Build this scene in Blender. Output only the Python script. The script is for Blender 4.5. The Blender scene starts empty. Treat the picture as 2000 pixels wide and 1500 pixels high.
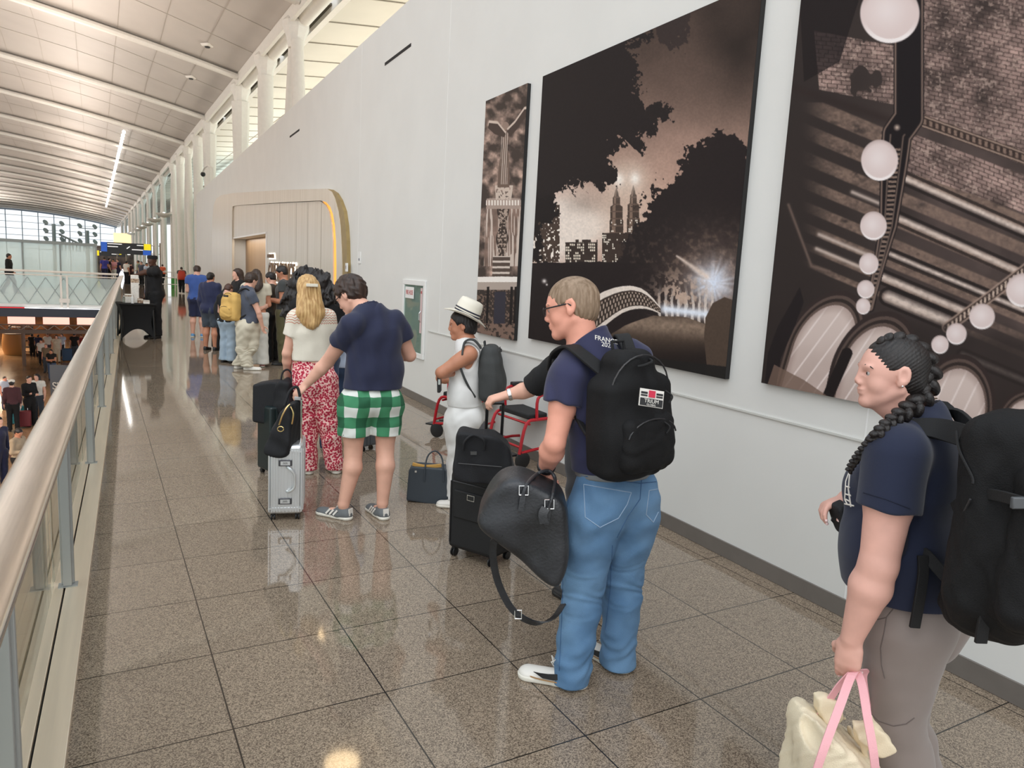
import bpy, math, random
import numpy as np
from mathutils import Vector, Matrix
random.seed(7); np.random.seed(7)
SC = bpy.context.scene
COL = SC.collection
PI = math.pi
def V(*a): return np.array(a if len(a) > 1 else a[0], float)
def nrm(a):
    a = np.asarray(a, float); return a / max(1e-9, np.linalg.norm(a))
# ---------------------------------------------------------------- camera
FPX, CAMH = 1429.755, 1.79
YAW, PIT, ROLL = math.radians(27.67), math.radians(8.4006), math.radians(3.0632)
cF = V(math.sin(YAW)*math.cos(PIT), math.cos(YAW)*math.cos(PIT), -math.sin(PIT))
_R = V(math.cos(YAW), -math.sin(YAW), 0); _U = np.cross(_R, cF)
cR = math.cos(ROLL)*_R + math.sin(ROLL)*_U
cU = -math.sin(ROLL)*_R + math.cos(ROLL)*_U
cam = bpy.data.objects.new('camera', bpy.data.cameras.new('camera'))
COL.objects.link(cam); SC.camera = cam
cam.matrix_world = Matrix(((cR[0], cU[0], -cF[0], 0), (cR[1], cU[1], -cF[1], 0), (cR[2], cU[2], -cF[2], CAMH), (0, 0, 0, 1)))
cam.data.sensor_width = 36.0; cam.data.lens = FPX/2000*36; cam.data.clip_end = 900; cam.data.clip_start = .05
SC.view_settings.view_transform = 'Standard'; SC.view_settings.look = 'None'
SC.view_settings.gamma = 1; SC.view_settings.use_curve_mapping = False
SC.view_settings.exposure = .34
SC.cycles.max_bounces = 7; SC.cycles.diffuse_bounces = 4; SC.cycles.glossy_bounces = 4; SC.cycles.transmission_bounces = 6; SC.cycles.transparent_max_bounces = 12
SC.cycles.use_denoising = True
SC.cycles.sample_clamp_indirect = 8
# world: bright overcast daylight, a little warmer low down
W = bpy.data.worlds.new('sky'); SC.world = W; W.use_nodes = True
nt = W.node_tree; bg = nt.nodes['Background']
tc = nt.nodes.new('ShaderNodeTexCoord'); sp = nt.nodes.new('ShaderNodeSeparateXYZ'); cr = nt.nodes.new('ShaderNodeValToRGB')
nt.links.new(tc.outputs['Generated'], sp.inputs[0]); nt.links.new(sp.outputs['Z'], cr.inputs[0]); nt.links.new(cr.outputs[0], bg.inputs[0])
cr.color_ramp.elements[0].color = (.93, .95, .97, 1); cr.color_ramp.elements[1].color = (.80, .90, 1, 1)
cr.color_ramp.elements[0].position = .05
bg.inputs[1].default_value = 1.05
def sun(name, energy, rot, ang, color):
    l = bpy.data.lights.new(name, 'SUN'); l.energy = energy; l.angle = ang; l.color = color
    o = bpy.data.objects.new(name, l); COL.objects.link(o); o.rotation_euler = rot; return o
sun('daylight', 1.0, (math.radians(38), 0, math.radians(-25)), math.radians(60), (1, .98, .95))
# ---------------------------------------------------------------- picture -> place
def ray(u, v): return cF + (u-1000)/FPX*cR - (v-750)/FPX*cU
hF = nrm(V(cF[0], cF[1], 0)); hR = V(hF[1], -hF[0], 0)
ORG = V(0, 0, CAMH)
def J(u, v, D):                      # point seen at (u,v), D metres out along the horizontal heading
    r = ray(u, v); return ORG + r*(D/(r@hF))
def FL(u, v, z=0.0):
    r = ray(u, v); return ORG + r*((z-CAMH)/r[2])
def XP(u, v, X):                     # on the plane x = X
    r = ray(u, v); return ORG + r*(X/r[0])
def dep(p): return (np.asarray(p)-ORG) @ cF
def mpx(p): return dep(p)/FPX        # metres per pixel at p
HA = math.radians(-2.0988)           # the hall's long axis against the wall
hax = V(math.sin(HA), math.cos(HA), 0); hpx = V(math.cos(HA), -math.sin(HA), 0)
def HP(x, y, z): return hpx*x + hax*y + V(0, 0, z)
def proj(p):
    q = np.asarray(p)-ORG; d = q@cF
    return np.stack([1000+FPX*(q@cR)/d, 750-FPX*(q@cU)/d], -1)
# ---------------------------------------------------------------- objects
class T:
    """a top-level thing: an Empty (or first mesh) at its base; parts are children"""
    pass
def setp(o, label=None, cat=None, group=None, kind=None):
    if label: o['label'] = label
    if cat: o['category'] = cat
    if group: o['group'] = group
    if kind: o['kind'] = kind
    return o
def empty(name, org, label, cat, group=None):
    o = bpy.data.objects.new(name, None); COL.objects.link(o); o.location = Vector(org); o.empty_display_size = .1
    o['org'] = [float(x) for x in org]
    return setp(o, label, cat, group)
def orgof(o): return np.array(o['org']) if 'org' in o else np.zeros(3)
def mesh(name, verts, faces, mt, parent=None, org=None, smooth=False, **kw):
    verts = np.asarray(verts, float).reshape(-1, 3)
    if org is None: org = orgof(parent) if parent is not None else np.zeros(3)
    me = bpy.data.meshes.new(name)
    if isinstance(faces, np.ndarray):
        n = len(faces); k = faces.shape[1]
        me.vertices.add(len(verts)); me.vertices.foreach_set('co', (verts-org).astype(np.float32).ravel())
        me.loops.add(n*k); me.loops.foreach_set('vertex_index', faces.astype(np.int32).ravel())
        me.polygons.add(n); me.polygons.foreach_set('loop_start', np.arange(0, n*k, k, dtype=np.int32))
        me.update(calc_edges=True)
    else:
        me.from_pydata([tuple(v) for v in (verts-org)], [], [tuple(int(i) for i in f) for f in faces]); me.update()
    mts = mt if isinstance(mt, (list, tuple)) else [mt]
    for m_ in mts: me.materials.append(m_)
    if smooth: me.polygons.foreach_set('use_smooth', np.ones(len(me.polygons), dtype=bool))
    o = bpy.data.objects.new(name, me); COL.objects.link(o)
    if parent is not None: o.parent = parent
    else: o.location = Vector(org)
    o['org'] = [float(x) for x in org]
    return setp(o, **kw)
class MB:
    def __init__(s): s.v = []; s.f = []; s.m = []; s.mi = 0
    def add(s, v, f):
        b = len(s.v); s.v += [tuple(map(float, x)) for x in v]; s.f += [tuple(i+b for i in q) for q in f]; s.m += [s.mi]*len(f); return s
    def hexa(s, p):                                  # 8 corners: bottom 4 ccw, top 4
        return s.add(p, [(3, 2, 1, 0), (4, 5, 6, 7), (0, 1, 5, 4), (1, 2, 6, 5), (2, 3, 7, 6), (3, 0, 4, 7)])
    def box(s, c, h, R=None):                        # centre, half sizes, axes rows
        R = np.eye(3) if R is None else np.asarray(R, float); c = V(c)
        p = [c+R[0]*x*h[0]+R[1]*y*h[1]+R[2]*z*h[2] for z in (-1, 1) for x, y in ((-1, -1), (1, -1), (1, 1), (-1, 1))]
        return s.hexa(p)
    def bx(s, x0, x1, y0, y1, z0, z1): return s.box(((x0+x1)/2, (y0+y1)/2, (z0+z1)/2), (abs(x1-x0)/2, abs(y1-y0)/2, abs(z1-z0)/2))
    def tube(s, pts, r, n=10, flat=None, cap=True):  # tube along points, radius number or list; flat=(dir,scale)
        pts = [V(p) for p in pts]; rs = r if hasattr(r, '__len__') else [r]*len(pts)
        vs = []; fs = []; up = None
        for i, p in enumerate(pts):
            d = nrm(pts[min(i+1, len(pts)-1)]-pts[max(i-1, 0)])
            if up is None:
                up = V(0, 0, 1) if abs(d[2]) < .9 else V(1, 0, 0)
                if flat is not None: up = V(flat[0])
            up = nrm(up-d*(up@d)); sd = np.cross(d, up)
            ru = rs[i]*(flat[1] if flat is not None else 1)
            for j in range(n):
                a = 2*PI*j/n; vs.append(p+sd*math.cos(a)*rs[i]+up*math.sin(a)*ru)
        for i in range(len(pts)-1):
            for j in range(n):
                a = i*n+j; b = i*n+(j+1) % n; fs.append((a, b, b+n, a+n))
        if cap: fs.append(tuple(range(n-1, -1, -1))); fs.append(tuple((len(pts)-1)*n+j for j in range(n)))
        return s.add(vs, fs)
    def strap(s, pts, w, t, side):                   # flat band: width w along side, thickness t
        pts = [V(p) for p in pts]; vs = []; fs = []
        for i, p in enumerate(pts):
            d = nrm(pts[min(i+1, len(pts)-1)]-pts[max(i-1, 0)])
            sd = V(side[i]) if (hasattr(side[0], '__len__')) else V(side)
            sd = nrm(sd-d*(sd@d)); n_ = np.cross(d, sd)
            for a, b in ((-1, -1), (1, -1), (1, 1), (-1, 1)): vs.append(p+sd*a*w/2+n_*b*t/2)
        for i in range(len(pts)-1):
            for j in range(4): fs.append((i*4+j, i*4+(j+1) % 4, i*4+4+(j+1) % 4, i*4+4+j))
        fs += [(3, 2, 1, 0), tuple(len(pts)*4-4+j for j in range(4))]
        return s.add(vs, fs)
    def lathe(s, c, prof, ax=(0, 0, 1), n=20):       # prof list of (r,h)
        ax = nrm(ax); e = V(1, 0, 0) if abs(ax[0]) < .9 else V(0, 1, 0); a1 = nrm(np.cross(ax, e)); a2 = np.cross(ax, a1); c = V(c)
        vs = [c+ax*h+(a1*math.cos(2*PI*j/n)+a2*math.sin(2*PI*j/n))*r for r, h in prof for j in range(n)]
        fs = [(i*n+j, i*n+(j+1) % n, (i+1)*n+(j+1) % n, (i+1)*n+j) for i in range(len(prof)-1) for j in range(n)]
        fs += [tuple(range(n-1, -1, -1)), tuple((len(prof)-1)*n+j for j in range(n))]
        return s.add(vs, fs)
    def sph(s, c, r, n=14, m=8, R=None):
        r = V(r) if hasattr(r, '__len__') else V(r, r, r); R = np.eye(3) if R is None else np.asarray(R); c = V(c)
        vs = []; fs = []
        for i in range(m+1):
            th = PI*i/m
            for j in range(n):
                ph = 2*PI*j/n; q = (math.sin(th)*math.cos(ph)*r[0], math.sin(th)*math.sin(ph)*r[1], math.cos(th)*r[2]); vs.append(c+R[0]*q[0]+R[1]*q[1]+R[2]*q[2])
        for i in range(m):
            for j in range(n): fs.append((i*n+j, (i+1)*n+j, (i+1)*n+(j+1) % n, i*n+(j+1) % n))
        return s.add(vs, fs)
    def prism(s, poly, off):                         # poly: 3d points, extruded by vector off
        n = len(poly); off = V(off); vs = [V(p) for p in poly]+[V(p)+off for p in poly]
        return s.add(vs, [tuple(range(n-1, -1, -1)), tuple(range(n, 2*n))]+[(i, (i+1) % n, n+(i+1) % n, n+i) for i in range(n)])
    def build(s, name, mt, parent=None, org=None, smooth=False, bevel=0, seg=2, **kw):
        o = mesh(name, s.v, s.f, mt, parent, org, smooth, **kw)
        if isinstance(mt, (list, tuple)) and len(mt) > 1: o.data.polygons.foreach_set('material_index', np.array(s.m, dtype=np.int32))
        me = o.data
        if bevel:
            b = o.modifiers.new('bevel', 'BEVEL'); b.width = bevel; b.segments = seg; b.limit_method = 'ANGLE'; b.angle_limit = .6
        if smooth or bevel:
            me.polygons.foreach_set('use_smooth', np.ones(len(me.polygons), dtype=bool))
            try: me.set_sharp_from_angle(angle=.7)
            except Exception: pass
        return o
# ---------------------------------------------------------------- materials
MT = {}
def mat(name, col=(.8, .8, .8), rough=.6, metal=0., var=0., vscale=8., bump=0., bscale=60., emit=None, es=1., spec=.5, sheen=0., stretch=None, col2=None, coat=0., detail=3, trans=0.):
    if name in MT: return MT[name]
    m = bpy.data.materials.new(name); m.use_nodes = True; MT[name] = m
    n = m.node_tree; b = n.nodes['Principled BSDF']
    b.inputs['Base Color'].default_value = (*col, 1); b.inputs['Roughness'].default_value = rough; b.inputs['Metallic'].default_value = metal
    b.inputs['Specular IOR Level'].default_value = spec
    if sheen: b.inputs['Sheen Weight'].default_value = sheen
    if coat: b.inputs['Coat Weight'].default_value = coat
    if trans: b.inputs['Transmission Weight'].default_value = trans
    if emit is not None: b.inputs['Emission Color'].default_value = (*emit, 1); b.inputs['Emission Strength'].default_value = es
    if var or bump or col2:
        t = n.nodes.new('ShaderNodeTexCoord'); mp = n.nodes.new('ShaderNodeMapping'); n.links.new(t.outputs['Object'], mp.inputs[0])
        if stretch: mp.inputs['Scale'].default_value = stretch
    if var or col2:
        ns = n.nodes.new('ShaderNodeTexNoise'); ns.inputs['Scale'].default_value = vscale; ns.inputs['Detail'].default_value = detail; n.links.new(mp.outputs[0], ns.inputs[0])
        r = n.nodes.new('ShaderNodeValToRGB'); c2 = col2 or tuple(min(1, c*(1+var)) for c in col); c1 = col if col2 else tuple(c*(1-var) for c in col)
        r.color_ramp.elements[0].color = (*c1, 1); r.color_ramp.elements[1].color = (*c2, 1); r.color_ramp.elements[0].position = .35; r.color_ramp.elements[1].position = .65
        n.links.new(ns.outputs[0], r.inputs[0]); n.links.new(r.outputs[0], b.inputs['Base Color'])
    if bump:
        nb = n.nodes.new('ShaderNodeTexNoise'); nb.inputs['Scale'].default_value = bscale; nb.inputs['Detail'].default_value = 4; n.links.new(mp.outputs[0], nb.inputs[0])
        bp = n.nodes.new('ShaderNodeBump'); bp.inputs['Strength'].default_value = bump; bp.inputs['Distance'].default_value = .01
        n.links.new(nb.outputs[0], bp.inputs['Height']); n.links.new(bp.outputs[0], b.inputs['Normal'])
    return m
def lin(r, g, b):                    # 0-255 display colour to scene-linear
    f = lambda c: (c/255/12.92) if c/255 <= .04045 else ((c/255+.055)/1.055)**2.4
    return (f(r), f(g), f(b))
# ---------------------------------------------------------------- implicit surfaces for bodies, cloth and soft bags
def cone(a, ra, b, rb, flat=None): return ('c', V(a), float(ra), V(b), float(rb), None if flat is None else (nrm(flat[0]), float(flat[1])))
def ell(c, r, R=None): return ('e', V(c), V(r), np.eye(3) if R is None else np.asarray(R, float))
def rbox(c, h, R=None, r=.02): return ('b', V(c), V(h), np.eye(3) if R is None else np.asarray(R, float), float(r))
def hull(planes, k, lo, hi): return ('h', [(V(a), nrm(b)) for a, b in planes], k, V(lo), V(hi))
def pxhull(pts, D, th, k=.03, tilt=None):            # convex outline given clockwise as seen, standing D metres out, th thick
    P_ = [J(u, v, D) for u, v in pts]; c = sum(P_)/len(P_); vw = hF if tilt is None else nrm(tilt)
    pl = [(c-vw*th/2, -vw), (c+vw*th/2, vw)]
    for a, b in zip(P_, P_[1:]+P_[:1]):
        n = np.cross(b-a, vw); n = n if n@(c-a) < 0 else -n; pl.append((a, n))
    P_ = np.array(P_); return hull(pl, k, P_.min(0)-th*.6, P_.max(0)+th*.6)
def pd(pr, p):
    k = pr[0]
    if k == 'c':
        _, a, ra, b, rb, fl = pr
        ba = b-a; pa = p-a
        if fl is not None:
            n, s = fl; sc = 1/s-1
            pa = pa+np.outer(pa@n, n)*sc; ba = ba+n*((ba@n)*sc)
        h = np.clip((pa@ba)/max(1e-9, ba@ba), 0, 1)
        q = pa-h[:, None]*ba
        d = np.sqrt(np.einsum('ij,ij->i', q, q))-(ra+(rb-ra)*h)
        return d*(fl[1]**.5 if fl is not None and fl[1] < 1 else 1)
    if k == 'e':
        _, c, r, R = pr; q = (p-c)@R.T; a = q/r; k0 = np.sqrt(np.einsum('ij,ij->i', a, a))+1e-9
        a2 = q/(r*r); k1 = np.sqrt(np.einsum('ij,ij->i', a2, a2))+1e-9
        return k0*(k0-1)/k1
    if k == 'h':                                    # convex body from planes, rounded by kk
        d = None
        for pt, n in pr[1]:
            e = (p-pt)@n; d = e if d is None else smax(d, e, pr[2])
        return d
    if k == 'b':
        _, c, h, R, r = pr; q = np.abs((p-c)@R.T)-(h-r)
        return np.linalg.norm(np.maximum(q, 0), axis=1)+np.minimum(q.max(axis=1), 0)-r
def smin(a, b, k):
    h = np.maximum(k-np.abs(a-b), 0)/k; return np.minimum(a, b)-h*h*k*.25
def smax(a, b, k): return -smin(-a, -b, k)
def pbound(pr):
    if pr[0] == 'c':
        r = max(pr[2], pr[4]); return np.minimum(pr[1], pr[3])-r, np.maximum(pr[1], pr[3])+r
    if pr[0] == 'h': return pr[3], pr[4]
    if pr[0] == 'e': r = max(pr[2]); return pr[1]-r, pr[1]+r
    r = np.linalg.norm(pr[2]); return pr[1]-r, pr[1]+r
class S:
    """smooth union of groups; then cuts; then displacement"""
    def __init__(s, k=.02): s.g = []; s.k = k; s.subs = []; s.planes = []; s.disp = None; s.infl = 0.; s.clip = []
    def grp(s, k, prims, clip=()): s.g.append((k, list(prims), [(V(a), nrm(b)) for a, b in clip])); return s
    def sub(s, pr, k=.008): s.subs.append((pr, k)); return s
    def cut(s, pt, n, k=.004): s.planes.append((V(pt), nrm(n), k)); return s
    def f(s, p):
        D = None
        for k, prs, clp in s.g:
            d = None
            for pr in prs:
                lo, hi = pbound(pr)
                e = pd(pr, p); d = e if d is None else smin(d, e, k)
            for pt, n in clp: d = smax(d, (p-pt)@n, .004)
            D = d if D is None else smin(D, d, s.k)
        D = D-s.infl
        if s.disp is not None: D = D+s.disp(p)
        for pr, k in s.subs: D = smax(D, -pd(pr, p), k)
        for pt, n, k in s.planes: D = smax(D, (p-pt)@n, k)
        return D
    def bounds(s):
        lo = np.min([pbound(p)[0] for _, g, _c in s.g for p in g], 0); hi = np.max([pbound(p)[1] for _, g, _c in s.g for p in g], 0)
        return lo-s.infl-.03, hi+s.infl+.03
    def tomesh(s, vx):
        lo, hi = s.bounds()
        for pt, n, k in s.planes:     # tighten along the axes
            for ax in range(3):
                if n[ax] > .97: hi[ax] = min(hi[ax], pt[ax]+.05)
                if n[ax] < -.97: lo[ax] = max(lo[ax], pt[ax]-.05)
        B = 4
        nb = np.ceil((hi-lo)/(vx*B)).astype(int)+1
        gx, gy, gz = [lo[i]+(np.arange(nb[i])+.5)*vx*B for i in range(3)]
        C = np.stack(np.meshgrid(gx, gy, gz, indexing='ij'), -1).reshape(-1, 3)
        dc = np.concatenate([s.f(C[i:i+200000]) for i in range(0, len(C), 200000)])
        act = np.abs(dc) < vx*B*1.35+.006
        N = nb*B
        sg = np.where(dc > 0, 1., -1.).reshape(nb)
        F = np.repeat(np.repeat(np.repeat(sg, B, 0), B, 1), B, 2).astype(np.float32)*vx
        ids = np.argwhere(act.reshape(nb)); o = np.stack(np.meshgrid(*[np.arange(B)]*3, indexing='ij'), -1).reshape(-1, 3)
        for i in range(0, len(ids), 4000):
            q = (ids[i:i+4000, None, :]*B+o[None]).reshape(-1, 3)
            F[q[:, 0], q[:, 1], q[:, 2]] = s.f(lo+(q+.5)*vx)
        return snets(F, lo+.5*vx, vx)
def snets(F, lo, vx):
    I = F < 0
    n = np.array(F.shape)-1
    cnt = np.zeros(n, np.int8)
    for a in (0, 1):
        for b in (0, 1):
            for c in (0, 1): cnt += I[a:a+n[0], b:b+n[1], c:c+n[2]]
    A = (cnt > 0) & (cnt < 8)
    ci = np.argwhere(A); idx = -np.ones(n, np.int64); idx[A] = np.arange(len(ci))
    acc = np.zeros((len(ci), 3)); w = np.zeros(len(ci))
    for ax in range(3):
        o1, o2 = [x for x in range(3) if x != ax]
        for a in (0, 1):
            for b in (0, 1):
                s0 = ci.copy(); s0[:, o1] += a; s0[:, o2] += b; s1 = s0.copy(); s1[:, ax] += 1
                f0 = F[tuple(s0.T)]; f1 = F[tuple(s1.T)]; m = (f0 < 0) != (f1 < 0)
                t = np.where(m, f0/np.where(m, f0-f1, 1), 0); q = (s0-ci).astype(float); q[:, ax] += t
                acc[m] += q[m]; w[m] += 1
    vert = lo+(ci+acc/w[:, None])*vx
    faces = []
    for ax in range(3):
        o1, o2 = (ax+1) % 3, (ax+2) % 3
        sl0 = [slice(None)]*3; sl1 = [slice(None)]*3; sl0[ax] = slice(0, -1); sl1[ax] = slice(1, None)
        a, b = I[tuple(sl0)], I[tuple(sl1)]; m = a != b
        e = np.argwhere(m); e = e[(e[:, o1] > 0) & (e[:, o2] > 0) & (e[:, o1] < n[o1]) & (e[:, o2] < n[o2])]
        qs = []
        for d1, d2 in ((-1, -1), (0, -1), (0, 0), (-1, 0)):
            t = e.copy(); t[:, o1] += d1; t[:, o2] += d2; qs.append(idx[tuple(t.T)])
        q = np.stack(qs, 1); fl = a[tuple(e.T)]
        q[~fl] = q[~fl][:, ::-1]; faces.append(q)
    faces = np.concatenate(faces); faces = faces[(faces >= 0).all(1)]
    # relax a little so the lattice does not show
    E = np.concatenate([faces[:, [0, 1]], faces[:, [1, 2]], faces[:, [2, 3]], faces[:, [3, 0]]])
    for lam in (.5, -.35):
        sm = np.zeros_like(vert); c = np.zeros(len(vert))
        for j in range(3): sm[:, j] = np.bincount(E[:, 0], vert[E[:, 1], j], len(vert))+np.bincount(E[:, 1], vert[E[:, 0], j], len(vert))
        c = np.bincount(E[:, 0], minlength=len(vert))+np.bincount(E[:, 1], minlength=len(vert))
        vert = vert+lam*(sm/np.maximum(c, 1)[:, None]-vert)
    return vert, faces
def sobj(name, s, vx, mt, parent=None, org=None, **kw):
    v, f = s.tomesh(vx)
    return mesh(name, v, f, mt, parent, org, smooth=True, **kw)
def wob(amp, sc, seed=0, dirs=None):          # cheap smooth wrinkle field
    rs = np.random.RandomState(seed); K = rs.normal(size=(6, 3))*sc; ph = rs.rand(6)*6.28
    if dirs is not None: K = K*np.asarray(dirs)
    def f(p):
        w = np.sin(p@K[0]+ph[0]+1.5*np.sin(p@K[1]*.6+ph[1]))+np.sin(p@K[2]+ph[2]+1.2*np.sin(p@K[3]*.5+ph[3]))
        return amp*.5*w
    return f
def sumf(*fs): return lambda p: sum(f(p) for f in fs)
# ================================================================ THE SETTING
def tilemat(name, c1, c2, rough, tile, org, joint=.0035, jc=(.03, .025, .02), rot=0., spk=190., mott=.05):
    m = bpy.data.materials.new(name); m.use_nodes = True; n = m.node_tree; L = n.links.new; b = n.nodes['Principled BSDF']
    tcn = n.nodes.new('ShaderNodeTexCoord'); mp = n.nodes.new('ShaderNodeMapping'); mp.vector_type = 'TEXTURE'
    L(tcn.outputs['Object'], mp.inputs[0]); mp.inputs['Location'].default_value = org; mp.inputs['Rotation'].default_value = (0, 0, rot); mp.inputs['Scale'].default_value = (tile, tile, 1)
    sx = n.nodes.new('ShaderNodeSeparateXYZ'); L(mp.outputs[0], sx.inputs[0])
    outs = []
    for ax in 'XY':
        fr = n.nodes.new('ShaderNodeMath'); fr.operation = 'FRACT'; L(sx.outputs[ax], fr.inputs[0])
        s1 = n.nodes.new('ShaderNodeMath'); s1.operation = 'SUBTRACT'; L(fr.outputs[0], s1.inputs[0]); s1.inputs[1].default_value = .5
        a1 = n.nodes.new('ShaderNodeMath'); a1.operation = 'ABSOLUTE'; L(s1.outputs[0], a1.inputs[0])
        g = n.nodes.new('ShaderNodeMath'); g.operation = 'GREATER_THAN'; L(a1.outputs[0], g.inputs[0]); g.inputs[1].default_value = .5-joint/tile
        outs.append(g)
    mx = n.nodes.new('ShaderNodeMath'); mx.operation = 'MAXIMUM'; L(outs[0].outputs[0], mx.inputs[0]); L(outs[1].outputs[0], mx.inputs[1])
    ns = n.nodes.new('ShaderNodeTexVoronoi'); ns.inputs['Scale'].default_value = spk*1.25; L(tcn.outputs['Object'], ns.inputs[0])
    r = n.nodes.new('ShaderNodeValToRGB'); r.color_ramp.elements[0].color = (*c1, 1); r.color_ramp.elements[1].color = (*c2, 1); r.color_ramp.elements[0].position = .05; r.color_ramp.elements[1].position = .95; vs_ = n.nodes.new('ShaderNodeSeparateColor'); L(ns.outputs['Color'], vs_.inputs[0]); L(vs_.outputs[0], r.inputs[0])
    # each tile a touch different
    fl = n.nodes.new('ShaderNodeVectorMath'); fl.operation = 'FLOOR'; L(mp.outputs[0], fl.inputs[0])
    wn = n.nodes.new('ShaderNodeTexWhiteNoise'); wn.noise_dimensions = '3D'; L(fl.outputs[0], wn.inputs[0])
    mr = n.nodes.new('ShaderNodeMapRange'); mr.inputs['To Min'].default_value = 1-mott; mr.inputs['To Max'].default_value = 1+mott; L(wn.outputs['Value'], mr.inputs[0])
    vm = n.nodes.new('ShaderNodeVectorMath'); vm.operation = 'SCALE'; L(r.outputs[0], vm.inputs[0]); L(mr.outputs[0], vm.inputs['Scale'])
    mi = n.nodes.new('ShaderNodeMix'); mi.data_type = 'RGBA'; L(mx.outputs[0], mi.inputs[0]); L(vm.outputs[0], mi.inputs[6]); mi.inputs[7].default_value = (*jc, 1)
    L(mi.outputs[2], b.inputs['Base Color'])
    n2 = n.nodes.new('ShaderNodeTexNoise'); n2.inputs['Scale'].default_value = 1.2; n2.inputs['Detail'].default_value = 3; L(tcn.outputs['Object'], n2.inputs[0])
    m2 = n.nodes.new('ShaderNodeMapRange'); m2.inputs['To Min'].default_value = rough*.8; m2.inputs['To Max'].default_value = rough*1.3; L(n2.outputs[0], m2.inputs[0]); L(m2.outputs[0], b.inputs['Roughness'])
    bp = n.nodes.new('ShaderNodeBump'); bp.inputs['Strength'].default_value = .0; bp.inputs['Distance'].default_value = .001; L(ns.outputs[0], bp.inputs['Height']); L(bp.outputs[0], b.inputs['Normal'])
    b.inputs['IOR'].default_value = 1.55
    return m
def glassmat(name, tint=(.86, .93, .90), refl=.10, rough=.02, op=0.0, oc=(.8, .9, .88)):
    m = bpy.data.materials.new(name); m.use_nodes = True; n = m.node_tree; L = n.links.new
    for x in list(n.nodes): n.nodes.remove(x)
    out = n.nodes.new('ShaderNodeOutputMaterial'); tr = n.nodes.new('ShaderNodeBsdfTransparent'); tr.inputs[0].default_value = (*tint, 1)
    gl = n.nodes.new('ShaderNodeBsdfGlossy'); gl.inputs['Roughness'].default_value = rough
    fr = n.nodes.new('ShaderNodeLayerWeight'); fr.inputs[0].default_value = .25
    mr = n.nodes.new('ShaderNodeMapRange'); mr.inputs['To Min'].default_value = refl*.5; mr.inputs['To Max'].default_value = min(1, refl*6); L(fr.outputs['Fresnel'], mr.inputs[0])
    mx = n.nodes.new('ShaderNodeMixShader'); L(mr.outputs[0], mx.inputs[0])
    if op > 0:
        df = n.nodes.new('ShaderNodeBsdfDiffuse'); df.inputs[0].default_value = (*oc, 1); m3 = n.nodes.new('ShaderNodeMixShader'); m3.inputs[0].default_value = op
        L(tr.outputs[0], m3.inputs[1]); L(df.outputs[0], m3.inputs[2]); L(m3.outputs[0], mx.inputs[1])
    else: L(tr.outputs[0], mx.inputs[1])
    L(gl.outputs[0], mx.inputs[2]); L(mx.outputs[0], out.inputs[0]); return m
WHITEW = mat('wall_paint', lin(222, 222, 218), .55, var=.015, vscale=1.5, bump=.04, bscale=300)
BASEB = mat('grey_baseboard', lin(112, 106, 100), .45, var=.05)
ALU = mat('brushed_aluminium', (.60, .565, .51), .24, 1., var=.06, vscale=14, stretch=(8, .3, 8), bump=.03, bscale=40)
ALUP = mat('grey_anodised_post', lin(176, 178, 176), .40, .35)
SHOE_M = mat('base_shoe_aluminium', (.93, .80, .63), .34, .55, var=.05, vscale=3, stretch=(8, .3, 8))
COLW = mat('white_steel_paint', lin(232, 228, 220), .5, var=.02)
ROOFM = mat('roof_panels', lin(204, 197, 191), .5, var=.05, vscale=.35)
DARK = mat('dark_fascia', lin(38, 42, 54), .45)
STONE = mat('tan_floor', lin(172, 140, 106), .22, var=.1, vscale=1.)
WOODL = mat('pale_vertical_wood', lin(198, 186, 166), .3, col2=lin(213, 203, 187), vscale=3, stretch=(1, 5, .06))
WOODO = mat('ochre_wood_side', lin(150, 128, 80), .5, var=.08)
WOODB = mat('brown_wood', lin(176, 146, 112), .5, col2=lin(160, 128, 94), vscale=3, stretch=(1, 5, .06))
GLOWO = mat('orange_cove_light', (.9, .45, .08), .6, emit=(1, .36, .04), es=.72)
GLOWW = mat('white_lamp', (1, 1, 1), .5, emit=(1, .97, .92), es=6)
BLK = mat('black_plastic', (.015, .015, .016), .45)
BLKM = mat('matt_black', (.012, .012, .013), .8)
WHT = mat('white_plastic', (.8, .8, .78), .45)
CHROME = mat('chrome', (.75, .75, .75), .15, 1.)
wx = 3.505
tcn = FL(456, 1424)
FLOORM = tilemat('speckled_floor_tile', lin(92, 80, 69), lin(168, 151, 131), .055, .614, (tcn[0], tcn[1], 0), rot=-HA*-1, joint=.0032)
# rotation of the joint grid follows the hall axis
FLOORM.node_tree.nodes['Mapping'].inputs['Rotation'].default_value = (0, 0, -HA)
MB().bx(-.40, 30, -3, 260, -.35, 0).build('floor', FLOORM, kind='structure')
LOWM = tilemat('lower_floor_tile', lin(150, 118, 88), lin(178, 146, 112), .16, .9, (0, 0, 0), rot=0, joint=.006, spk=60)
MB().bx(-70, -.40, -3, 45, -4.7, -4.42).bx(-70, 3.0, 45, 110, -4.7, -4.42).build('floor_lower', LOWM, kind='structure')
MB().prism([HP(-70, 43.4, 0), HP(1.2, 43.4, 0), HP(1.2, 43.4, -.19), HP(-70, 43.4, -.19)], hax*190).build('floor_upper', FLOORM, kind='structure')
MB().bx(-.415, -.400, -3, 28.6, -.9, -.005).bx(-.40, 3, 60, 60.2, -4.42, -.36).build('trim_1', DARK, kind='structure')
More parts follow.
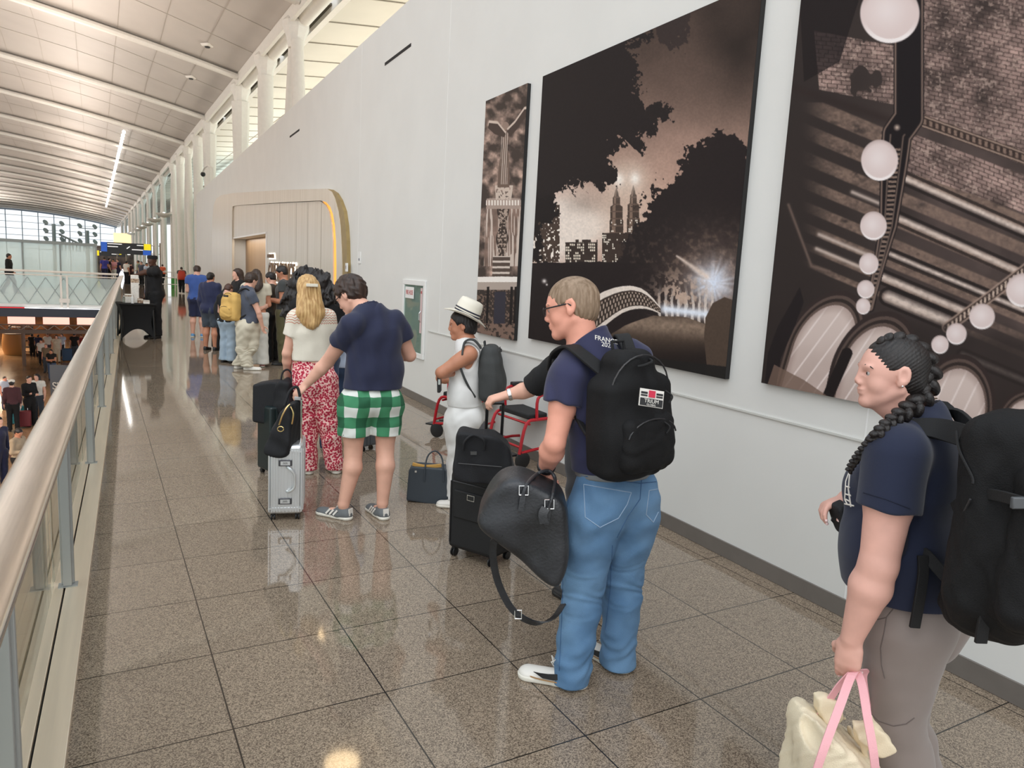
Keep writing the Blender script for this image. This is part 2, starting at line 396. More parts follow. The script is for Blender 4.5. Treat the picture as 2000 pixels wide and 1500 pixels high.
# the big white wall on the right with the doorway recess
dy0, dy1, dz = 22.2, 30.6, 2.64
w_ = MB()
w_.bx(wx, wx+.5, -2, dy0, 0, 5.49).bx(wx, wx+.5, dy0, dy1, dz, 5.49).bx(wx, wx+.5, dy1, 47.8, 0, 5.49).bx(wx+.5, 12, 47.3, 47.8, 0, 5.49)
w_.build('wall_right', WHITEW, kind='structure')
MB().bx(wx-.014, wx, -2, 13.6, .002, .105).build('baseboard_right', BASEB, kind='structure')
MB().bx(wx-.012, wx, -2, 9.15, 1.0, 1.012).bx(wx-.012, wx, 10.32, 13.6, 1.0, 1.012).build('trim_2', mat('trim_white', lin(205, 205, 200), .4), kind='structure')
GROOVE = mat('panel_seam', lin(150, 148, 142), .6)
g = MB()
for y in (8.79, 2.55, 12.7): g.bx(wx-.0015, wx, y-.004, y+.004, 1.02 if y > 5 else .11, 5.49)
g.build('trim_3', mat('seam_light', lin(236, 236, 234), .5), kind='structure')
SLOTM = mat('slot_black', (.01, .01, .01), .8)
for (a, b, z) in ((10.22, 11.41, 4.87), (17.84, 19.0, 4.84)):
    MB().bx(wx-.004, wx+.001, a, b, z-.022, z+.022).build('air_slot', SLOTM, org=(wx, (a+b)/2, z), label='long black slot diffuser high on the white wall, the %s one' % ('longer-looking near' if a < 12 else 'far'), cat='vent')
# ---------------------------------------------------------------- portal of the lounge
def yz(pts, X): return [XP(u, v, X) for u, v in pts]
XR = 3.425
outer = yz([(667, 640), (668, 520), (666, 470), (664, 440), (660, 412), (654, 388), (647, 374), (638, 368.5), (560, 370.5), (455, 377), (432, 381), (422, 388), (417, 402), (414.5, 430), (413.5, 500), (413.5, 640)], XR)
inner = yz([(656, 640), (657, 520), (656, 470), (654, 440), (650, 418), (645, 404), (637, 395), (627, 391.5), (560, 394.5), (470, 400.5), (458, 402), (454.5, 403), (453.6, 412), (453.4, 430), (453.2, 500), (453.2, 640)], XR)
for L_ in (outer, inner):
    for e in (0, -1): L_[e][2] = 0.0
pt = empty('lounge_portal', (XR, 24, 0), 'pale wood lounge entrance portal with rounded corners set in the white wall', 'portal')
r_ = MB(); n_ = len(outer); d_ = V(wx-XR+.001, 0, 0)
vs = outer+inner+[p+d_ for p in outer]+[p+d_ for p in inner]
fs = []
for i in range(n_-1):
    fs += [(i, i+1, n_+i+1, n_+i), (i, 2*n_+i, 2*n_+i+1, i+1), (n_+i, n_+i+1, 3*n_+i+1, 3*n_+i)]
r_.add(vs, fs); r_.build('arch_frame', WOODL, pt)
# outer ochre return, a little prouder of the wall on the near side
out2 = yz([(677, 640), (678, 520), (677, 470), (675, 440), (671, 412), (663, 390), (655, 377), (645, 370)], 3.44)
out2[0][2] = 0
b_ = outer[:8]
vs = [p+V(.012, 0, 0) for p in b_]+out2+[p+V(.065, 0, 0) for p in out2]
fs = [(i, i+1, 8+i+1, 8+i) for i in range(7)]+[(8+i, 9+i, 17+i, 16+i) for i in range(7)]
MB().add(vs, fs).build('arch_return', WOODO, pt)
def yzp(pts, X): 
    q = yz(pts, X)
    for p in q:
        if p[2] < .3: p[2] = 0.
    return q
XPn = 3.47
pan = MB()
a1 = [V(XPn, dy0-.02, 0), V(XPn, dy0-.02, dz)]
rb = yzp([(650, 640), (650.5, 520), (650, 470), (648, 440), (643, 414), (636, 400), (625, 393)], XPn)
topL = XP(454, 402, XPn)
poly = [V(XPn, dy0-.02, 0)]+rb+[topL, V(XPn, dy1, 2.66), V(XPn, dy0-.02, dz+.02)]
pan.prism(poly, (.03, 0, 0)); pan.build('wood_panel', WOODL, pt)
for u in (578, 600.5, 626.5, 546):
    p = XP(u, 500, XPn); top_ = XP(u, 397, XPn)[2]; MB().bx(XPn-.002, XPn, p[1]-.015, p[1]+.015, 0, top_).build('panel_seam', mat('seam_brown', lin(168, 156, 140), .6), pt)
cb = yzp([(651, 640), (651.5, 520), (651, 470), (649, 440), (644, 414), (637, 400), (630, 393)], 3.495); cc = yzp([(661, 640), (662, 520), (661, 470), (659, 440), (655, 415), (649, 398), (640, 391)], 3.495)
MB().add(cb+cc, [(i, 7+i, 8+i, i+1) for i in range(6)]).build('cove_light', GLOWO, pt)
# doorway recess
MB().bx(wx+.5, wx+.56, dy0-.5, dy1+.3, 0, dz+.2).build('wall_doorway', WOODB, kind='structure')
MB().bx(XPn-.01, XPn+.03, dy0-.02, dy0+.10, 0, dz).bx(XPn-.01, XPn+.02, dy0, dy1, dz-.03, dz+.02).build('door_trim', mat('bright_edge', lin(235, 232, 226), .3), pt)
def area(name, loc, rot, sx, sy, en, col=(1, .95, .88)):
    l = bpy.data.lights.new(name, 'AREA'); l.shape = 'RECTANGLE'; l.size = sx; l.size_y = sy; l.energy = en; l.color = col
    o = bpy.data.objects.new(name, l); COL.objects.link(o); o.location = Vector(loc); o.rotation_euler = rot; return o
area('doorway_fill_light', (wx+.22, (dy0+dy1)/2, dz-.03), (0, 0, 0), .3, 7.5, 35)  # unseen area light added to brighten the recess
# lettering
def text(name, s, size, c, right, up, ext, mt, parent=None, wscale=1., align='CENTER', **kw):
    cu = bpy.data.curves.new(name, 'FONT'); cu.body = s; cu.size = size; cu.extrude = ext; cu.align_x = align; cu.align_y = 'CENTER'
    o = bpy.data.objects.new(name, cu); me = bpy.data.meshes.new_from_object(o)
    co = np.zeros(len(me.vertices)*3); me.vertices.foreach_get('co', co); co = co.reshape(-1, 3)
    fs = [tuple(p.vertices) for p in me.polygons]; bpy.data.objects.remove(o)
    r, u_ = nrm(right), nrm(up); n3 = np.cross(r, u_)
    vv = V(c)+co[:, :1]*r*wscale+co[:, 1:2]*u_+co[:, 2:]*n3
    return mesh(name, vv, fs, mt, parent, **kw)
LET = mat('copper_letters', lin(120, 92, 66), .35, .3)
HALO = mat('letter_halo', (1, 1, 1), .5, emit=(1, .97, .9), es=1.2)
sg = empty('lounge_sign', (XPn-.05, 20, 1.5), 'backlit metal lettering on the wood panel beside the lounge doorway', 'sign')
# seen from the walkway the reading direction runs towards the viewer (-y)
def sgn(s, y0, y1, z0, z1):
    size = (z1-z0)/.70
    for nm, mt_, x_, g_ in (('letter_glow', HALO, XPn-.012, .012), ('letters', LET, XPn-.055, 0)):
        o = text(nm, s, size, (0, 0, 0), (0, -1, 0), (0, 0, 1), .018 if nm == 'letters' else .004, mt_)
        me = o.data; co = np.zeros(len(me.vertices)*3); me.vertices.foreach_get('co', co); co = co.reshape(-1, 3)
        lo, hi = co.min(0), co.max(0); cy, cz = (lo[1]+hi[1])/2, (lo[2]+hi[2])/2
        co[:, 1] = (co[:, 1]-cy)*((y1-y0)+g_*8)/(hi[1]-lo[1])+(y0+y1)/2; co[:, 2] = (co[:, 2]-cz)*((z1-z0)+g_*6)/(hi[2]-lo[2])+(z0+z1)/2; co[:, 0] += x_
        co -= np.array(sg['org']); me.vertices.foreach_set('co', co.ravel()); me.update(); o.parent = sg; o['org'] = sg['org']
ya, yb = XP(527, 500, XPn)[1], XP(538.5, 500, XPn)[1]
sgn('DELTA', yb, ya, XP(532, 504, XPn)[2], XP(532, 496.5, XPn)[2])
ya, yb = XP(529, 520, XPn)[1], XP(580, 520, XPn)[1]
sgn('ONE LOUNGE', yb, ya, 1.30, 1.80)
MB().bx(XPn-.045, XPn, 20, 20.02, 1.5, 1.52).build('sign_pin', LET, sg)
# small wall items
def wallplate(y, z, w, h, label, cat, name, extra=None):
    e = empty(name, (wx, y, z), label, cat)
    MB().bx(wx-.012, wx, y-w/2, y+w/2, z-h/2, z+h/2).build('plate', WHT, e, bevel=.003)
    if extra: extra(e, y, z)
    return e
p = XP(703, 500, wx); wallplate(p[1], p[2]-.03, .16, .20, 'small white control plate on the white wall right of the portal', 'switch', 'control_plate', lambda e, y, z: MB().bx(wx-.018, wx-.011, y-.03, y+.03, z-.05, z-.01).build('button', mat('grey_btn', (.25, .25, .27), .5), e))
p = XP(677, 522, 3.42); e = empty('keypad', p, 'small white square reader on the portal edge', 'switch'); MB().box(p, (.012, .05, .075)).build('housing', WHT, e); MB().box(p-V(.013, 0, 0), (.002, .02, .03)).build('key_field', mat('grey_btn'), e)
# fire hose cabinet
fc = empty('fire_hose_cabinet', (wx, 9.72, 0), 'white fire hose cabinet with a glass door and red lettering on the wall', 'cabinet')
fy0, fy1, fz0, fz1 = 9.28, 10.19, .60, 1.66
m_ = MB(); fw = .07
for a in ((fy0, fy1, fz1-fw, fz1), (fy0, fy1, fz0, fz0+fw), (fy0, fy0+fw, fz0+fw, fz1-fw), (fy1-fw, fy1, fz0+fw, fz1-fw)): m_.bx(wx-.028, wx, *a)
m_.build('door_frame', WHT, fc, bevel=.004)
MB().bx(wx-.006, wx-.001, fy0+fw, fy1-fw, fz0+fw, fz1-fw).build('back_panel', mat('cabinet_inside', lin(158, 168, 160), .6), fc)
MB().bx(wx-.018, wx-.014, fy0+fw, fy1-fw, fz0+fw, fz1-fw).build('glass_pane', glassmat('cabinet_glass', (.9, .95, .93), .04), fc)
MB().bx(wx-.022, wx-.0185, 9.72, 10.08, 1.40, 1.56).build('sign_plate', WHT, fc)
REDT = mat('red_lettering', lin(190, 30, 30), .5)
text('lettering', 'FIRE HOSE', .09, (wx-.0235, 9.90, 1.48), (0, -1, 0), (0, 0, 1), .0005, REDT, fc, .72)
MB().bx(wx-.022, wx-.0185, 9.38, 9.45, .95, 1.56).build('instruction_strip', mat('pinkish_strip', lin(214, 190, 190), .5), fc)
text('lettering', 'FIRE', .05, (wx-.0235, 9.415, 1.50), (0, -1, 0), (0, 0, 1), .0005, REDT, fc, .6)
MB().tube([(wx-.03, 9.40, 1.1), (wx-.05, 9.40, 1.13), (wx-.05, 9.40, 1.22), (wx-.03, 9.40, 1.25)], .008).build('handle', CHROME, fc)
# ---------------------------------------------------------------- railing
rail = empty('glass_railing', (-.33, 12, 0), 'glass railing with a wide brushed aluminium handrail along the walkway edge', 'railing')
RL0, RL1 = .3, 28.9
prof = []
for i in range(28):
    a = 2*PI*i/28; prof.append((.085*math.copysign(abs(math.cos(a))**.8, math.cos(a)), .030*math.copysign(abs(math.sin(a))**.8, math.sin(a))))
tl = -.26
RY = V(0, 1, 0)
vs = []; fs = []
for y in (RL0, RL1):
    for a, b in prof: vs.append((-.305+a*math.cos(tl)-b*math.sin(tl), y, 1.055+a*math.sin(tl)*-1+b*math.cos(tl)))
nn = len(prof); fs = [(i, (i+1) % nn, nn+(i+1) % nn, nn+i) for i in range(nn)]+[tuple(range(nn)), tuple(range(2*nn-1, nn-1, -1))]
MB().add(vs, fs).build('handrail', ALU, rail, smooth=True)
MB().bx(-.345, -.285, RL0, RL1, .985, 1.03).build('rail_channel', ALUP, rail)
POSTS = [float(XP(8, 1300, -.33)[1])]+list(np.arange(4.35, 29, 2.63))
for y in POSTS:
    m_ = MB().bx(-.362, -.300, y-.010, y+.012, .04, 1.0).bx(-.352, -.310, y-.040, y-.010, .04, 1.0)
    m_.build('post', ALUP, rail, bevel=.003)
    MB().bx(-.375, -.285, y-.045, y+.018, .034, .040).build('post_foot', ALUP, rail)
RG = glassmat('rail_glass', (.86, .91, .88), .13)
ys = [.3]+POSTS
for a, b in zip(ys[:-1], ys[1:]): MB().bx(-.405, -.393, a+.03, b-.03, .045, .985).build('glass_panel', RG, rail)
MB().bx(-.415, -.350, RL0, RL1, 0, .034).bx(-.340, -.238, RL0, RL1, 0, .034).build('base_shoe', SHOE_M, rail, bevel=.002)
MB().bx(-.350, -.340, RL0, RL1, .001, .012).build('slot', BLKM, rail)
# ---------------------------------------------------------------- roof
def rz(x):
    d = 5.5-x; return 9.75+.215*d*(1-d/52.0)
def sca(x): return .34*min(1, (5.5-x)/5.0)
BAY = 11.0; Y00 = 23.9
xs = np.concatenate([np.arange(5.5, -20, -1.5), np.arange(-20, -47, -3)])
yy = []
for k in range(-1, 20):
    yy += [Y00+BAY*(k+t) for t in (0, .06, .2, .35, .5, .65, .8, .94)]
yy = [y for y in yy if y < 236]
vs = []
for y in yy:
    fr_ = ((y-Y00)/BAY) % 1.0
    for x in xs: vs.append(HP(x, y, rz(x)+sca(x)*math.sin(PI*fr_)**.8))
nx_ = len(xs); fs = [(j*nx_+i, (j+1)*nx_+i, (j+1)*nx_+i+1, j*nx_+i+1) for j in range(len(yy)-1) for i in range(nx_-1)]
mesh('ceiling', vs, fs, ROOFM, smooth=True, kind='structure')
seams = MB()
for y in yy:
    fr_ = ((y-Y00)/BAY) % 1.0
    if .03 < fr_ < .97 and y < 130 and (abs(fr_-.35) < .03 or abs(fr_-.65) < .03):
        seams.strap([HP(x, y, rz(x)+sca(x)*math.sin(PI*fr_)**.8-.012) for x in xs], .03, .012, hax)
for i, x in enumerate(xs[:14]):
    seams.strap([HP(x, y, rz(x)+sca(x)*math.sin(PI*(((y-Y00)/BAY) % 1.0))**.8-.012) for y in yy if y < 90], .014, .012, hpx)
seams.build('trim_4', mat('roof_seam', lin(186, 178, 168), .6), kind='structure')
for k in range(-1, 20):
    y = Y00+BAY*k
    if y > 236: break
    if k < 0: continue
    rb = MB()
    rb.strap([HP(x, y, rz(x)-.10) for x in xs], .34, .18, hax)
    rb.tube([HP(x, y-.35, rz(x)-.20) for x in xs], .13, 8)
    rb.build('trim_%d' % (10+k), COLW, kind='structure', smooth=True)
eb = MB()
eb.tube([HP(5.95, 14, 9.45), HP(5.95, 236, 9.45)], .22, 12)
eb.prism([HP(5.5, 14, 9.75), HP(5.62, 14, 9.75), HP(5.62, 14, 9.3), HP(5.5, 14, 9.3)], hax*222)
eb.prism([HP(6.5, 14, 9.85), HP(6.7, 14, 9.85), HP(6.7, 14, 9.5), HP(6.5, 14, 9.5)], hax*222)
eb.build('trim_40', COLW, kind='structure', smooth=True)
dk = MB()
for k in range(0, 56):
    y = 20+k*3.667
    dk.prism([HP(5.62, y, 9.72), HP(6.5, y, 9.72), HP(6.5, y, 9.66), HP(5.62, y, 9.66)], hax*3.0)
dk.build('trim_41', mat('dark_gap', lin(92, 86, 74), .8), kind='structure')
for uu_, vv_, r_ in ((645, 1235, .42), (668, 1490, .40)  ):   # unseen round downlights, added for warm highlights on the polished floor
    a_ = FL(uu_, vv_); rr_ = nrm(ray(uu_, vv_))*V(1, 1, -1); t_ = (11.2-0)/rr_[2]
    for _ in range(12):
        p_ = a_+rr_*t_; t_ += (rz(p_@hpx)-.25-p_[2])/rr_[2]*.8
    e = empty('added_downlight', p_, 'added round warm downlight for the floor glow, the %s of two' % ('one nearer the wall' if vv_ > 1300 else 'one nearer the railing'), 'lamp')
    MB().lathe(p_, [(r_*1.15, 0), (r_*1.15, .22), (r_*.8, .26)], n=20).build('housing', COLW, e); MB().lathe(p_-V(0, 0, .02), [(r_, 0), (r_, .03)], n=20).build('lens', mat('warm_lens', (1, .8, .5), .5, emit=(1, .72, .40), es=9), e)
# secondary roof over the side aisle
SR = mat('aisle_roof', lin(196, 190, 176), .5, var=.04, vscale=.5)
MB().prism([HP(6.7, 10, 9.8), HP(24, 10, 11.6), HP(24, 10, 11.9), HP(6.7, 10, 10.1)], hax*226).build('ceiling_aisle', SR, kind='structure')
s_ = MB()
for y in np.arange(12, 120, 2.75): s_.strap([HP(6.8, y, 9.79), HP(24, y, 11.58)], .05, .02, hax)
for x in (9.5, 13, 17, 21): s_.strap([HP(x, 12, 9.79+(x-6.7)*.104), HP(x, 232, 9.79+(x-6.7)*.104)], .06, .02, hpx)
s_.tube([HP(10.5, 12, 9.6), HP(10.5, 230, 9.6)], .1, 8)
s_.build('trim_42', mat('aisle_seam', lin(150, 142, 128), .6), kind='structure')
# glazed side wall, teal tinted
GT = glassmat('teal_glass', (.62, .86, .88), .10, op=.25, oc=(.45, .72, .74))
MB().prism([HP(24, 14, 0), HP(24.04, 14, 0), HP(24.04, 14, 11.6), HP(24, 14, 11.6)], hax*222).build('window_1', GT, kind='structure')
mu = MB()
for y in np.arange(14, 236, 3.667): mu.prism([HP(23.9, y, 0), HP(24, y, 0), HP(24, y, 11.6), HP(23.9, y, 11.6)], hax*.09)
for z in (2.6, 5.2, 7.8, 10.2): mu.prism([HP(23.92, 14, z), HP(24, 14, z), HP(24, 14, z+.08), HP(23.92, 14, z+.08)], hax*222)
mu.build('trim_43', mat('mullion', lin(205, 212, 212), .5), kind='structure')
# far end wall
GE = glassmat('end_glass', (.93, .97, 1.), .05)
ev = [HP(5.5, 236, 0)]+[HP(x, 236, rz(x)-.3) for x in xs]+[HP(xs[-1], 236, 0)]
mesh('window_2', ev, [tuple(range(len(ev)))], GE, kind='structure')
mu = MB()
for x in np.arange(5.0, -46, -3.6): mu.box(HP(x, 235.9, rz(x)/2), (.10, .10, rz(x)/2-.1))
for z in np.arange(2.2, 12, 1.7): mu.strap([HP(5.4 if z < 9.5 else 5.5-(z-9.6)*6, 235.8, z), HP(-45, 235.8, z)], .12, .10, (0, 0, 1))
mu.build('trim_44', mat('end_mullion', lin(170, 186, 196), .5), kind='structure')
MB().strap([HP(x, 235.6, rz(x)-.35) for x in xs], .5, .6, hax).build('trim_45', mat('arch_edge', lin(140, 152, 166), .5), kind='structure')
# ---------------------------------------------------------------- columns
def column(y, kind, label, name='steel_column'):
    e = empty(name, HP(5.75, y, 0), label, 'column', 'white columns of the hall')
    h = MB(); top = HP(5.75, y, 9.35)
    h.lathe(HP(5.75, y, 8.6), [(.24, 0), (.30, .30), (.42, .60), (.42, .78), (.26, .95)], n=8)
    h.build('head', COLW, e, smooth=False)
    if kind == 'A':
        for s in (-1, 1):
            MB().tube([HP(5.75, y+s*1.7, 0), HP(5.75, y+s*.75, 5.2), HP(5.75, y+s*.16, 8.8)], [.17, .23, .19], 14).build('leg', COLW, e, smooth=True)
    elif kind == 'T':
        MB().tube([HP(5.75, y, 0), HP(5.75, y, 3), HP(5.75, y, 8.7)], [.20, .22, .38], 8).build('shaft', COLW, e, smooth=False)
        MB().tube([HP(5.75, y, 5.5), HP(5.75, y+.0, 8.7)], [.08, .30], 4).build('fin', COLW, e)
    else:
        MB().tube([HP(5.75, y, 0), HP(5.75, y, 8.7)], [.25, .29], 16).build('shaft', COLW, e, smooth=True)
    return e
def uplight(y, z=5.2, nm=''):
    e = empty('uplight_bowl', HP(5.2, y, z), 'shallow white uplight bowl on a hall column, %s along the row' % nm, 'lamp', 'uplight bowls along the columns')
    MB().lathe(HP(5.0, y, z), [(.08, -.22), (.42, -.12), (.60, .05), (.62, .14), (.56, .12), (.02, .0)], n=20).build('bowl', COLW, e, smooth=True)
    MB().tube([HP(5.0, y, z), HP(5.75, y, z+.35)], .04).build('arm', COLW, e)
    MB().lathe(HP(5.0, y, z+.02), [(.10, 0), (.10, .14), (.06, .2)]).build('lamp', GLOWW, e)
c_lab = 'white column rising from the walkway to the vaulted roof'
k = 0
for y, kd in ((25.1, 'A'), (29.9, 'S'), (35.4, 'T'), (45.6, 'T'), (51, 'S'), (56.6, 'A'), (62, 'S'), (67.6, 'A'), (78.6, 'A'), (89.6, 'A'), (100.6, 'A'), (111.6, 'A'), (122.6, 'S'), (133.6, 'S'), (144.6, 'S'), (155.6, 'S'), (177.6, 'S'), (199.6, 'S')):
    column(y, kd, 'white steel column in the row along the hall, tapering up to the roof edge')
for y, nm in ((67.6, 'nearest'), (78.6, 'second'), (89.6, 'third'), (100.6, 'fourth'), (111.6, 'fifth'), (133.6, 'sixth'), (155.6, 'farthest')): uplight(y, 5.2, nm)
# track lights under the roof
tr = empty('track_light', HP(-.4, 60, 10.4), 'long slim row of small white lamps hung under the vaulted roof', 'lamp')
mt_ = MB(); ml = MB()
a_, b_ = HP(1.9, 58, rz(1.9)-.35), HP(1.9, 150, rz(1.9)-.35)
mt_.tube([a_, b_], .05, 6); mt_.build('track', WHT, tr)
for i in range(60):
    t = i/59; l_ = MB().box(a_+(b_-a_)*t-V(0, 0, .12), (.10, .22 if i < 26 else .6, .05)).build('lamp', GLOWW, tr)
for (u, v) in ((405, 86), (373, 149)):
    # recessed spot openings in the near roof bays
    r = ray(u, v); t = 25.
    for _ in range(40):
        p = ORG+r*t; x = p@hpx; fr_ = (((p@hax)-Y00)/BAY) % 1.0; t += (rz(x)+sca(x)*math.sin(PI*fr_)**.8-p[2])/max(.05, r[2])*.5
    e = empty('roof_spotlight', p, 'small dark recessed roof spotlight, the %s of the two near ones' % ('upper' if v < 100 else 'lower'), 'lamp')
    MB().lathe(p-V(0, 0, .10), [(.20, 0), (.26, .09)], n=4).build('housing', COLW, e); MB().lathe(p-V(0, 0, .14), [(.09, 0), (.12, .06)], n=12).build('lens', BLK, e)
# security camera on a swan neck on top of the wall
p0 = XP(415, 352, 3.62); p0[2] = 5.49
sc_ = empty('swan_neck_camera', p0, 'dome camera on a white swan-neck pole above the wall end', 'camera')
a = p0; b = XP(413, 330, 3.62); b[1] = a[1]; c = XP(406, 323.5, 3.62); d = XP(399, 328, 3.62); e_ = XP(396.5, 336, 3.62)
MB().tube([a, b, c, d, e_], .045, 8).build('pole', COLW, sc_, smooth=True); MB().sph(e_-V(0, 0, .12), .13).build('dome', BLK, sc_, smooth=True)
# ---------------------------------------------------------------- bridge across the void
BY = 29.4
FRO = glassmat('bridge_glass', (.85, .93, .92), .08, op=.35, oc=(.84, .92, .91))
br = MB(); br.prism([HP(-70, BY, -.02), HP(.68, BY, -.0), HP(.68, BY, -.10), HP(-70, BY, -.10)], hax*14)
br.build('floor_bridge', mat('bridge_white', lin(225, 228, 226), .4), kind='structure')
MB().prism([HP(-70, BY-.02, -.15), HP(.68, BY-.02, -.15), HP(.68, BY-.02, -.43), HP(-70, BY-.02, -.43)], hax*.3).build('trim_46', DARK, kind='structure')
lt = MB().prism([HP(-2.1, BY-.04, -.115), HP(.68, BY-.04, -.115), HP(.68, BY-.04, -.14), HP(-2.1, BY-.04, -.14)], hax*.02).build('trim_47', mat('led_white', (1, 1, 1), .5, emit=(1, 1, 1), es=2), kind='structure')
lt = MB().prism([HP(-9, BY-.04, -.115), HP(-2.1, BY-.04, -.115), HP(-2.1, BY-.04, -.145), HP(-9, BY-.04, -.145)], hax*.02).build('trim_48', mat('led_red', (.8, .02, .03), .5, emit=(.7, .05, .07), es=.35), kind='structure')
bb = empty('bridge_railing', HP(-10, BY, 0), 'white bridge railing with crossed steel bars and frosted glass across the hall', 'railing')
m_ = MB()
for z, r_ in ((1.10, .035), (.98, .02)): m_.tube([HP(-40, BY+.02, z), HP(.68, BY+.02, z)], r_, 8)
m_.build('top_rail', COLW, bb, smooth=True)
MB().prism([HP(-40, BY+.10, 0), HP(.65, BY+.10, 0), HP(.65, BY+.10, .93), HP(-40, BY+.10, .93)], hax*.012).build('glass_panel', FRO, bb)
xx = MB(); BARM = mat('bar_grey', lin(160, 170, 172), .4, .4)
x = .6; st = .52
while x > -24:
    for s in (0, 1):
        a = HP(x-(st if s else 0), BY+.04, .03); b = HP(x-(0 if s else st), BY+.04, .90)
        xx.tube([a, b], .013, 5, cap=False)
    x -= st/1.0
xx.build('diagonal_bars', BARM, bb)
for i, x in enumerate(np.arange(-.95, -30, -2.45)):
    MB().box(HP(x-.09, BY, .42), (.03, .02, .56)).box(HP(x+.09, BY, .42), (.03, .02, .56)).box(HP(x, BY-.02, .14), (.15, .02, .07)).build('post', COLW, bb)
# frosted screen behind the bridge
fs_ = empty('frosted_screen', HP(-12, 42, 0), 'long frosted glass screen with grey uprights behind the bridge', 'screen')
MB().prism([HP(-40, 42, 0), HP(.05, 42, 0), HP(.05, 42, 2.15), HP(-40, 42, 2.15)], hax*.03).build('glass_pane', glassmat('frosted', (.85, .93, .91), .06, op=.55, oc=(.86, .94, .92)), fs_)
m_ = MB().prism([HP(-40, 41.9, 2.12), HP(.1, 41.9, 2.12), HP(.1, 41.9, 2.26), HP(-40, 41.9, 2.26)], hax*.2)
m_.build('top_rail', mat('screen_rail', lin(150, 158, 158), .4), fs_)
for x in np.arange(.05, -30, -1.52): MB().box(HP(x, 41.94, 1.07), (.03, .03, 1.07)).build('upright', mat('screen_rail'), fs_)
# ================================================================ THE THREE WALL PRINTS
def vn(x, y, seed=0):
    rs = np.random.RandomState(seed); Tt = rs.rand(256, 256)
    xi = np.floor(x).astype(int); yi = np.floor(y).astype(int); fx = x-xi; fy = y-yi
    fx = fx*fx*(3-2*fx); fy = fy*fy*(3-2*fy); a = Tt[xi % 256, yi % 256]; b = Tt[(xi+1) % 256, yi % 256]; c = Tt[xi % 256, (yi+1) % 256]; d = Tt[(xi+1) % 256, (yi+1) % 256]
    return (a*(1-fx)+b*fx)*(1-fy)+(c*(1-fx)+d*fx)*fy
def fbm(x, y, seed=0, o=4): return sum(vn(x*2**i, y*2**i, seed+i)*.5**i for i in range(o))/sum(.5**i for i in range(o))
def inpoly(u, v, P_):
    r = np.zeros(u.shape, bool); n = len(P_)
    for i in range(n):
        x1, y1 = P_[i]; x2, y2 = P_[(i+1) % n]
        if y1 == y2: continue
        m = ((y1 > v) != (y2 > v)) & (u < (x2-x1)*(v-y1)/(y2-y1)+x1); r ^= m
    return r
def lined(u, v, P_):                  # distance to polyline and fraction along
    D = np.full(u.shape, 1e9); F_ = np.zeros(u.shape)
    L_ = [math.dist(a, b) for a, b in zip(P_[:-1], P_[1:])]; tot = sum(L_); acc = 0
    for (a, b), l in zip(zip(P_[:-1], P_[1:]), L_):
        dx, dy = b[0]-a[0], b[1]-a[1]; t = np.clip(((u-a[0])*dx+(v-a[1])*dy)/(l*l), 0, 1)
        d = np.hypot(u-a[0]-t*dx, v-a[1]-t*dy); m = d < D; D[m] = d[m]; F_[m] = (acc+t[m]*l)/tot; acc += l
    return D, F_
def sst(a, b, x): t = np.clip((x-a)/(b-a), 0, 1); return t*t*(3-2*t)
def mixc(C, m, c): m = np.asarray(m, float)[..., None]; return C*(1-m)+np.asarray(c, float)*m
PR = bpy.data.materials.new('photo_print'); PR.use_nodes = True
_n = PR.node_tree; _a = _n.nodes.new('ShaderNodeAttribute'); _a.attribute_name = 'print'
_n.links.new(_a.outputs['Color'], _n.nodes['Principled BSDF'].inputs['Base Color']); _n.nodes['Principled BSDF'].inputs['Roughness'].default_value = .6; _n.nodes['Principled BSDF'].inputs['Specular IOR Level'].default_value = .15
def makeprint(y0, y1, z0, z1, step, paint, label, name='wall_print'):
    e = empty(name, (wx-.02, (y0+y1)/2, z0), label, 'picture')
    MB().bx(wx-.038, wx, y0, y1, z0, z1).build('canvas_edge', mat('print_edge', lin(24, 21, 21), .5), e)
    ny = int((y1-y0)/step)+1; nz = int((z1-z0)/step)+1
    Y, Z = np.meshgrid(np.linspace(y0, y1, ny), np.linspace(z0, z1, nz), indexing='ij')
    p = np.stack([np.full(Y.shape, wx-.0395), Y, Z], -1).reshape(-1, 3)
    C = 0
    for dy_, dz_ in ((-.25, -.25), (.25, -.25), (-.25, .25), (.25, .25)):
        uv = proj(p+V(0, dy_*step, dz_*step)); C = C+np.clip(paint(uv[:, 0], uv[:, 1]), 0, 255)/1020
    C = np.where(C <= .04045, C/12.92, ((C+.055)/1.055)**2.4)
    i, j = np.meshgrid(np.arange(ny-1), np.arange(nz-1), indexing='ij'); a = (i*nz+j).ravel()
    F_ = np.stack([a, a+1, a+nz+1, a+nz], 1)
    o = mesh('printed_face', p, F_, PR, e)
    at = o.data.color_attributes.new('print', 'FLOAT_COLOR', 'POINT')
    at.data.foreach_set('color', np.concatenate([C, np.ones((len(C), 1))], 1).astype(np.float32).ravel())
    return e
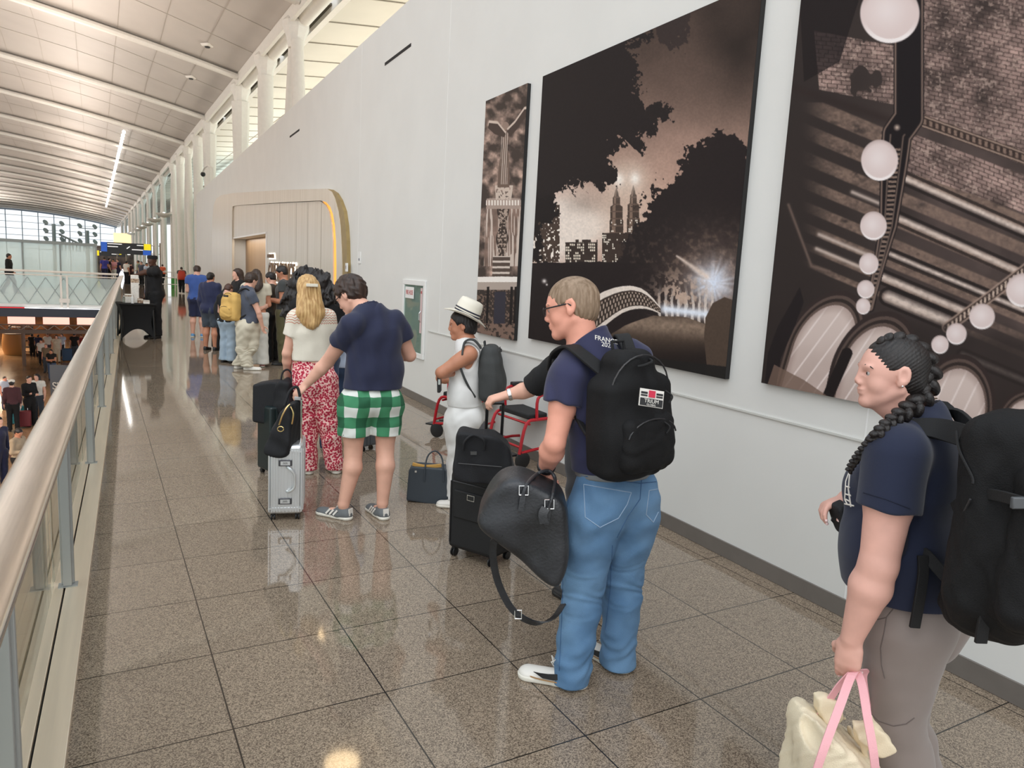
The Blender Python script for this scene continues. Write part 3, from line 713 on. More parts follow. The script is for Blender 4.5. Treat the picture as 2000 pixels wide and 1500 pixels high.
def paint_mid(u, v):
    n1 = fbm(u/90, v/90, 3); n2 = fbm(u/26, v/26, 9); n3 = fbm(u/7, v/7, 5, 3); n4 = fbm(u/3, v/3, 15, 2)
    g = 50+92*sst(60, 420, v)+34*n1-18*sst(1300, 1480, u)*sst(300, 100, v)
    C = np.stack([g*1.14, g*.93, g*.83], -1)
    cl = np.exp(-((u-1130)/95)**2-((v-425)/62)**2)+.8*np.exp(-((u-1080)/60)**2-((v-480)/60)**2)
    C = mixc(C, np.clip(cl*(.55+.8*n1), 0, 1), (236, 222, 210))
    C = mixc(C, .8*np.exp(-((u-1150)/40)**2-((v-395)/20)**2)*n1, (110, 92, 82))
    C = mixc(C, np.clip(.55*np.exp(-((u-1225)/60)**2-((v-400)/90)**2), 0, 1), (205, 180, 160))
    # towers
    def tower(C, cx, top, w):
        hw = w*(.04+.10*sst(top, top+16, v)+.10*sst(top+16, top+20, v)+.16*sst(top+34, top+38, v)+.05*sst(top+62, top+66, v)+.24*sst(455, 520, v)); m = (np.abs(u-cx) < hw) & (v > top) & (v < 520)
        C = mixc(C, m, (70, 57, 50)); C = mixc(C, m & (np.abs(u-cx+hw*.4) < hw*.25), (128, 106, 92))
        lit = m & (vn(np.floor(u/2.6)+.5, np.floor(v/4.2)+.5, 21) > .70) & (np.abs((u/2.6) % 1-.5) < .36) & (np.abs((v/4.2) % 1-.5) < .34) & (v > 425); C = mixc(C, lit, (248, 238, 224))
        C = mixc(C, m & (np.abs((v % 14)-7) < 1.3), (100, 82, 72)); return C
    C = tower(C, 1204, 366, 30); C = tower(C, 1237, 362, 28)
    m = (u > 1176) & (u < 1262) & (v > 455) & (v < 520); C = mixc(C, m, (62, 50, 44)); C = mixc(C, m & (vn(np.floor(u/2.8)+.5, np.floor(v/4.2)+.5, 22) > .62) & (np.abs((u/2.8) % 1-.5) < .36) & (np.abs((v/4.2) % 1-.5) < .34), (246, 236, 220))
    m = (u > 1104) & (u < 1167) & (v > 468+5*(vn(u/7, u*0, 2) > .5)) & (v < 520); C = mixc(C, m, (58, 47, 42)); C = mixc(C, m & (v > 474) & (vn(np.floor(u/3.6)+.5, np.floor(v/5.4)+.5, 23) > .50) & (np.abs((u/3.6) % 1-.5) < .34) & (np.abs((v/5.4) % 1-.5) < .34), (238, 226, 208))
    m = (u < 1093) & (v > 400) & (v < 512); C = mixc(C, m, (74, 60, 52)); C = mixc(C, m & (vn(u/3, v/3.6, 24) > .74), (250, 240, 228))
    for cx, cy in ((1209, 351), (1240, 349)):
        d = np.hypot(u-cx, (v-cy)*.8); C = mixc(C, np.exp(-(d/9)**2), (255, 252, 246)); C = mixc(C, .45*np.exp(-(d/24)**2), (235, 220, 205))
    # hanging leaves, upper left
    w = (n3-.5)*34+(n2-.5)*50+(n4-.5)*10
    D1 = inpoly(u+w, v+w*.8, [(1030, -60), (1262, -60), (1256, 60), (1236, 108), (1262, 150), (1240, 185), (1258, 215), (1310, 205), (1318, 240), (1262, 268), (1246, 300), (1208, 262), (1196, 292), (1204, 352), (1180, 382), (1158, 356), (1140, 372), (1126, 345), (1112, 376), (1100, 352), (1085, 368), (1090, 402), (1062, 420), (1030, 440)])
    C = mixc(C, D1, (36, 30, 30)); 
    D2 = inpoly(u+w*.7, v+w, [(1262, -60), (1345, -60), (1352, 60), (1315, 100), (1285, 80), (1270, 20)]); C = mixc(C, .8*D2*(n2 > .2), (48, 40, 39))
    C = mixc(C, inpoly(u+w*.8, v+w*.8, [(1040, 395), (1082, 385), (1092, 410), (1060, 440), (1064, 520), (1040, 520)]), (30, 25, 25))
    # the big tree, right
    Tm = inpoly(u+w*.7, v+w*.7, [(1222, 455), (1262, 402), (1285, 362), (1312, 345), (1330, 322), (1348, 288), (1378, 268), (1412, 262), (1448, 272), (1458, 300), (1470, 330), (1520, 340), (1520, 760), (1200, 760), (1190, 520), (1212, 500)])
    C = mixc(C, Tm, (37, 30, 30)); C = mixc(C, Tm*np.clip((n3-.55)*5, 0, 1)*sst(400, 520, v)*.7, (84, 69, 60))
    C = mixc(C, inpoly(u, v, [(1462, 240), (1500, 200), (1500, 330), (1468, 330)])*.4, (150, 120, 100))
    C = mixc(C, (v > 508+8*n2) & (u < 1300), (35, 28, 28))
    # starburst lamp
    d = np.hypot(u-1392, v-552); an = np.arctan2(v-552, u-1392); st = .5+.5*np.sin(an*14+2*np.sin(an*5))
    C = mixc(C, np.clip(.75*np.exp(-(d/80)**2)*(.45+.8*n3), 0, 1), (178, 150, 132))
    C = mixc(C, np.exp(-(d/(20+13*st))**2), (244, 244, 250)); C = mixc(C, .75*np.exp(-(d/36)**2), (212, 222, 240))
    D, f = lined(u, v, [(1322, 500), (1380, 540)]); C = mixc(C, .8*np.exp(-(D/(2+5*f))**2), (235, 215, 200))
    br_ = (u > 1285) & (u < 1400) & (v > 540) & (v < 632) & (np.abs(((u+10*n2) % 13)-6) < 2.0+1.5*n3); C = mixc(C, br_*sst(545, 600, v)*.85, (226, 212, 200))
    C = mixc(C, (n3 > .55)*np.exp(-((u-1330)/50)**2-((v-575)/36)**2), (190, 165, 148))
    gl = np.exp(-((v-(604+.12*(u-1300)))/9)**2)*sst(1280, 1300, u)*sst(1438, 1400, u); C = mixc(C, gl, (232, 238, 248))
    # iron bridge railing
    ub = [1130, 1160, 1180, 1200, 1215, 1230, 1240, 1252, 1264, 1275, 1290]; vt = [600, 580, 569, 562, 559, 558, 559.5, 563, 571, 582, 600]; vb = [676, 655, 638, 622, 612, 606, 604, 603, 604, 607, 613]
    t = np.interp(u, ub, vt); b = np.interp(u, ub, vb); m = (u > 1130) & (u < 1290) & (v > t) & (v < b); q = (v-t)/(b-t+1e-6)
    C = mixc(C, m, (58, 48, 42)); pat = (np.sin(u*.95)*np.sin(q*19) > .25); C = mixc(C, m & pat & (q > .2), (176, 156, 142)); C = mixc(C, m & (q < .20), (228, 215, 203)); C = mixc(C, m & (np.abs(q-.22) < .03), (60, 48, 42)); C = mixc(C, m & (np.abs(q-.92) < .07), (225, 212, 200))
    # rocks
    rk = inpoly(u, v+4*n2, [(1150, 720), (1175, 668), (1220, 638), (1275, 618), (1340, 622), (1392, 640), (1394, 700), (1370, 760), (1150, 760)])
    C = mixc(C, rk, (66, 54, 46)); C = mixc(C, rk*np.clip(np.exp(-((v-(632+.09*(u-1270)))/20)**2)*(.5+.6*n3), 0, 1), (156, 134, 116)); C = mixc(C, rk*sst(660, 705, v), (38, 31, 29))
    C = mixc(C, inpoly(u, v, [(1375, 660), (1378, 620), (1392, 592), (1415, 580), (1436, 588), (1450, 620), (1450, 760), (1385, 760)]), (80, 66, 56))
    C = mixc(C, (v > 690+.12*(u-1200))*.9, (30, 27, 27)); C = mixc(C, (v > 690+.12*(u-1200))*sst(1060, 1440, u)*.5, (38, 38, 36))
    for cx, cy, r_ in ((1063, 549, 4), (1068, 556, 2), (1104, 548, 2), (1150, 549, 2)): C = mixc(C, np.exp(-((u-cx)**2+(v-cy)**2)/r_**2), (240, 232, 226))
    return C*(1+(n4[:, None]-.5)*.12)
def paint_right(u, v):
    n1 = fbm(u/80, v/80, 33); n2 = fbm(u/22, v/16, 39); n3 = fbm(u/6, v/5, 35, 3)
    g = 44+46*n1*sst(1560, 1900, u); C = np.stack([g*1.1, g*.93, g*.88], -1)
    # plank courses sweeping down to the right
    s = v-.42*(u-1760)
    for k, (s0, wd) in enumerate(((262, 38), (318, 34), (372, 30), (424, 26), (470, 24), (512, 22), (550, 18), (585, 16))):
        m = sst(s0, s0+4, s)*sst(s0+wd, s0+wd-4, s)*(v > 200); left = sst(1560, 1640, u)
        C = mixc(C, m*left*(.35+.6*n3)*sst(.2, .6, n2+.2), (142, 118, 104))
    for s0, u0, u1, w_ in ((345, 1764, 2010, 7), (428, 1748, 1985, 7), (505, 1735, 2000, 5), (556, 1720, 1900, 8), (590, 1735, 1850, 12), (642, 1880, 2010, 6)):
        D, f = lined(u, v, [(u0, s0+.42*(u0-1760)), (u1, s0+.42*(u1-1760)+(6 if s0 < 500 else 0))])
        C = mixc(C, np.clip(1.2-D/w_, 0, 1)*(.65+.5*n3), (214, 196, 184)); C = mixc(C, (np.abs(D-w_-4) < 3.0)*.7, (30, 24, 23))
    for s0, u0, u1 in ((400, 1665, 1735), (470, 1690, 1722), (510, 1600, 1700), (540, 1595, 1690)):
        D, f = lined(u, v, [(u0, s0+.42*(u0-1700)-10), (u1, s0+.42*(u1-1700)-10)]); C = mixc(C, np.exp(-(D/4)**2)*.8, (206, 188, 176))
    # brick field
    def bricks(C, m, sl):
        vv = v-sl*(u-1800); row = np.floor(vv/8.2); uu = u+(row % 2)*9+3*np.sin(row*7.)
        jo = ((vv/8.2) % 1 < .20) | (((uu/19.0) % 1) < .11); lum = 66+120*np.clip(n1*1.2-.25+.6*(n2-.4), 0, 1)+30*(vn(np.floor(uu/19)+.5, row+.5, 8)-.5)
        B_ = np.stack([lum*1.1, lum*.92, lum*.86], -1); B_ = mixc(B_, jo*.65, (44, 35, 33)); B_ = mixc(B_, (n3 > .66)*.5, (196, 172, 158)); mm = m.astype(float)[:, None]; return C*(1-mm)+B_*mm
    C = bricks(C, (u > 1795) & (s < 232-10), .22)
    C = bricks(C, inpoly(u, v, [(1785, 262), (2010, 345), (2010, 420), (1772, 335)]), .40)
    C = bricks(C, inpoly(u, v, [(1590, 60), (1750, 90), (1750, 205), (1600, 175)]) & (n1 > .40), .1)
    C = mixc(C, inpoly(u, v, [(1560, -40), (1690, -40), (1640, 120), (1570, 160)])*.75, (28, 22, 23))
    D, f = lined(u, v, [(1790, 232), (2010, 312)]); C = mixc(C, (D < 12), (58, 46, 42)); C = mixc(C, (np.abs(D-9) < 1.6), (150, 128, 114)); C = mixc(C, (D < 5) & (np.abs((u % 12)-6) < 3), (128, 106, 94))
    D, f = lined(u, v, [(1530, 165), (1740, 235)]); C = mixc(C, np.exp(-(D/9)**2)*.7, (46, 36, 34))
    # the spine beam
    D, f = lined(u, v, [(1775, -60), (1775, 230), (1752, 262), (1735, 440), (1714, 530), (1698, 600)]); wd = 28-20*sst(.45, 1, f)
    C = mixc(C, D < wd+2, (27, 22, 24)); C = mixc(C, np.exp(-((D-wd+2)/1.7)**2)*.85, (150, 126, 112)); C = mixc(C, (v > 262)*np.exp(-((D-wd*.45)/1.5)**2)*.8, (130, 110, 98)); C = mixc(C, (v > 290) & (D < wd*.35) & (np.abs((v % 9)-4) < 2.2), (128, 108, 96))
    C = mixc(C, np.clip(1-np.hypot(u-1752, (v-249))/8, 0, 1), (208, 186, 170))
    D, f = lined(u, v, [(2010, 520), (1935, 578), (1850, 640)]); C = mixc(C, D < 9, (62, 50, 46)); C = mixc(C, (D < 5) & (np.abs((u % 8)-4) < 2), (190, 168, 152)); C = mixc(C, np.exp(-((D-9)/1.6)**2), (170, 146, 132))
    D, f = lined(u, v, [(1540, 400), (1585, 520), (1620, 530)]); C = mixc(C, np.exp(-(D/3)**2)*.7, (120, 100, 90))
    C = mixc(C, sst(590, 640, v-.1*(u-1600))*.8, (46, 39, 37))
    # arches
    for cx, cy, rx, ry, tilt in ((1608, 676, 58, 80, -.30), (1705, 722, 62, 84, -.22), (1868, 800, 56, 80, -.05), (2010, 840, 50, 60, 0)):
        x = (u-cx)-(v-cy)*tilt; y = v-cy
        q = np.where(y < 0, np.hypot(x/rx, y/ry), np.abs(x)/rx); m = (q < 1)
        for r_, c_ in ((1.36, (52, 42, 40)), (1.24, (88, 73, 67)), (1.16, (50, 41, 38)), (1.08, (98, 82, 75))): C = mixc(C, (q < r_) & (v > cy-ry*1.5), c_)
        C = mixc(C, m, (206, 188, 180)); C = mixc(C, m*np.clip(n1*.9*sst(-40, 60, y), 0, .7), (165, 144, 136)); C = mixc(C, m & (np.abs((x*.8+y*.35) % 26-13) < 1.5), (226, 212, 206)); C = mixc(C, m*sst(.75, 1., q)*.5, (150, 128, 120))
    D, f = lined(u, v, [(1654, 690), (1618, 772)]); C = mixc(C, D < 11, (33, 27, 27))
    C = mixc(C, inpoly(u, v, [(1490, 780), (1500, 690), (1518, 640), (1546, 590), (1562, 560), (1570, 590), (1548, 648), (1525, 700), (1512, 780)]), (34, 28, 29)); C = mixc(C, inpoly(u, v, [(1496, 760), (1512, 712), (1570, 742), (1640, 790), (1490, 790)])*.8, (118, 96, 84))
    # globes
    for cx, cy, rx, ry in ((1738, 26, 58, 58), (1718, 313, 36, 40), (1706, 441, 26, 28), (1697, 515, 19, 21), (1691, 565, 17, 18), (1686, 598, 14, 16), (1998, 567, 33, 33), (1918, 618, 25, 25), (1868, 652, 20, 21), (1836, 673, 17, 18)):
        q = np.hypot((u-cx)/rx, (v-cy)/ry); C = mixc(C, sst(1.03, .97, q), (216, 198, 194)); C = mixc(C, (q < 1)*np.exp(-(((u-cx)/rx+.1)**2+((v-cy)/ry+.1)**2)*3)*.6, (238, 228, 226)); C = mixc(C, (q < 1)*(q > .86)*sst(.2, .9, (v-cy)/ry)*.7, (250, 246, 244)); C = mixc(C, (q < 1)*sst(.75, 1, q)*sst(0, -.8, (v-cy)/ry)*.35, (150, 128, 122))
    return C
def paint_small(u, v):
    n1 = fbm(u/16, v/16, 53); n2 = fbm(u/6, v/7, 59); n3 = fbm(u/2.6, v/3, 55, 2)
    up = sst(410, 370, v)
    g = 60+120*np.clip((n1-.36)*2.4, 0, 1)*(.4+.9*n2); C = np.stack([g*1.12, g*.95, g*.86], -1)
    cxl = 990-(v-200)*.035                                  # centre line leans with the wall's perspective
    x = u-cxl
    # water curtain
    m = (v > 404) & (v < 520) & (np.abs(x) < 34-(0)); C = mixc(C, m*.75, (136, 112, 100)); C = mixc(C, m & (vn(u/1.8, v/40, 71) > .5), (206, 190, 178))
    C = mixc(C, (v > 404) & (v < 505) & (np.abs(x) < 9+3*np.sin(v/9)), (60, 49, 44)); C = mixc(C, (v > 404) & (v < 505) & (np.abs(x) < 9) & (n3 > .55), (176, 156, 142))
    # upper basin
    C = mixc(C, (np.abs(x) < 33) & (v > 388-(33-np.abs(x))*.08) & (v < 408), (170, 150, 138)); C = mixc(C, (np.abs(x) < 34) & (np.abs(v-396) < 5) & (np.sin(u*1.1) > -.2), (236, 226, 216))
    C = mixc(C, (np.abs(x) < 16-(v-380)*.1) & (v > 362) & (v < 390) & (n3 > .35), (206, 188, 174))
    # statue
    C = mixc(C, (np.abs(x+1) < 6.5+5*sst(270, 355, v)-3*sst(300, 285, v)*sst(262, 272, v)) & (v > 252) & (v < 366), (112, 93, 82)); C = mixc(C, (np.abs(x+1) < 7) & (np.sin(x*1.7+v*.03) > .45) & (v > 256) & (v < 360), (206, 190, 178))
    C = mixc(C, np.hypot(x+1, (v-246)*.8) < 6.5, (150, 128, 115))
    for s, P_ in ((1, [(990, 256), (1006, 240), (1024, 214), (1032, 212), (1026, 228), (1010, 252), (996, 268)]), (-1, [(988, 262), (972, 242), (955, 240), (953, 250), (966, 262), (984, 268)])):
        C = mixc(C, inpoly(u, v, P_), (74, 61, 55)); C = mixc(C, inpoly(u, v+5, P_) & ~inpoly(u, v, P_), (206, 188, 174))
    # pedestal and pool
    C = mixc(C, (np.abs(x) < 17) & (v > 500) & (v < 545), (88, 74, 66)); C = mixc(C, (np.abs(x) < 17) & (np.abs((v % 11)-5) < 2) & (v > 500) & (v < 545), (216, 202, 190))
    C = mixc(C, (v > 540+np.abs(x)*.02) & (v < 551), (245, 238, 230)); C = mixc(C, (v >= 551) & (v < 566), (180, 165, 154)); C = mixc(C, (v >= 566), (58, 49, 45))
    C = mixc(C, (v >= 566) & (n3 > .6), (120, 100, 88)); C = mixc(C, (v >= 570) & (v < 632) & (np.abs(x) < 11), (54, 52, 62))
    for k in (-24, 22, 30): C = mixc(C, (v > 560) & (v < 635) & (np.abs(x-k) < 2.4), (30, 25, 25))
    C = mixc(C, (v > 632) & (n2 > .45), (128, 104, 92)); return C
makeprint(6.62, 7.575, 1.135, 3.65, .0048, paint_small, 'tall narrow sepia photo print of a winged fountain statue on the white wall')
makeprint(3.595, 6.32, 1.19, 3.65, .0045, paint_mid, 'large sepia photo print of twin towers, dark trees and an arched bridge on the wall')
makeprint(.55, 3.28, 1.215, 3.66, .0045, paint_right, 'large sepia photo print of a vaulted brick ceiling with white globe lamps on the wall')
# ---------------------------------------------------------------- unseen fill lights, added to brighten the roof
def area(name, loc, rot, sx, sy, en, col=(1, .95, .88)):
    l = bpy.data.lights.new(name, 'AREA'); l.shape = 'RECTANGLE'; l.size = sx; l.size_y = sy; l.energy = en; l.color = col
    o = bpy.data.objects.new(name, l); COL.objects.link(o); o.location = Vector(loc); o.rotation_euler = rot; return o
for i, y in enumerate((30, 52, 74, 96, 130, 175)):
    ln = 20 if y < 100 else 40
    area('roof_fill_light', HP(-1.5, y, 7.4), (PI, 0, -HA), 2.0, ln, 440*ln/20, (1, .88, .78))
    area('roof_fill_light', HP(-22, y, 7.4), (PI, 0, -HA), 4.0, ln, 2500*ln/20, (1, .95, .91))
# ================================================================ PEOPLE
def skin(name, c): return mat('skin_'+name, lin(*c), .48, var=.05, vscale=14, spec=.35, bump=.03, bscale=220)
SKF = skin('fair', (222, 172, 150)); SKP = skin('pink', (226, 160, 138)); SKT = skin('tan', (190, 132, 104)); SKB = skin('brown', (150, 100, 72)); SKD = skin('dark', (82, 54, 42)); SKM = skin('medium', (205, 152, 126))
def cloth(name, c, rough=.85, bump=.15, bscale=500, var=.05, sheen=.15, **k): return mat('cloth_'+name, lin(*c), rough, var=var, vscale=9, bump=bump, bscale=bscale, sheen=sheen, **k)
def hairm(name, c1, c2, rough=.5): return mat('hair_'+name, lin(*c1), rough, col2=lin(*c2), vscale=60, stretch=(1, 1, .12), bump=.25, bscale=150)
HBLK = hairm('black', (22, 18, 17), (34, 28, 26)); HBRN = hairm('brown', (42, 30, 24), (62, 44, 34)); HGRY = hairm('greying', (120, 98, 76), (150, 128, 106), .6); HBLD = hairm('blonde', (172, 132, 82), (212, 176, 120), .5); HCOL = hairm('chestnut', (58, 36, 26), (84, 52, 38))
EYEW = mat('eye_white', (.42, .38, .36), .3); EYED = mat('iris_dark', (.03, .02, .015), .15)
def frame(f, u=(0, 0, 1)):
    f = nrm(f); u = nrm(u); l = nrm(np.cross(u, f)); u = np.cross(f, l); return f, l, u     # forward, left, up
def hand(w, d, n, side, curl=.5, sc=1., spread=.12, thumb=.4, curls=None):
    """w wrist, d wrist->knuckles, n palm normal (palm side), side = towards the thumb"""
    d = nrm(d); n = nrm(n-d*(V(n)@d)); s = nrm(np.cross(d, n)); s = s if s@V(side) > 0 else -s
    g1 = [cone(w, .024*sc, w+d*.045*sc, .030*sc, (n, .62)), cone(w+d*.03*sc+s*.012*sc, .026*sc, w+d*.078*sc+s*.018*sc, .019*sc, (n, .62)), cone(w+d*.03*sc-s*.012*sc, .026*sc, w+d*.072*sc-s*.020*sc, .018*sc, (n, .62))]
    gs = [(.015, g1)]; tips = []
    for i, (o, L, r) in enumerate(((.027, .070, .0088), (.009, .078, .0092), (-.009, .073, .0088), (-.026, .058, .0078))):
        c = curl if curls is None else curls[i]
        b = w+(d*(.080-.004*abs(i-1))+s*o)*sc; dd = nrm(d+s*spread*(1.5-i)*.35); ps = [b-dd*.018*sc]; q = b; ang = 0; pr = [cone(b-dd*.02*sc, r*1.05*sc, b, r*sc)]
        for j, fr_ in enumerate((.46, .30, .24)):
            ang += c*(.75, 1.0, .75)[j]; v_ = dd*math.cos(ang)+n*math.sin(ang); q2 = q+v_*L*fr_*sc; pr.append(cone(q, r*(1-.08*j)*sc, q2, r*(.93-.1*j)*sc)); q = q2
        tips.append((q, v_, r*sc)); gs.append((.004, pr))
    tb = w+(d*.022+s*.024+n*.006)*sc; t1 = tb+nrm(d*.55+s*.62+n*(.25+thumb*.3))*.038*sc; t2 = t1+nrm(d*.8+s*(.30-thumb*.3)+n*(.25+thumb*.8))*.030*sc; t3 = t2+nrm(d*.85+s*(.05-thumb*.4)+n*(.2+thumb))*.024*sc
    gs.append((.008, [cone(w+(d*.012+s*.008)*sc, .020*sc, tb, .0165*sc), cone(tb, .0155*sc, t1, .0115*sc), cone(t1, .0110*sc, t2, .0100*sc), cone(t2, .0098*sc, t3, .0078*sc)])); tips.append((t3, nrm(t3-t2), .0085*sc))
    return gs, tips
class Human:
    def __init__(s, base, face, h=1.75, build=1., vx=.008, skinm=None, fem=False):
        s.base = V(base); s.h = h; s.vx = vx; s.b = build; s.sk = skinm or SKF; s.fem = fem
        f, l, u = frame((face[0], face[1], 0)); s.f = f; s.l = l; k = h/1.75; s.k = k
        P_ = lambda x, y, z: s.base+l*x*k+f*y*k+V(0, 0, z*k)
        s.j = dict(pe=P_(0, 0, .97), wa=P_(0, 0, 1.12), ch=P_(0, 0, 1.31), nk=P_(0, -.02, 1.49), hd=P_(0, .02, 1.64),
                   sl=P_(.175, -.01, 1.44), sr=P_(-.175, -.01, 1.44), el=P_(.225, -.03, 1.13), er=P_(-.225, -.03, 1.13), wl=P_(.235, .04, .88), wr=P_(-.235, .04, .88),
                   il=P_(.09, 0, .93), ir=P_(-.09, 0, .93), kl=P_(.10, .01, .50), kr=P_(-.10, .01, .50), al=P_(.11, -.02, .085), ar=P_(-.11, -.02, .085))
        s.tl = f; s.tr = f                     # toe directions
        s.hf = f; s.hu = V(0, 0, 1); s.hs = k if not fem else k*1.0
        b = build
        s.r = dict(hip=.165*b, waist=.140*b, chest=.165*b, ua=.050*b, elb=.041*b, fa=.043*b, wri=.027*b**.5, th=.085*b, kn=.058*b, ca=.058*b, an=.038, nk=.055*b**.5, sh=.062*b)
        s.hands = {}; s.hgroups = []; s.tips = []; s.flat = .68; s.det = 0; s.kids = []
    def P(s, x, y, z): return s.base+s.l*x*s.k+s.f*y*s.k+V(0, 0, z*s.k)
    def torso(s, i=0., chest=True):
        j, r, f = s.j, s.r, (s.f, s.flat)
        g = [cone(j['pe'], r['hip']+i, j['wa'], r['waist']+i, f), cone(j['wa'], r['waist']+i, j['ch'], r['chest']+i, f),
             cone(j['ch'], r['chest']+i-.005, j['nk']-V(0, 0, .085*s.k), r['chest']*.72+i, f),
             cone(j['sl'], r['sh']+i, j['nk']-V(0, 0, .03), .052*s.b+i), cone(j['sr'], r['sh']+i, j['nk']-V(0, 0, .03), .052*s.b+i)]
        if s.fem:
            bz = s.j['ch']+s.f*.075*s.b+V(0, 0, -.01)
            g += [ell(bz+s.l*.07*s.b, (.062*s.b+i,)*3), ell(bz-s.l*.07*s.b, (.062*s.b+i,)*3)]
        bz = j['pe']-s.f*.045*s.b-V(0, 0, .03); g += [ell(bz+s.l*.07*s.b, (.088*s.b+i,)*3), ell(bz-s.l*.07*s.b, (.088*s.b+i,)*3)]
        return g
    def arm(s, q, i=0., upto=1.):
        j, r = s.j, s.r; S_, E_, W_ = j['s'+q], j['e'+q], j['w'+q]; g = [cone(S_, r['ua']*1.12+i, E_, r['elb']+i)]
        m = S_+(E_-S_)*.45; g.append(cone(S_+(E_-S_)*.15, r['ua']*1.05+i, m, r['ua']+i))
        if upto >= 1:
            fm = E_+(W_-E_)*.30; g += [cone(E_, r['elb']+i, fm, r['fa']+i), cone(fm, r['fa']+i, W_, r['wri']+i)]
        return g
    def leg(s, q, i=0.):
        j, r = s.j, s.r; I, K, A = j['i'+q], j['k'+q], j['a'+q]
        bk = -nrm(np.cross(nrm(A-K), nrm(np.cross(s.tl if q == 'l' else s.tr, nrm(A-K)))))
        tdir = s.tl if q == 'l' else s.tr
        m = K+(A-K)*.30-tdir*.018*s.b
        return [cone(I-V(0, 0, .02), r['th']+.012+i, K, r['kn']+i), cone(K, r['kn']+i, m, r['ca']+i), cone(m, r['ca']+i, A, r['an']+i)]
    def head(s):
        f, l, u = frame(s.hf, s.hu); R = (f, l, u); c = s.j['hd']; k = s.hs
        p = lambda x, y, z: c+(f*x+l*y+u*z)*k
        E = lambda x, y, z, a, b_, c_: ell(p(x, y, z), (a*k, b_*k, c_*k), R)
        s.hp = p; s.hE = E
        g = [E(-.010, 0, .035, .097, .076, .086), E(.030, 0, .010, .068, .066, .082), E(.036, 0, -.045, .050, .054, .058),
             cone(p(-.01, .048, -.045), .020*k, p(.066, .012, -.090), .019*k), cone(p(-.01, -.048, -.045), .020*k, p(.066, -.012, -.090), .019*k), E(.074, 0, -.090, .017, .022, .017),
             E(.030, 0, -.070, .045, .042, .030)]
        G = [(.018*k, g)]
        nl = .0015 if s.fem else 0
        nose = [cone(p(.086, 0, .022), .009*k, p(.105-nl, 0, -.022+nl), (.0100-nl*.3)*k), E(.098, .010, -.029, .011, .008, .008), E(.098, -.010, -.029, .011, .008, .008)]
        G.append((.006*k, nose))
        if s.det:
            G.append((.006*k, [E(.083, .028, .026, .012, .020, .006), E(.083, -.028, .026, .012, .020, .006), E(.091, 0, -.051, .010, .022, .0060), E(.089, 0, -.062, .010, .019, .0068)]))
            G.append((.01*k, [E(.050, .038, -.030, .028, .022, .030), E(.050, -.038, -.030, .028, .022, .030)]))
        for sd in (1, -1):
            G.append((.005*k, [E(-.010, .079*sd, .003, .020, .008, .031), E(-.002, .075*sd, -.020, .012, .007, .015)]))
        return G
    def body(s, name, label, cat='person', group=None, extra=None):
        S_ = S(.012); j = s.j
        S_.grp(.05*s.b, s.torso()+s.arm('l')+s.arm('r')+s.leg('l')+s.leg('r')) if False else None
        S_.grp(.045, s.torso()+[cone(j['nk']-V(0, 0, .05), s.r['nk']*1.15, j['hd']-frame(s.hf, s.hu)[2]*.055*s.hs-frame(s.hf, s.hu)[0]*.02*s.hs, s.r['nk']*.98)])
        S_.grp(.015, s.arm('l')); S_.grp(.015, s.arm('r')); S_.grp(.020, s.leg('l')); S_.grp(.020, s.leg('r'))
        for q in 'lr':
            A = j['a'+q]; t = s.tl if q == 'l' else s.tr; A0 = V(A[0], A[1], A[2]-.055*s.k)
            S_.grp(.02, [cone(A, s.r['an'], A-V(0, 0, .04*s.k), .030), cone(A0-t*.03, .024*s.k, A0+t*.10*s.k-V(0, 0, .008), .018*s.k), cone(A0+t*.08*s.k-V(0, 0, .008), .020*s.k, A0+t*.135*s.k-V(0, 0, .010), .012*s.k)])
        s.headg = s.head()
        for k, g in s.headg: S_.grp(k, g)
        for q in 'lr':
            E_, W_ = j['e'+q], j['w'+q]; d = nrm(W_-E_); hp_ = dict(d=d, n=(-s.l if q == 'l' else s.l), side=s.f, curl=.35, sc=s.k*(.92 if s.fem else 1.))
            hp_.update(s.hands.get(q, {})); gs, tips = hand(W_+nrm(hp_['d'])*.008, hp_['d'], V(hp_['n']), V(hp_['side']), hp_['curl'], hp_['sc'], hp_.get('spread', .12), hp_.get('thumb', .4), hp_.get('curls'))
            if s.vx > .010: gs = [(.01, [x for _, g in gs for x in g])]
            for k, g in gs: S_.grp(k, g)
            s.tips.append(tips)
        if extra: extra(S_)
        if s.det:
            p, E = s.hp, s.hE
            for sd in (1, -1):
                S_.sub(E(.094, .031*sd, .004, .012, .018, .0085), .004*s.hs); S_.sub(E(-.006, .086*sd, .005, .011, .006, .018), .003)
            S_.sub(cone(p(.106, .024, -.0565), .0012, p(.106, -.024, -.0565), .0012), .003)
        s.org = s.base.copy(); s.S = S_
        s.o = sobj(name, S_, s.vx, s.sk, None, s.org, label=label, cat=cat, group=group)
        if s.det:
            for sd in (1, -1):
                MB().sph(s.hp(.0757, .031*sd, .004), .0125*s.hs).build('eye', EYEW, s.o, smooth=True)
                MB().sph(s.hp(.0812, .031*sd, .004), .0078*s.hs).build('iris', EYED, s.o, smooth=True)
                b = MB().tube([s.hp(.0935, .014*sd, .026), s.hp(.0925, .03*sd, .031), s.hp(.083, .048*sd, .027), s.hp(.077, .056*sd, .021)], [.0022*s.hs, .0026*s.hs, .002*s.hs, .001*s.hs], 6); b.build('eyebrow', s.hairmat if hasattr(s, 'hairmat') else HBLK, s.o)
        return s.o
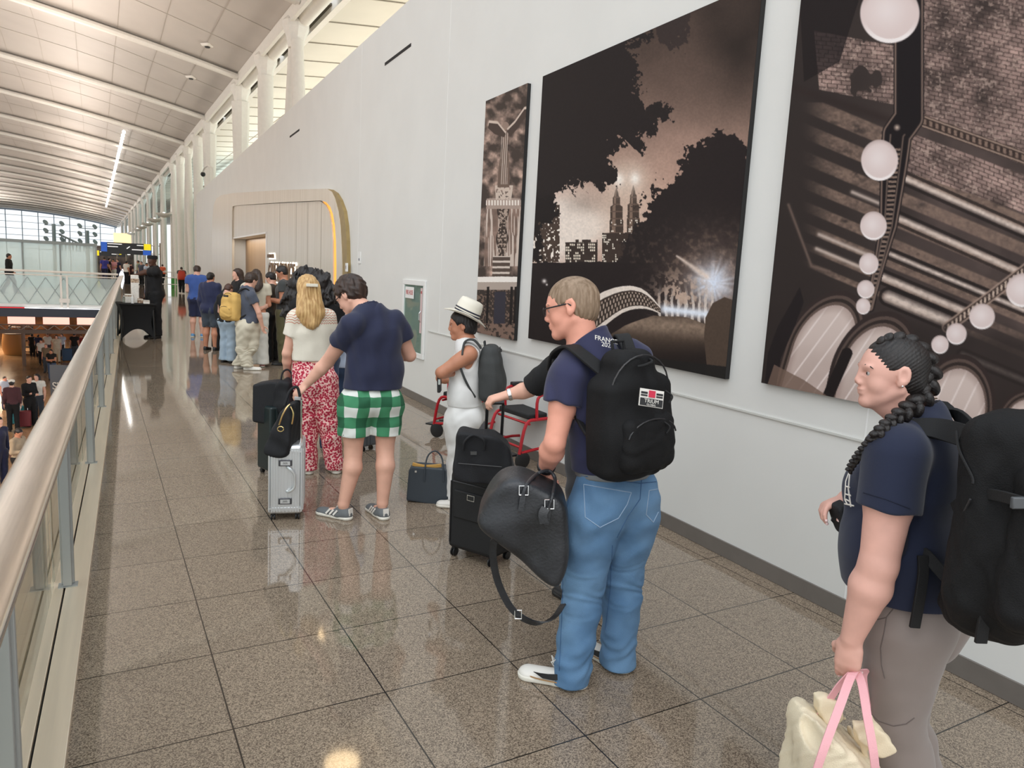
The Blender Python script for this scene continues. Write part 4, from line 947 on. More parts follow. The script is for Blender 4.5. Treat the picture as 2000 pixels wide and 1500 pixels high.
    def shirt(s, mt, name='t_shirt', sleeve=.5, hem=None, infl=.012, slr=None, wr=.006, wsc=28., neck=.075, extra=None, long=False, vx=None, neckdz=0., hemR=None, seed=1):
        S_ = S(.015); j = s.j
        g = s.torso(infl)
        if hemR: g.append(cone(j['wa'], s.r['waist']+infl, j['pe']-V(0, 0, .03), hemR, (s.f, s.flat)))
        S_.grp(.05, g)
        for q in 'lr':
            E_, Sh = j['e'+q], j['s'+q]; sr = slr or (s.r['ua']+.024)
            if sleeve == 0 and not long: S_.sub(ell(Sh+nrm(Sh-j['nk'])*.045, (.075, .075, .11)), .01)
            if long:
                W_ = j['w'+q]; S_.grp(.03, [cone(Sh, s.r['ua']+.022, E_, s.r['elb']+.018), cone(E_, s.r['elb']+.018, W_, s.r['wri']+.014)])
            elif sleeve > 0:
                e = Sh+(E_-Sh)*sleeve; d = nrm(E_-Sh); S_.grp(.03, [cone(Sh, s.r['sh']+infl, e+d*.05, sr), cone(Sh, s.r['ua']*1.12+infl*.8, E_, s.r['elb']+infl*.8)], [(e, d)])
                rr = s.r['ua']*1.0+.007; S_.sub(cone(e+d*(rr-.012), rr, e+d*.1, rr), .003)
        if hem is None: hem = j['pe'][2]-.05
        S_.cut((0, 0, hem), (0, 0, -1))
        hu = frame(s.hf, s.hu)[2]
        S_.sub(ell(j['nk']+V(0, 0, .055+neckdz)+s.f*.02, (neck, neck, .062)), .006)
        w1 = wob(wr, wsc, seed, (1, 1, .55)); S_.disp = w1
        if extra: extra(S_)
        return sobj(name, S_, vx or s.vx, mt, s.o)
    def pants(s, mt, name='trousers', top=None, hem=.06, th=None, kn=None, bt=None, infl=.010, wr=.005, wsc=26., vx=None, extra=None, seed=2, hemoff=0., folds=0.):
        S_ = S(.02); j, r = s.j, s.r; th = th or r['th']+.020; kn = kn or r['kn']+.018; bt = bt or r['an']+.035
        f = (s.f, s.flat)
        pb = j['pe']-s.f*.045*s.b-V(0, 0, .03)
        S_.grp(.05, [cone(j['pe'], r['hip']+infl, j['wa'], r['waist']+infl, f), ell(pb+s.l*.07*s.b, (.090*s.b+infl,)*3), ell(pb-s.l*.07*s.b, (.090*s.b+infl,)*3),
                     cone(j['il'], th*1.12, j['il']+(j['kl']-j['il'])*.3, th), cone(j['ir'], th*1.12, j['ir']+(j['kr']-j['ir'])*.3, th)])
        for q in 'lr':
            I, K, A = j['i'+q], j['k'+q], j['a'+q]
            S_.grp(.025, [cone(I, th*1.08, K, kn), cone(K, kn, A-V(0, 0, .03 if hem > .03 else .07), bt)]+[(p_[0], p_[1], p_[2]+.008, p_[3], p_[4]+.008, p_[5]) for p_ in s.leg(q)[:3] if hem < .3])
            if hem > .3:      # shorts: open hem
                t = (I[2]-hem)/(I[2]-K[2]); e = I+(K-I)*t; d = nrm(K-I); rr = th+(kn-th)*t; S_.sub(cone(e-d*.02, rr-.010, e+d*.08, rr), .004)
        top = top if top is not None else j['pe'][2]+.06
        S_.cut((0, 0, top), (0, 0, 1)); S_.cut((0, 0, hem), (0, 0, -1))
        w1 = wob(wr, wsc, seed, (1, 1, .8))
        fs_ = [w1]
        if folds:
            kz = j['kl'][2]; az = j['al'][2]
            fs_.append(lambda p: folds*np.exp(-((p[:, 2]-kz+.02)/.10)**2)*np.sin(p[:, 2]*120+4*np.sin(p[:, 0]*23+p[:, 1]*19+1.3*np.sin(p[:, 2]*31)))+folds*np.exp(-((p[:, 2]-az-.03)/.07)**2)*np.sin(p[:, 2]*105+4.5*np.sin(p[:, 0]*24+p[:, 1]*15)))
        S_.disp = sumf(*fs_)
        if extra: extra(S_)
        return sobj(name, S_, vx or s.vx, mt, s.o)
    def shoe(s, q, up, sole, name='shoe', L=.275, hi=.075, vx=None, solet=.026, wide=.047):
        A = s.j['a'+q]; t = nrm(V(*(s.tl if q == 'l' else s.tr)[:2], 0)); k = s.k; g = V(A[0], A[1], max(0, s.base[2])); g = V(A[0], A[1], s.base[2])
        n = V(0, 0, 1); heel = g-t*.065*k; toe = heel+t*L*k; sd = np.cross(n, t)
        U = S(.02); w = wide*k
        U.grp(.03, [cone(heel+t*.035*k+n*.035, w*.82, heel+t*.10*k+n*.038, w*.88, (n, .95)), cone(heel+t*.10*k+n*.03, w*.92, toe-t*.055*k+n*.024, w*.98, (n, .62)), cone(heel+t*.045*k+n*.05, w*.72, g+n*(hi+.01), w*.72)])
        U.cut(g+n*.012, -n); U.cut(g+n*(hi+.022)-t*.0, nrm(n*1.+t*.10))
        U.sub(cone(g+n*(hi-.005), w*.58, g+n*(hi+.08), w*.60), .004)
        vx = vx or min(s.vx, .007)
        a = sobj(name, U, vx, up, s.o)
        B = S(.02); B.grp(.02, [cone(heel+t*.035*k+n*.02, w*.92, heel+t*.12*k+n*.02, w*.93), cone(heel+t*.12*k+n*.02, w*.92, toe-t*.056*k+n*.02, w*1.07)]); B.cut(g+n*.001, -n); B.cut(g+n*solet, n)
        b = sobj('sole', B, vx, sole, a); return a
    def hair(s, mt, kind='short', vx=None, name='hair', extra=None, amp=.003, wsc=60.):
        p, E = s.hp, s.hE; k = s.hs; S_ = S(.015)
        if kind in ('short', 'thin', 'curly', 'cap'):
            a = {'short': .010, 'thin': .005, 'curly': .016, 'cap': .012}[kind]
            S_.grp(.02, [E(-.012, 0, .036, .098+a, .077+a, .087+a), E(-.045, 0, -.01, .058+a*.5, .066+a*.5, .062)])
            S_.sub(E(.100, 0, -.035, .082, .12, .098), .012); S_.cut(p(-.02, 0, -.052), -frame(s.hf, s.hu)[2]*1.+frame(s.hf, s.hu)[0]*.30)
            for sd in (1, -1): S_.sub(E(.012, .085*sd, -.020, .034, .03, .040), .006)
        elif kind == 'long':
            S_.grp(.03, [E(-.012, 0, .036, .110, .090, .098), cone(p(-.05, .03, 0), .068*k, p(-.08, .062, -.20), .062*k), cone(p(-.05, -.03, 0), .068*k, p(-.08, -.062, -.20), .062*k), cone(p(-.07, 0, -.15), .075*k, p(-.10, 0, -.29), .055*k), cone(p(-.08, .05, -.2), .05*k, p(-.09, .045, -.27), .04*k), cone(p(-.08, -.05, -.2), .05*k, p(-.09, -.045, -.27), .04*k)])
            S_.sub(E(.100, 0, -.035, .080, .10, .105), .010)
        elif kind == 'bun':
            S_.grp(.015, [E(-.012, 0, .036, .104, .082, .092), E(-.055, 0, -.01, .052, .064, .05), E(-.115, 0, -.005, .038, .042, .038)]); S_.sub(E(.100, 0, -.035, .085, .12, .100), .012); S_.cut(p(-.02, 0, -.050), -frame(s.hf, s.hu)[2]+frame(s.hf, s.hu)[0]*.30)
        if extra: extra(S_)
        ff, ll, uu = frame(s.hf, s.hu); c0 = s.j['hd']+uu*.10*k-ff*.02*k
        if kind in ('short', 'thin', 'curly') and s.vx < .012:
            def dsp(P_):                              # locks radiating from the crown
                r_ = P_-c0; a = np.arctan2(r_@ll, r_@ff); h_ = r_@uu; rs = 1 if kind != 'curly' else .0
                d = amp*(.5*np.sin(a*22+h_*30+np.sin(h_*55)*1.5)+.35*np.sin(a*43-h_*50))*np.clip(-h_/.06, .15, 1) if rs else amp*(np.sin(P_@V(95, 40, 30)+2*np.sin(P_@V(20, 70, -50)))*.5+np.sin(P_@V(-50, 90, 60)+2*np.sin(P_@V(60, -30, 80)))*.5)
                return d
            S_.disp = dsp
        else: S_.disp = wob(amp*1.6, wsc, 5) if kind != 'long' else (lambda P_: amp*(np.sin((P_@ll)*260+np.sin(P_[:, 2]*14)*1.6)+.6*np.sin((P_@ll)*130+P_[:, 2]*9)))
        return sobj(name, S_, vx or s.vx, mt, s.o)
def glasses(h, mt, name='glasses'):
    p = h.hp; g = MB()
    for sd in (1, -1):
        c = [p(.104, (.032+.022*math.cos(a))*sd, .002+.017*math.sin(a)) for a in np.linspace(0, 2*PI, 17)]; g.tube(c, .0018, 6, cap=False)
        g.tube([p(.104, .054*sd, .008), p(.085, .072*sd, .010), p(.0, .080*sd, .014), p(-.012, .081*sd, .004)], .0032, 6)
    g.tube([p(.105, .010, .004), p(.107, 0, .007), p(.105, -.010, .004)], .0018, 6); g.build(name, mt, h.o, smooth=True)

# ---------------------------------------------------------------- bags
PACKB = mat('black_pack_fabric', (.0055, .0055, .006), .75, var=.12, vscale=12, bump=.3, bscale=300, spec=.3)
STRB = mat('black_webbing', (.0055, .0055, .006), .75, bump=.3, bscale=500)
def backpack(c, out, up, w, d, h, mt, label, group=None, vx=.008, style='day', org=None, straps=None, stm=None, taper=.12, cat='backpack', pocket=True):
    """c centre of the pack, out = away from the wearer's back, w x d x h metres"""
    o_, l, u = frame(out, up); stm = stm or STRB
    e = empty('backpack', c-V(0, 0, h/2) if org is None else org, label, cat, group)
    p = lambda x, y, z: c+l*x+o_*y+u*z
    R = (l, o_, u)
    S_ = S(.03); S_.grp(.05, [rbox(p(0, -d*.1, -h*.10), (w/2, d*.38, h*.40), R, .055), rbox(p(0, -d*.13, h*.20), (w/2*(1-taper), d*.34, h*.29), R, .06), ell(p(0, d*.05, -h*.18), (w*.47, d*.47, h*.30), R)])
    S_.disp = wob(.006, 26, 3)
    sobj('pack_body', S_, vx, mt, e)
    if pocket:
        S2 = S(.02); S2.grp(.03, [rbox(p(0, d*.30, -h*.20), (w*.38, d*.20, h*.22), R, .045), ell(p(0, d*.34, -h*.22), (w*.33, d*.20, h*.20), R)]); S2.disp = wob(.004, 30, 8)
        sobj('front_pocket', S2, vx, mt, e)
        z_ = MB(); z_.tube([p(w*.36*math.sin(a), d*(.46+.03*math.cos(a)), -h*.16+h*.15*math.cos(a)) for a in np.linspace(-1.4, 1.4, 13)], .0035, 6); z_.build('zip', mat('zip_black', (.03, .03, .032), .35), e)
    z_ = MB(); z_.tube([p(w*.44*math.sin(a), d*(.16+.05*math.cos(a)), h*.16+h*.30*math.cos(a)) for a in np.linspace(-1.7, 1.7, 17)], .0035, 6); z_.build('zip', mat('zip_black'), e)
    z_ = MB(); z_.tube([p(-.03, -d*.35, h*.46), p(-.03, -d*.38, h*.54), p(.03, -d*.38, h*.54), p(.03, -d*.35, h*.46)], .007, 8); z_.build('haul_loop', stm, e)
    if straps:
        for pts, wd in straps: MB().strap([V(a) for a in pts], wd, .014, l).build('shoulder_strap', stm, e, bevel=.004)
    e['frame_'] = 0; del e['frame_']
    return e, p
def pack_straps(H, w=.062, off=.0, lat=.085, low=.13):
    """paths over both shoulders of a Human, hugging the shirt"""
    r = []; t = H.r['chest']*H.flat
    for sd, q_ in ((1, 'l'), (-1, 'r')):
        sh = H.j['nk']*.45+H.j['s'+q_]*.55; up = V(0, 0, 1); f = H.f; ch = H.j['ch']+H.l*sd*lat; wa = H.j['wa']+H.l*sd*low
        pts = [ch-f*(t+.05)+up*.06, sh-f*(.075)+up*(.035), sh+up*(.062+off)-f*.01, sh+up*.035+f*.065, ch+f*(t+.032)+up*.03, ch+f*(t+.03)-up*.06, wa+f*(t+.005)+up*.04+H.l*sd*.025, wa+H.l*sd*.05, wa-f*(t+.03)-up*.02]
        # smooth
        P_ = []; n = len(pts)
        for i in range(n-1):
            p0, p1, p2, p3 = pts[max(i-1, 0)], pts[i], pts[i+1], pts[min(i+2, n-1)]
            for tt in (0, .25, .5, .75): P_.append(.5*((2*p1)+(-p0+p2)*tt+(2*p0-5*p1+4*p2-p3)*tt**2+(-p0+3*p1-3*p2+p3)*tt**3))
        P_.append(pts[-1]); r.append((P_[:20], w)); r.append((P_[19:], w*.45))
    return r
def spline(pts, m=6):
    pts = [V(p) for p in pts]; P_ = []; n = len(pts)
    for i in range(n-1):
        p0, p1, p2, p3 = pts[max(i-1, 0)], pts[i], pts[i+1], pts[min(i+2, n-1)]
        for tt in np.arange(m)/m: P_.append(.5*((2*p1)+(-p0+p2)*tt+(2*p0-5*p1+4*p2-p3)*tt**2+(-p0+3*p1-3*p2+p3)*tt**3))
    return P_+[pts[-1]]
def wheel(c, ax, r, w, parent, name='wheel', mt=None):
    ax = nrm(ax); MB().lathe(V(c)-ax*w/2, [(r*.7, 0), (r, w*.2), (r, w*.8), (r*.7, w)], ax, 16).build(name, mt or BLK, parent, smooth=True)
def caster(c, t, parent, r=.024, hub=None):          # twin spinner wheel under a case corner; c on the floor
    t = nrm(t); ax = nrm(np.cross((0, 0, 1), t))
    m = MB()
    for s_ in (-1, 1): m.lathe(V(c)+ax*s_*.010+V(0, 0, r)-ax*.006, [(r*.75, 0), (r, .003), (r, .009), (r*.75, .012)], ax, 14)
    m.box(V(c)+V(0, 0, r+.020), (.008, .008, .016)); m.lathe(V(c)+V(0, 0, r*1.6), [(.016, 0), (.020, .02)], n=10)
    m.build('wheel', hub or BLK, parent, smooth=True)
# ---------------------------------------------------------------- the man in jeans with the black backpack
NAVY = cloth('navy_polo', (40, 42, 73), .85)
DENIM = mat('denim_blue', lin(82, 120, 158), .8, col2=lin(108, 146, 182), vscale=4, bump=.4, bscale=420, detail=6)
LEATH = mat('black_leather', lin(22, 23, 25), .40, col2=lin(50, 52, 56), vscale=5, bump=.2, bscale=90, detail=5)
SHW = mat('shoe_white', lin(226, 222, 214), .5, var=.03); SOLW = mat('sole_white', lin(232, 228, 216), .5); GOLD = mat('gold_metal', (.75, .55, .25), .25, 1.); SILV = mat('silver_metal', (.75, .75, .74), .25, 1.)
g_ = Human((1.86, 2.60, 0), (-.12, 1, 0), 1.80, 1.10, .0055, SKP); G = g_
D0 = 3.12
def q(u, v, o=0): return J(u, v, D0+o)
G.det = 1; G.hairmat = HGRY
G.j.update(hd=q(1117, 604), nk=q(1150, 690, -.01), sl=q(1112, 736, -.10), sr=q(1232, 702, .10), el=q(1083, 866, -.16), wl=q(1066, 914, -.04),
           er=q(1215, 850, .26), wr=q(1190, 930, .42), ch=q(1180, 770), wa=q(1200, 890), pe=q(1200, 955),
           il=q(1160, 1010, -.05), ir=q(1232, 1000, .05), kl=q(1138, 1140, -.03), kr=q(1216, 1120, .10), al=q(1118, 1300, -.08), ar=q(1208, 1270, .09))
G.tl = nrm(V(-.75, .66, 0)); G.tr = nrm(V(-.25, .97, 0)); G.hf = nrm(V(-.72, .62, -.22)); G.hu = nrm(V(-.05, .22, 1)); G.hs = 1.08
G.r.update(hip=.185, waist=.170, chest=.185, ua=.058, elb=.044, fa=.052, wri=.033, nk=.066, th=.098, kn=.075)
G.hands = {'l': dict(d=V(.25, .25, -1), n=V(1, .2, 0), side=V(.1, 1, 0), curl=1.05, sc=1.05), 'r': dict(curl=.5)}
o = G.body('person', 'grey-haired man with glasses in navy polo and blue jeans holding a black leather holdall')
G.shirt(NAVY, 'polo_shirt', sleeve=.42, hem=q(1200, 915)[2], infl=.018, slr=.082, wr=.007)
C_ = S(.01); nk = G.j['nk']; hu = nrm(V(-.1, .25, 1))
ca_, cb_c = q(1160, 706, -.02), q(1148, 655, .0); cx = nrm(cb_c-ca_); C_.grp(.01, [cone(ca_, .122, cb_c, .090)]); C_.sub(cone(ca_-cx*.03, .105, cb_c+cx*.05, .070), .003); C_.cut(cb_c-cx*.01, nrm(cx+V(-.35, .5, 0)*.8)); C_.cut(ca_-cx*.02, -cx)
sobj('collar', C_, .004, NAVY, o)
ct = q(1184, 664, -.145)
text('collar_lettering', 'FRANCE', .027, ct, nrm(V(.90, -.28, -.16)), nrm(V(.05, .25, .95)), .0012, SHW, o); text('collar_lettering', '2023', .027, ct-V(-.004, .006, .021), nrm(V(.90, -.28, -.16)), nrm(V(.05, .25, .95)), .0012, SHW, o)
G.pants(DENIM, 'jeans', top=q(1210, 912)[2]+.012, hem=.015, th=.118, kn=.088, bt=.082, wr=.006, folds=.0026)
BELT = mat('grey_belt', lin(120, 122, 122), .5)
B_ = S(.01); B_.grp(.02, [cone(G.j['pe']+V(0, 0, .02), .197, G.j['wa'], .190, (G.f, .70))]); zt = q(1210, 912)[2]; B_.cut((0, 0, zt+.004), (0, 0, 1)); B_.cut((0, 0, zt-.03), (0, 0, -1)); sobj('belt', B_, .006, BELT, o)
# pockets and seams stitched on the jeans
def decal_path(H, pts, r, mt, name, par):            # thin raised line laid on the surface towards the camera
    bvh = None
    from mathutils.bvhtree import BVHTree
    me = par.data; vs = [v.co+Vector(orgof(par)) for v in me.vertices]; bvh = BVHTree.FromPolygons(vs, [tuple(p.vertices) for p in me.polygons])
    out = []
    for a in pts:
        rr = ray(*a); hit = bvh.ray_cast(Vector(ORG), Vector(nrm(rr)))
        if hit[0] is not None: out.append(np.array(hit[0])-nrm(rr)*r*.4)
    if len(out) > 1: MB().tube(out, r, 5).build(name, mt, par)
jn = [c for c in o.children if c.name.startswith('jeans')][0]
STI = mat('stitching', lin(150, 172, 196), .8); STD = mat('seam_shadowless_blue', lin(62, 96, 134), .85)
def dens(pts, m=8): return [(a[0]+(b[0]-a[0])*t, a[1]+(b[1]-a[1])*t) for a, b in zip(pts[:-1], pts[1:]) for t in np.arange(m)/m]+[pts[-1]]
for pts in ([(1140, 946), (1233, 962)], [(1140, 946), (1143, 1010), (1172, 1030), (1208, 1012), (1225, 985), (1233, 962)], [(1268, 958), (1290, 954)], [(1268, 958), (1262, 1005), (1276, 1020), (1286, 1000)]): decal_path(G, dens(pts), .0022, STI, 'pocket_stitching', jn)
for pts in ([(1254, 925), (1250, 975), (1225, 1010), (1205, 1050)], [(1120, 930), (1104, 1010), (1100, 1120), (1097, 1210), (1092, 1310)], [(1196, 1065), (1192, 1150), (1182, 1230)], [(1125, 928), (1250, 944), (1288, 940)]): decal_path(G, dens(pts, 12), .0022, STD, 'seam', jn)
G.hair(HGRY, 'thin', .0035, amp=.0030, wsc=120)
sp_ = MB(); 
glasses(G, BLK)
for q_ in 'lr':
    sh_ = G.shoe(q_, SHW, SOLW, L=.31, hi=.07, vx=.005)
    t = nrm(V(*(G.tl if q_ == 'l' else G.tr)[:2], 0)); sd = np.cross((0, 0, 1), t); A = G.j['a'+q_]; g0 = V(A[0], A[1], 0)
    outv = sd
    P_ = [g0+t*a+outv*b+V(0, 0, c) for a, b, c in ((.155, .050, .055), (.12, .056, .040), (.07, .057, .040), (.0, .054, .062), (-.045, .047, .082))]
    P2 = [g0+t*a+outv*b+V(0, 0, c) for a, b, c in ((.165, .048, .058), (.135, .054, .060), (.10, .054, .062), (.03, .052, .072), (-.045, .047, .084))]
    vs = P_+P2+[x+outv*.004 for x in P_+P2]; n5 = 5; fs = [(i, i+1, 6+i, 5+i) for i in range(4)]+[(10+i, 11+i, 16+i, 15+i) for i in range(4)]+[(i, i+1, 11+i, 10+i) for i in range(4)]+[(5+i, 6+i, 16+i, 15+i) for i in range(4)]
    MB().add(vs, fs).build('side_mark', BLK, sh_)
    MB().tube([g0+t*a+sd*b+V(0, 0, c) for a, b, c in ((.08, .02, .085), (.09, .035, .11), (.07, .02, .12), (.085, 0, .088), (.10, -.03, .105), (.08, -.02, .088))], .003, 6).build('laces', SHW, sh_)
    MB().strap(spline([g0+t*a+sd*b+V(0, 0, .031) for a, b in ((-.06, .046), (0, .056), (.1, .058), (.17, .048), (.215, .02), (.225, 0))], 4), .004, .004, (0, 0, 1)).build('gum_line', mat('gum', lin(170, 130, 86), .6), sh_)
# wrist watch
MB().lathe(G.j['wl']+nrm(G.j['el']-G.j['wl'])*.012-nrm(G.j['el']-G.j['wl'])*.011, [(.036, 0), (.040, .002), (.040, .020), (.036, .022)], nrm(G.j['el']-G.j['wl']), 20).build('watch_strap', BLK, o, smooth=True)
# the backpack
outd = nrm(V(.10, -1, .02)); bc = q(1236, 806, -.215)
st = [([tuple(x) for x in spline([q(1190, 735, -.20), q(1135, 690, -.16), q(1112, 676, -.08), q(1088, 690, .02), q(1080, 720, .08)])], .068),
      ([tuple(x) for x in spline([q(1235, 705, -.14), q(1222, 668, -.05), q(1214, 655, .04), q(1205, 665, .12)])], .068),
      ([tuple(x) for x in spline([q(1122, 805, -.10), q(1145, 845, -.20), q(1172, 880, -.26)])], .024),
      ([tuple(x) for x in spline([q(1085, 700, .02), q(1080, 760, .06), q(1100, 800, -.02), q(1122, 805, -.10)])], .03)]
bp, pp = backpack(bc, outd, nrm(V(-.06, -.12, 1)), .35, .25, .52, PACKB, 'large black backpack with a white and red patch worn by the man in jeans', vx=.006, straps=st, taper=.40)
pt_ = MB(); c0 = q(1272, 778, -.375)
rgt = nrm(V(.93, -.30, -.12)); upv = nrm(V(.10, .10, 1)); nn_ = np.cross(rgt, upv)
MB().box(c0, (.048, .033, .003), (rgt, upv, nn_)).build('patch', SHW, bp)
MB().box(c0+nn_*.004-upv*.016, (.045, .014, .002), (rgt, upv, nn_)).build('patch_band', BLK, bp)
MB().box(c0+nn_*.004+upv*.016, (.013, .013, .002), (rgt, upv, nn_)).build('patch_square', mat('patch_red', lin(200, 40, 70), .5), bp)
text('patch_lettering', 'TRIUM', .020, c0+nn_*.0062-upv*.012, rgt, upv, .0005, SHW, bp); text('patch_lettering', 'GLOBAL', .010, c0+nn_*.0062-upv*.025, rgt, upv, .0005, SHW, bp)
for s_ in (-1, 1): MB().box(c0+nn_*.004+upv*.018+rgt*s_*.031, (.013, .004, .001), (rgt, upv, nn_)).box(c0+nn_*.004+upv*.008+rgt*s_*.031, (.013, .003, .001), (rgt, upv, nn_)).build('patch_bar', BLK, bp)
MB().tube(spline([pp(.04, .05, .22), pp(.02, .085, .215), pp(-.02, .085, .205), pp(-.04, .07, .20)]), .005, 6).build('top_toggle', STRB, bp)
for x, z in ((.06, .10), (.05, -.02)): MB().tube(spline([pp(x, .12, z), pp(x+.012, .145, z-.02), pp(x, .14, z-.045)]), .004, 6).build('zip_pull', STRB, bp)
# the leather holdall
hb = empty('leather_holdall', q(1040, 1110, -.15), 'worn black leather holdall hanging from the hand of the man in jeans', 'bag')
Hs = S(.02); Hs.grp(.03, [pxhull([(931, 1008), (962, 932), (995, 915), (1062, 930), (1104, 960), (1106, 1095), (1084, 1134), (1070, 1128)], D0-.16, .27, .05)]); Hs.disp = wob(.008, 14, 4); sobj('bag_body', Hs, .006, LEATH, hb)
def hp2(u, v, o): return J(u, v, D0-.16+o)
for o_ in (-.10, .08):
    MB().tube(spline([hp2(1021, 968, o_-.05), hp2(1030, 945, o_-.03), hp2(1050, 925, 0), hp2(1072, 920, .03), hp2(1084, 935, .0), hp2(1080, 965, o_-.03), hp2(1072, 992, o_-.05)]), .0075, 8).build('handle', LEATH, hb)
for (u, v) in ((1023, 958), (1073, 985)):
    c = hp2(u, v, -.145); MB().tube([c+cR*x*.018+cU*z*.018 for x, z in ((-1, -1), (1, -1), (1, 1), (-1, 1), (-1, -1))], .0028, 6).build('buckle', SILV, hb)
    MB().strap([hp2(u-1, v+6, -.143), hp2(u-6, v+40, -.15)], .022, .005, cR).build('strap_tab', LEATH, hb)
MB().strap(spline([hp2(1066, 992, -.15), hp2(1060, 1005, -.16), hp2(1063, 1022, -.165)]), .035, .006, cR).build('luggage_tag', LEATH, hb)
MB().strap(spline([hp2(985, 1045, -.13), hp2(964, 1060, -.10), hp2(966, 1110, -.08), hp2(980, 1155, -.06), hp2(1005, 1195, -.05), hp2(1045, 1217, -.04), hp2(1080, 1207, -.02), hp2(1100, 1180, .05)]), .030, .006, nrm(cR*.8+cU*.4-hF*.3)).build('shoulder_strap', LEATH, hb)
c = hp2(1012, 1200, -.055); MB().tube([c+cR*x*.014+cU*z*.018 for x, z in ((-1, -1), (1, -1), (1, 1), (-1, 1), (-1, -1))], .003, 6).build('strap_buckle', SILV, hb)
# ================================================================ the others in the queue, nearest first
def patmat(name, kind, cols, sc=1., rough=.85, bump=.15, rotz=0.):
    m = bpy.data.materials.new(name); m.use_nodes = True; n = m.node_tree; L = n.links.new; b = n.nodes['Principled BSDF']; b.inputs['Roughness'].default_value = rough
    t = n.nodes.new('ShaderNodeTexCoord'); mp = n.nodes.new('ShaderNodeMapping'); L(t.outputs['Object'], mp.inputs[0]); mp.inputs['Rotation'].default_value = (0, 0, rotz)
    def M(op, a, bb=None):
        k = n.nodes.new('ShaderNodeMath'); k.operation = op
        (L(a, k.inputs[0]) if not isinstance(a, (int, float)) else setattr(k.inputs[0], 'default_value', a))
        if bb is not None: (L(bb, k.inputs[1]) if not isinstance(bb, (int, float)) else setattr(k.inputs[1], 'default_value', bb))
        return k.outputs[0]
    def mixn(f, a, c):
        k = n.nodes.new('ShaderNodeMix'); k.data_type = 'RGBA'; L(f, k.inputs[0])
        for i, x in ((6, a), (7, c)):
            if isinstance(x, tuple): k.inputs[i].default_value = (*x, 1)
            else: L(x, k.inputs[i])
        return k.outputs[2]
    s = n.nodes.new('ShaderNodeSeparateXYZ'); 
    if kind == 'gingham':
        ns = n.nodes.new('ShaderNodeTexNoise'); ns.inputs['Scale'].default_value = 7; L(mp.outputs[0], ns.inputs[0]); ad = n.nodes.new('ShaderNodeVectorMath'); ad.operation = 'MULTIPLY_ADD'; L(ns.outputs[1], ad.inputs[0]); ad.inputs[1].default_value = (.03, .03, .03); L(mp.outputs[0], ad.inputs[2]); L(ad.outputs[0], s.inputs[0])
        gx = M('GREATER_THAN', M('FRACT', M('DIVIDE', s.outputs['X'], sc)), .5); gz = M('GREATER_THAN', M('FRACT', M('DIVIDE', s.outputs['Z'], sc)), .5)
        c = mixn(gx, cols[0], cols[1]); c2 = mixn(gx, cols[1], cols[2]); L(mixn(gz, c, c2), b.inputs['Base Color'])
    elif kind == 'floral':
        vo = n.nodes.new('ShaderNodeTexVoronoi'); vo.inputs['Scale'].default_value = sc; L(mp.outputs[0], vo.inputs[0]); ns = n.nodes.new('ShaderNodeTexNoise'); ns.inputs['Scale'].default_value = sc*1.6; L(mp.outputs[0], ns.inputs[0])
        d = M('ADD', vo.outputs['Distance'], M('MULTIPLY', ns.outputs[0], .55)); g = M('LESS_THAN', d, .84); g2 = M('LESS_THAN', d, .68)
        L(mixn(g2, mixn(g, cols[0], cols[1]), cols[2]), b.inputs['Base Color'])
    elif kind == 'zigzag':
        L(mp.outputs[0], s.inputs[0]); zz = M('ABSOLUTE', M('SUBTRACT', M('FRACT', M('MULTIPLY', M('ADD', s.outputs['X'], s.outputs['Y']), 1/.035)), .5)); w = M('FRACT', M('ADD', M('MULTIPLY', s.outputs['Z'], 1/.022), M('MULTIPLY', zz, 1.1)))
        up_ = M('GREATER_THAN', s.outputs['Z'], sc); L(mixn(M('MULTIPLY', M('GREATER_THAN', w, .62), up_), cols[0], cols[1]), b.inputs['Base Color'])
    nb = n.nodes.new('ShaderNodeTexNoise'); nb.inputs['Scale'].default_value = 300; L(t.outputs['Object'], nb.inputs[0]); bp_ = n.nodes.new('ShaderNodeBump'); bp_.inputs['Strength'].default_value = bump; bp_.inputs['Distance'].default_value = .01; L(nb.outputs[0], bp_.inputs['Height']); L(bp_.outputs[0], b.inputs['Normal'])
    return m
GING = patmat('green_gingham', 'gingham', (lin(226, 230, 224), lin(66, 138, 98), lin(34, 94, 64)), .155)
FLOR = patmat('red_floral', 'floral', (lin(238, 196, 188), lin(196, 62, 86), lin(168, 30, 58)), 58.)
CROC = patmat('cream_crochet', 'zigzag', (lin(232, 226, 210), lin(206, 150, 128)), 1.30, bump=.5)
# ---------------------------------------------------------------- man in green gingham shorts
D0 = 5.12
H2 = Human((1.46, 5.0, 0), (-.05, 1, 0), 1.80, 1.06, .0062, SKF); H2.det = 1; H2.hairmat = HBRN
H2.j.update(hd=q(686, 578, .06), nk=q(722, 606, 0), sl=q(690, 634, -.13), sr=q(772, 630, .10), el=q(640, 706, .02), wl=q(597, 752, .02), er=q(800, 694, .20), wr=q(772, 690, .42),
            ch=q(732, 660), wa=q(732, 724), pe=q(728, 772), il=q(693, 790, -.05), ir=q(756, 788, .05), kl=q(690, 880, -.03), kr=q(752, 876, .05), al=q(671, 985, -.06), ar=q(747, 983, .0))
H2.tl = nrm(V(-.62, .78, 0)); H2.tr = nrm(V(-.12, 1, 0)); H2.hf = nrm(V(-.55, .66, -.62)); H2.hu = nrm(V(-.30, .45, .85)); H2.hs = 1.10
H2.r.update(hip=.170, waist=.168, chest=.168, sh=.058, ua=.058, elb=.046, fa=.046, wri=.029, th=.095, kn=.062, ca=.066, an=.040, nk=.06)
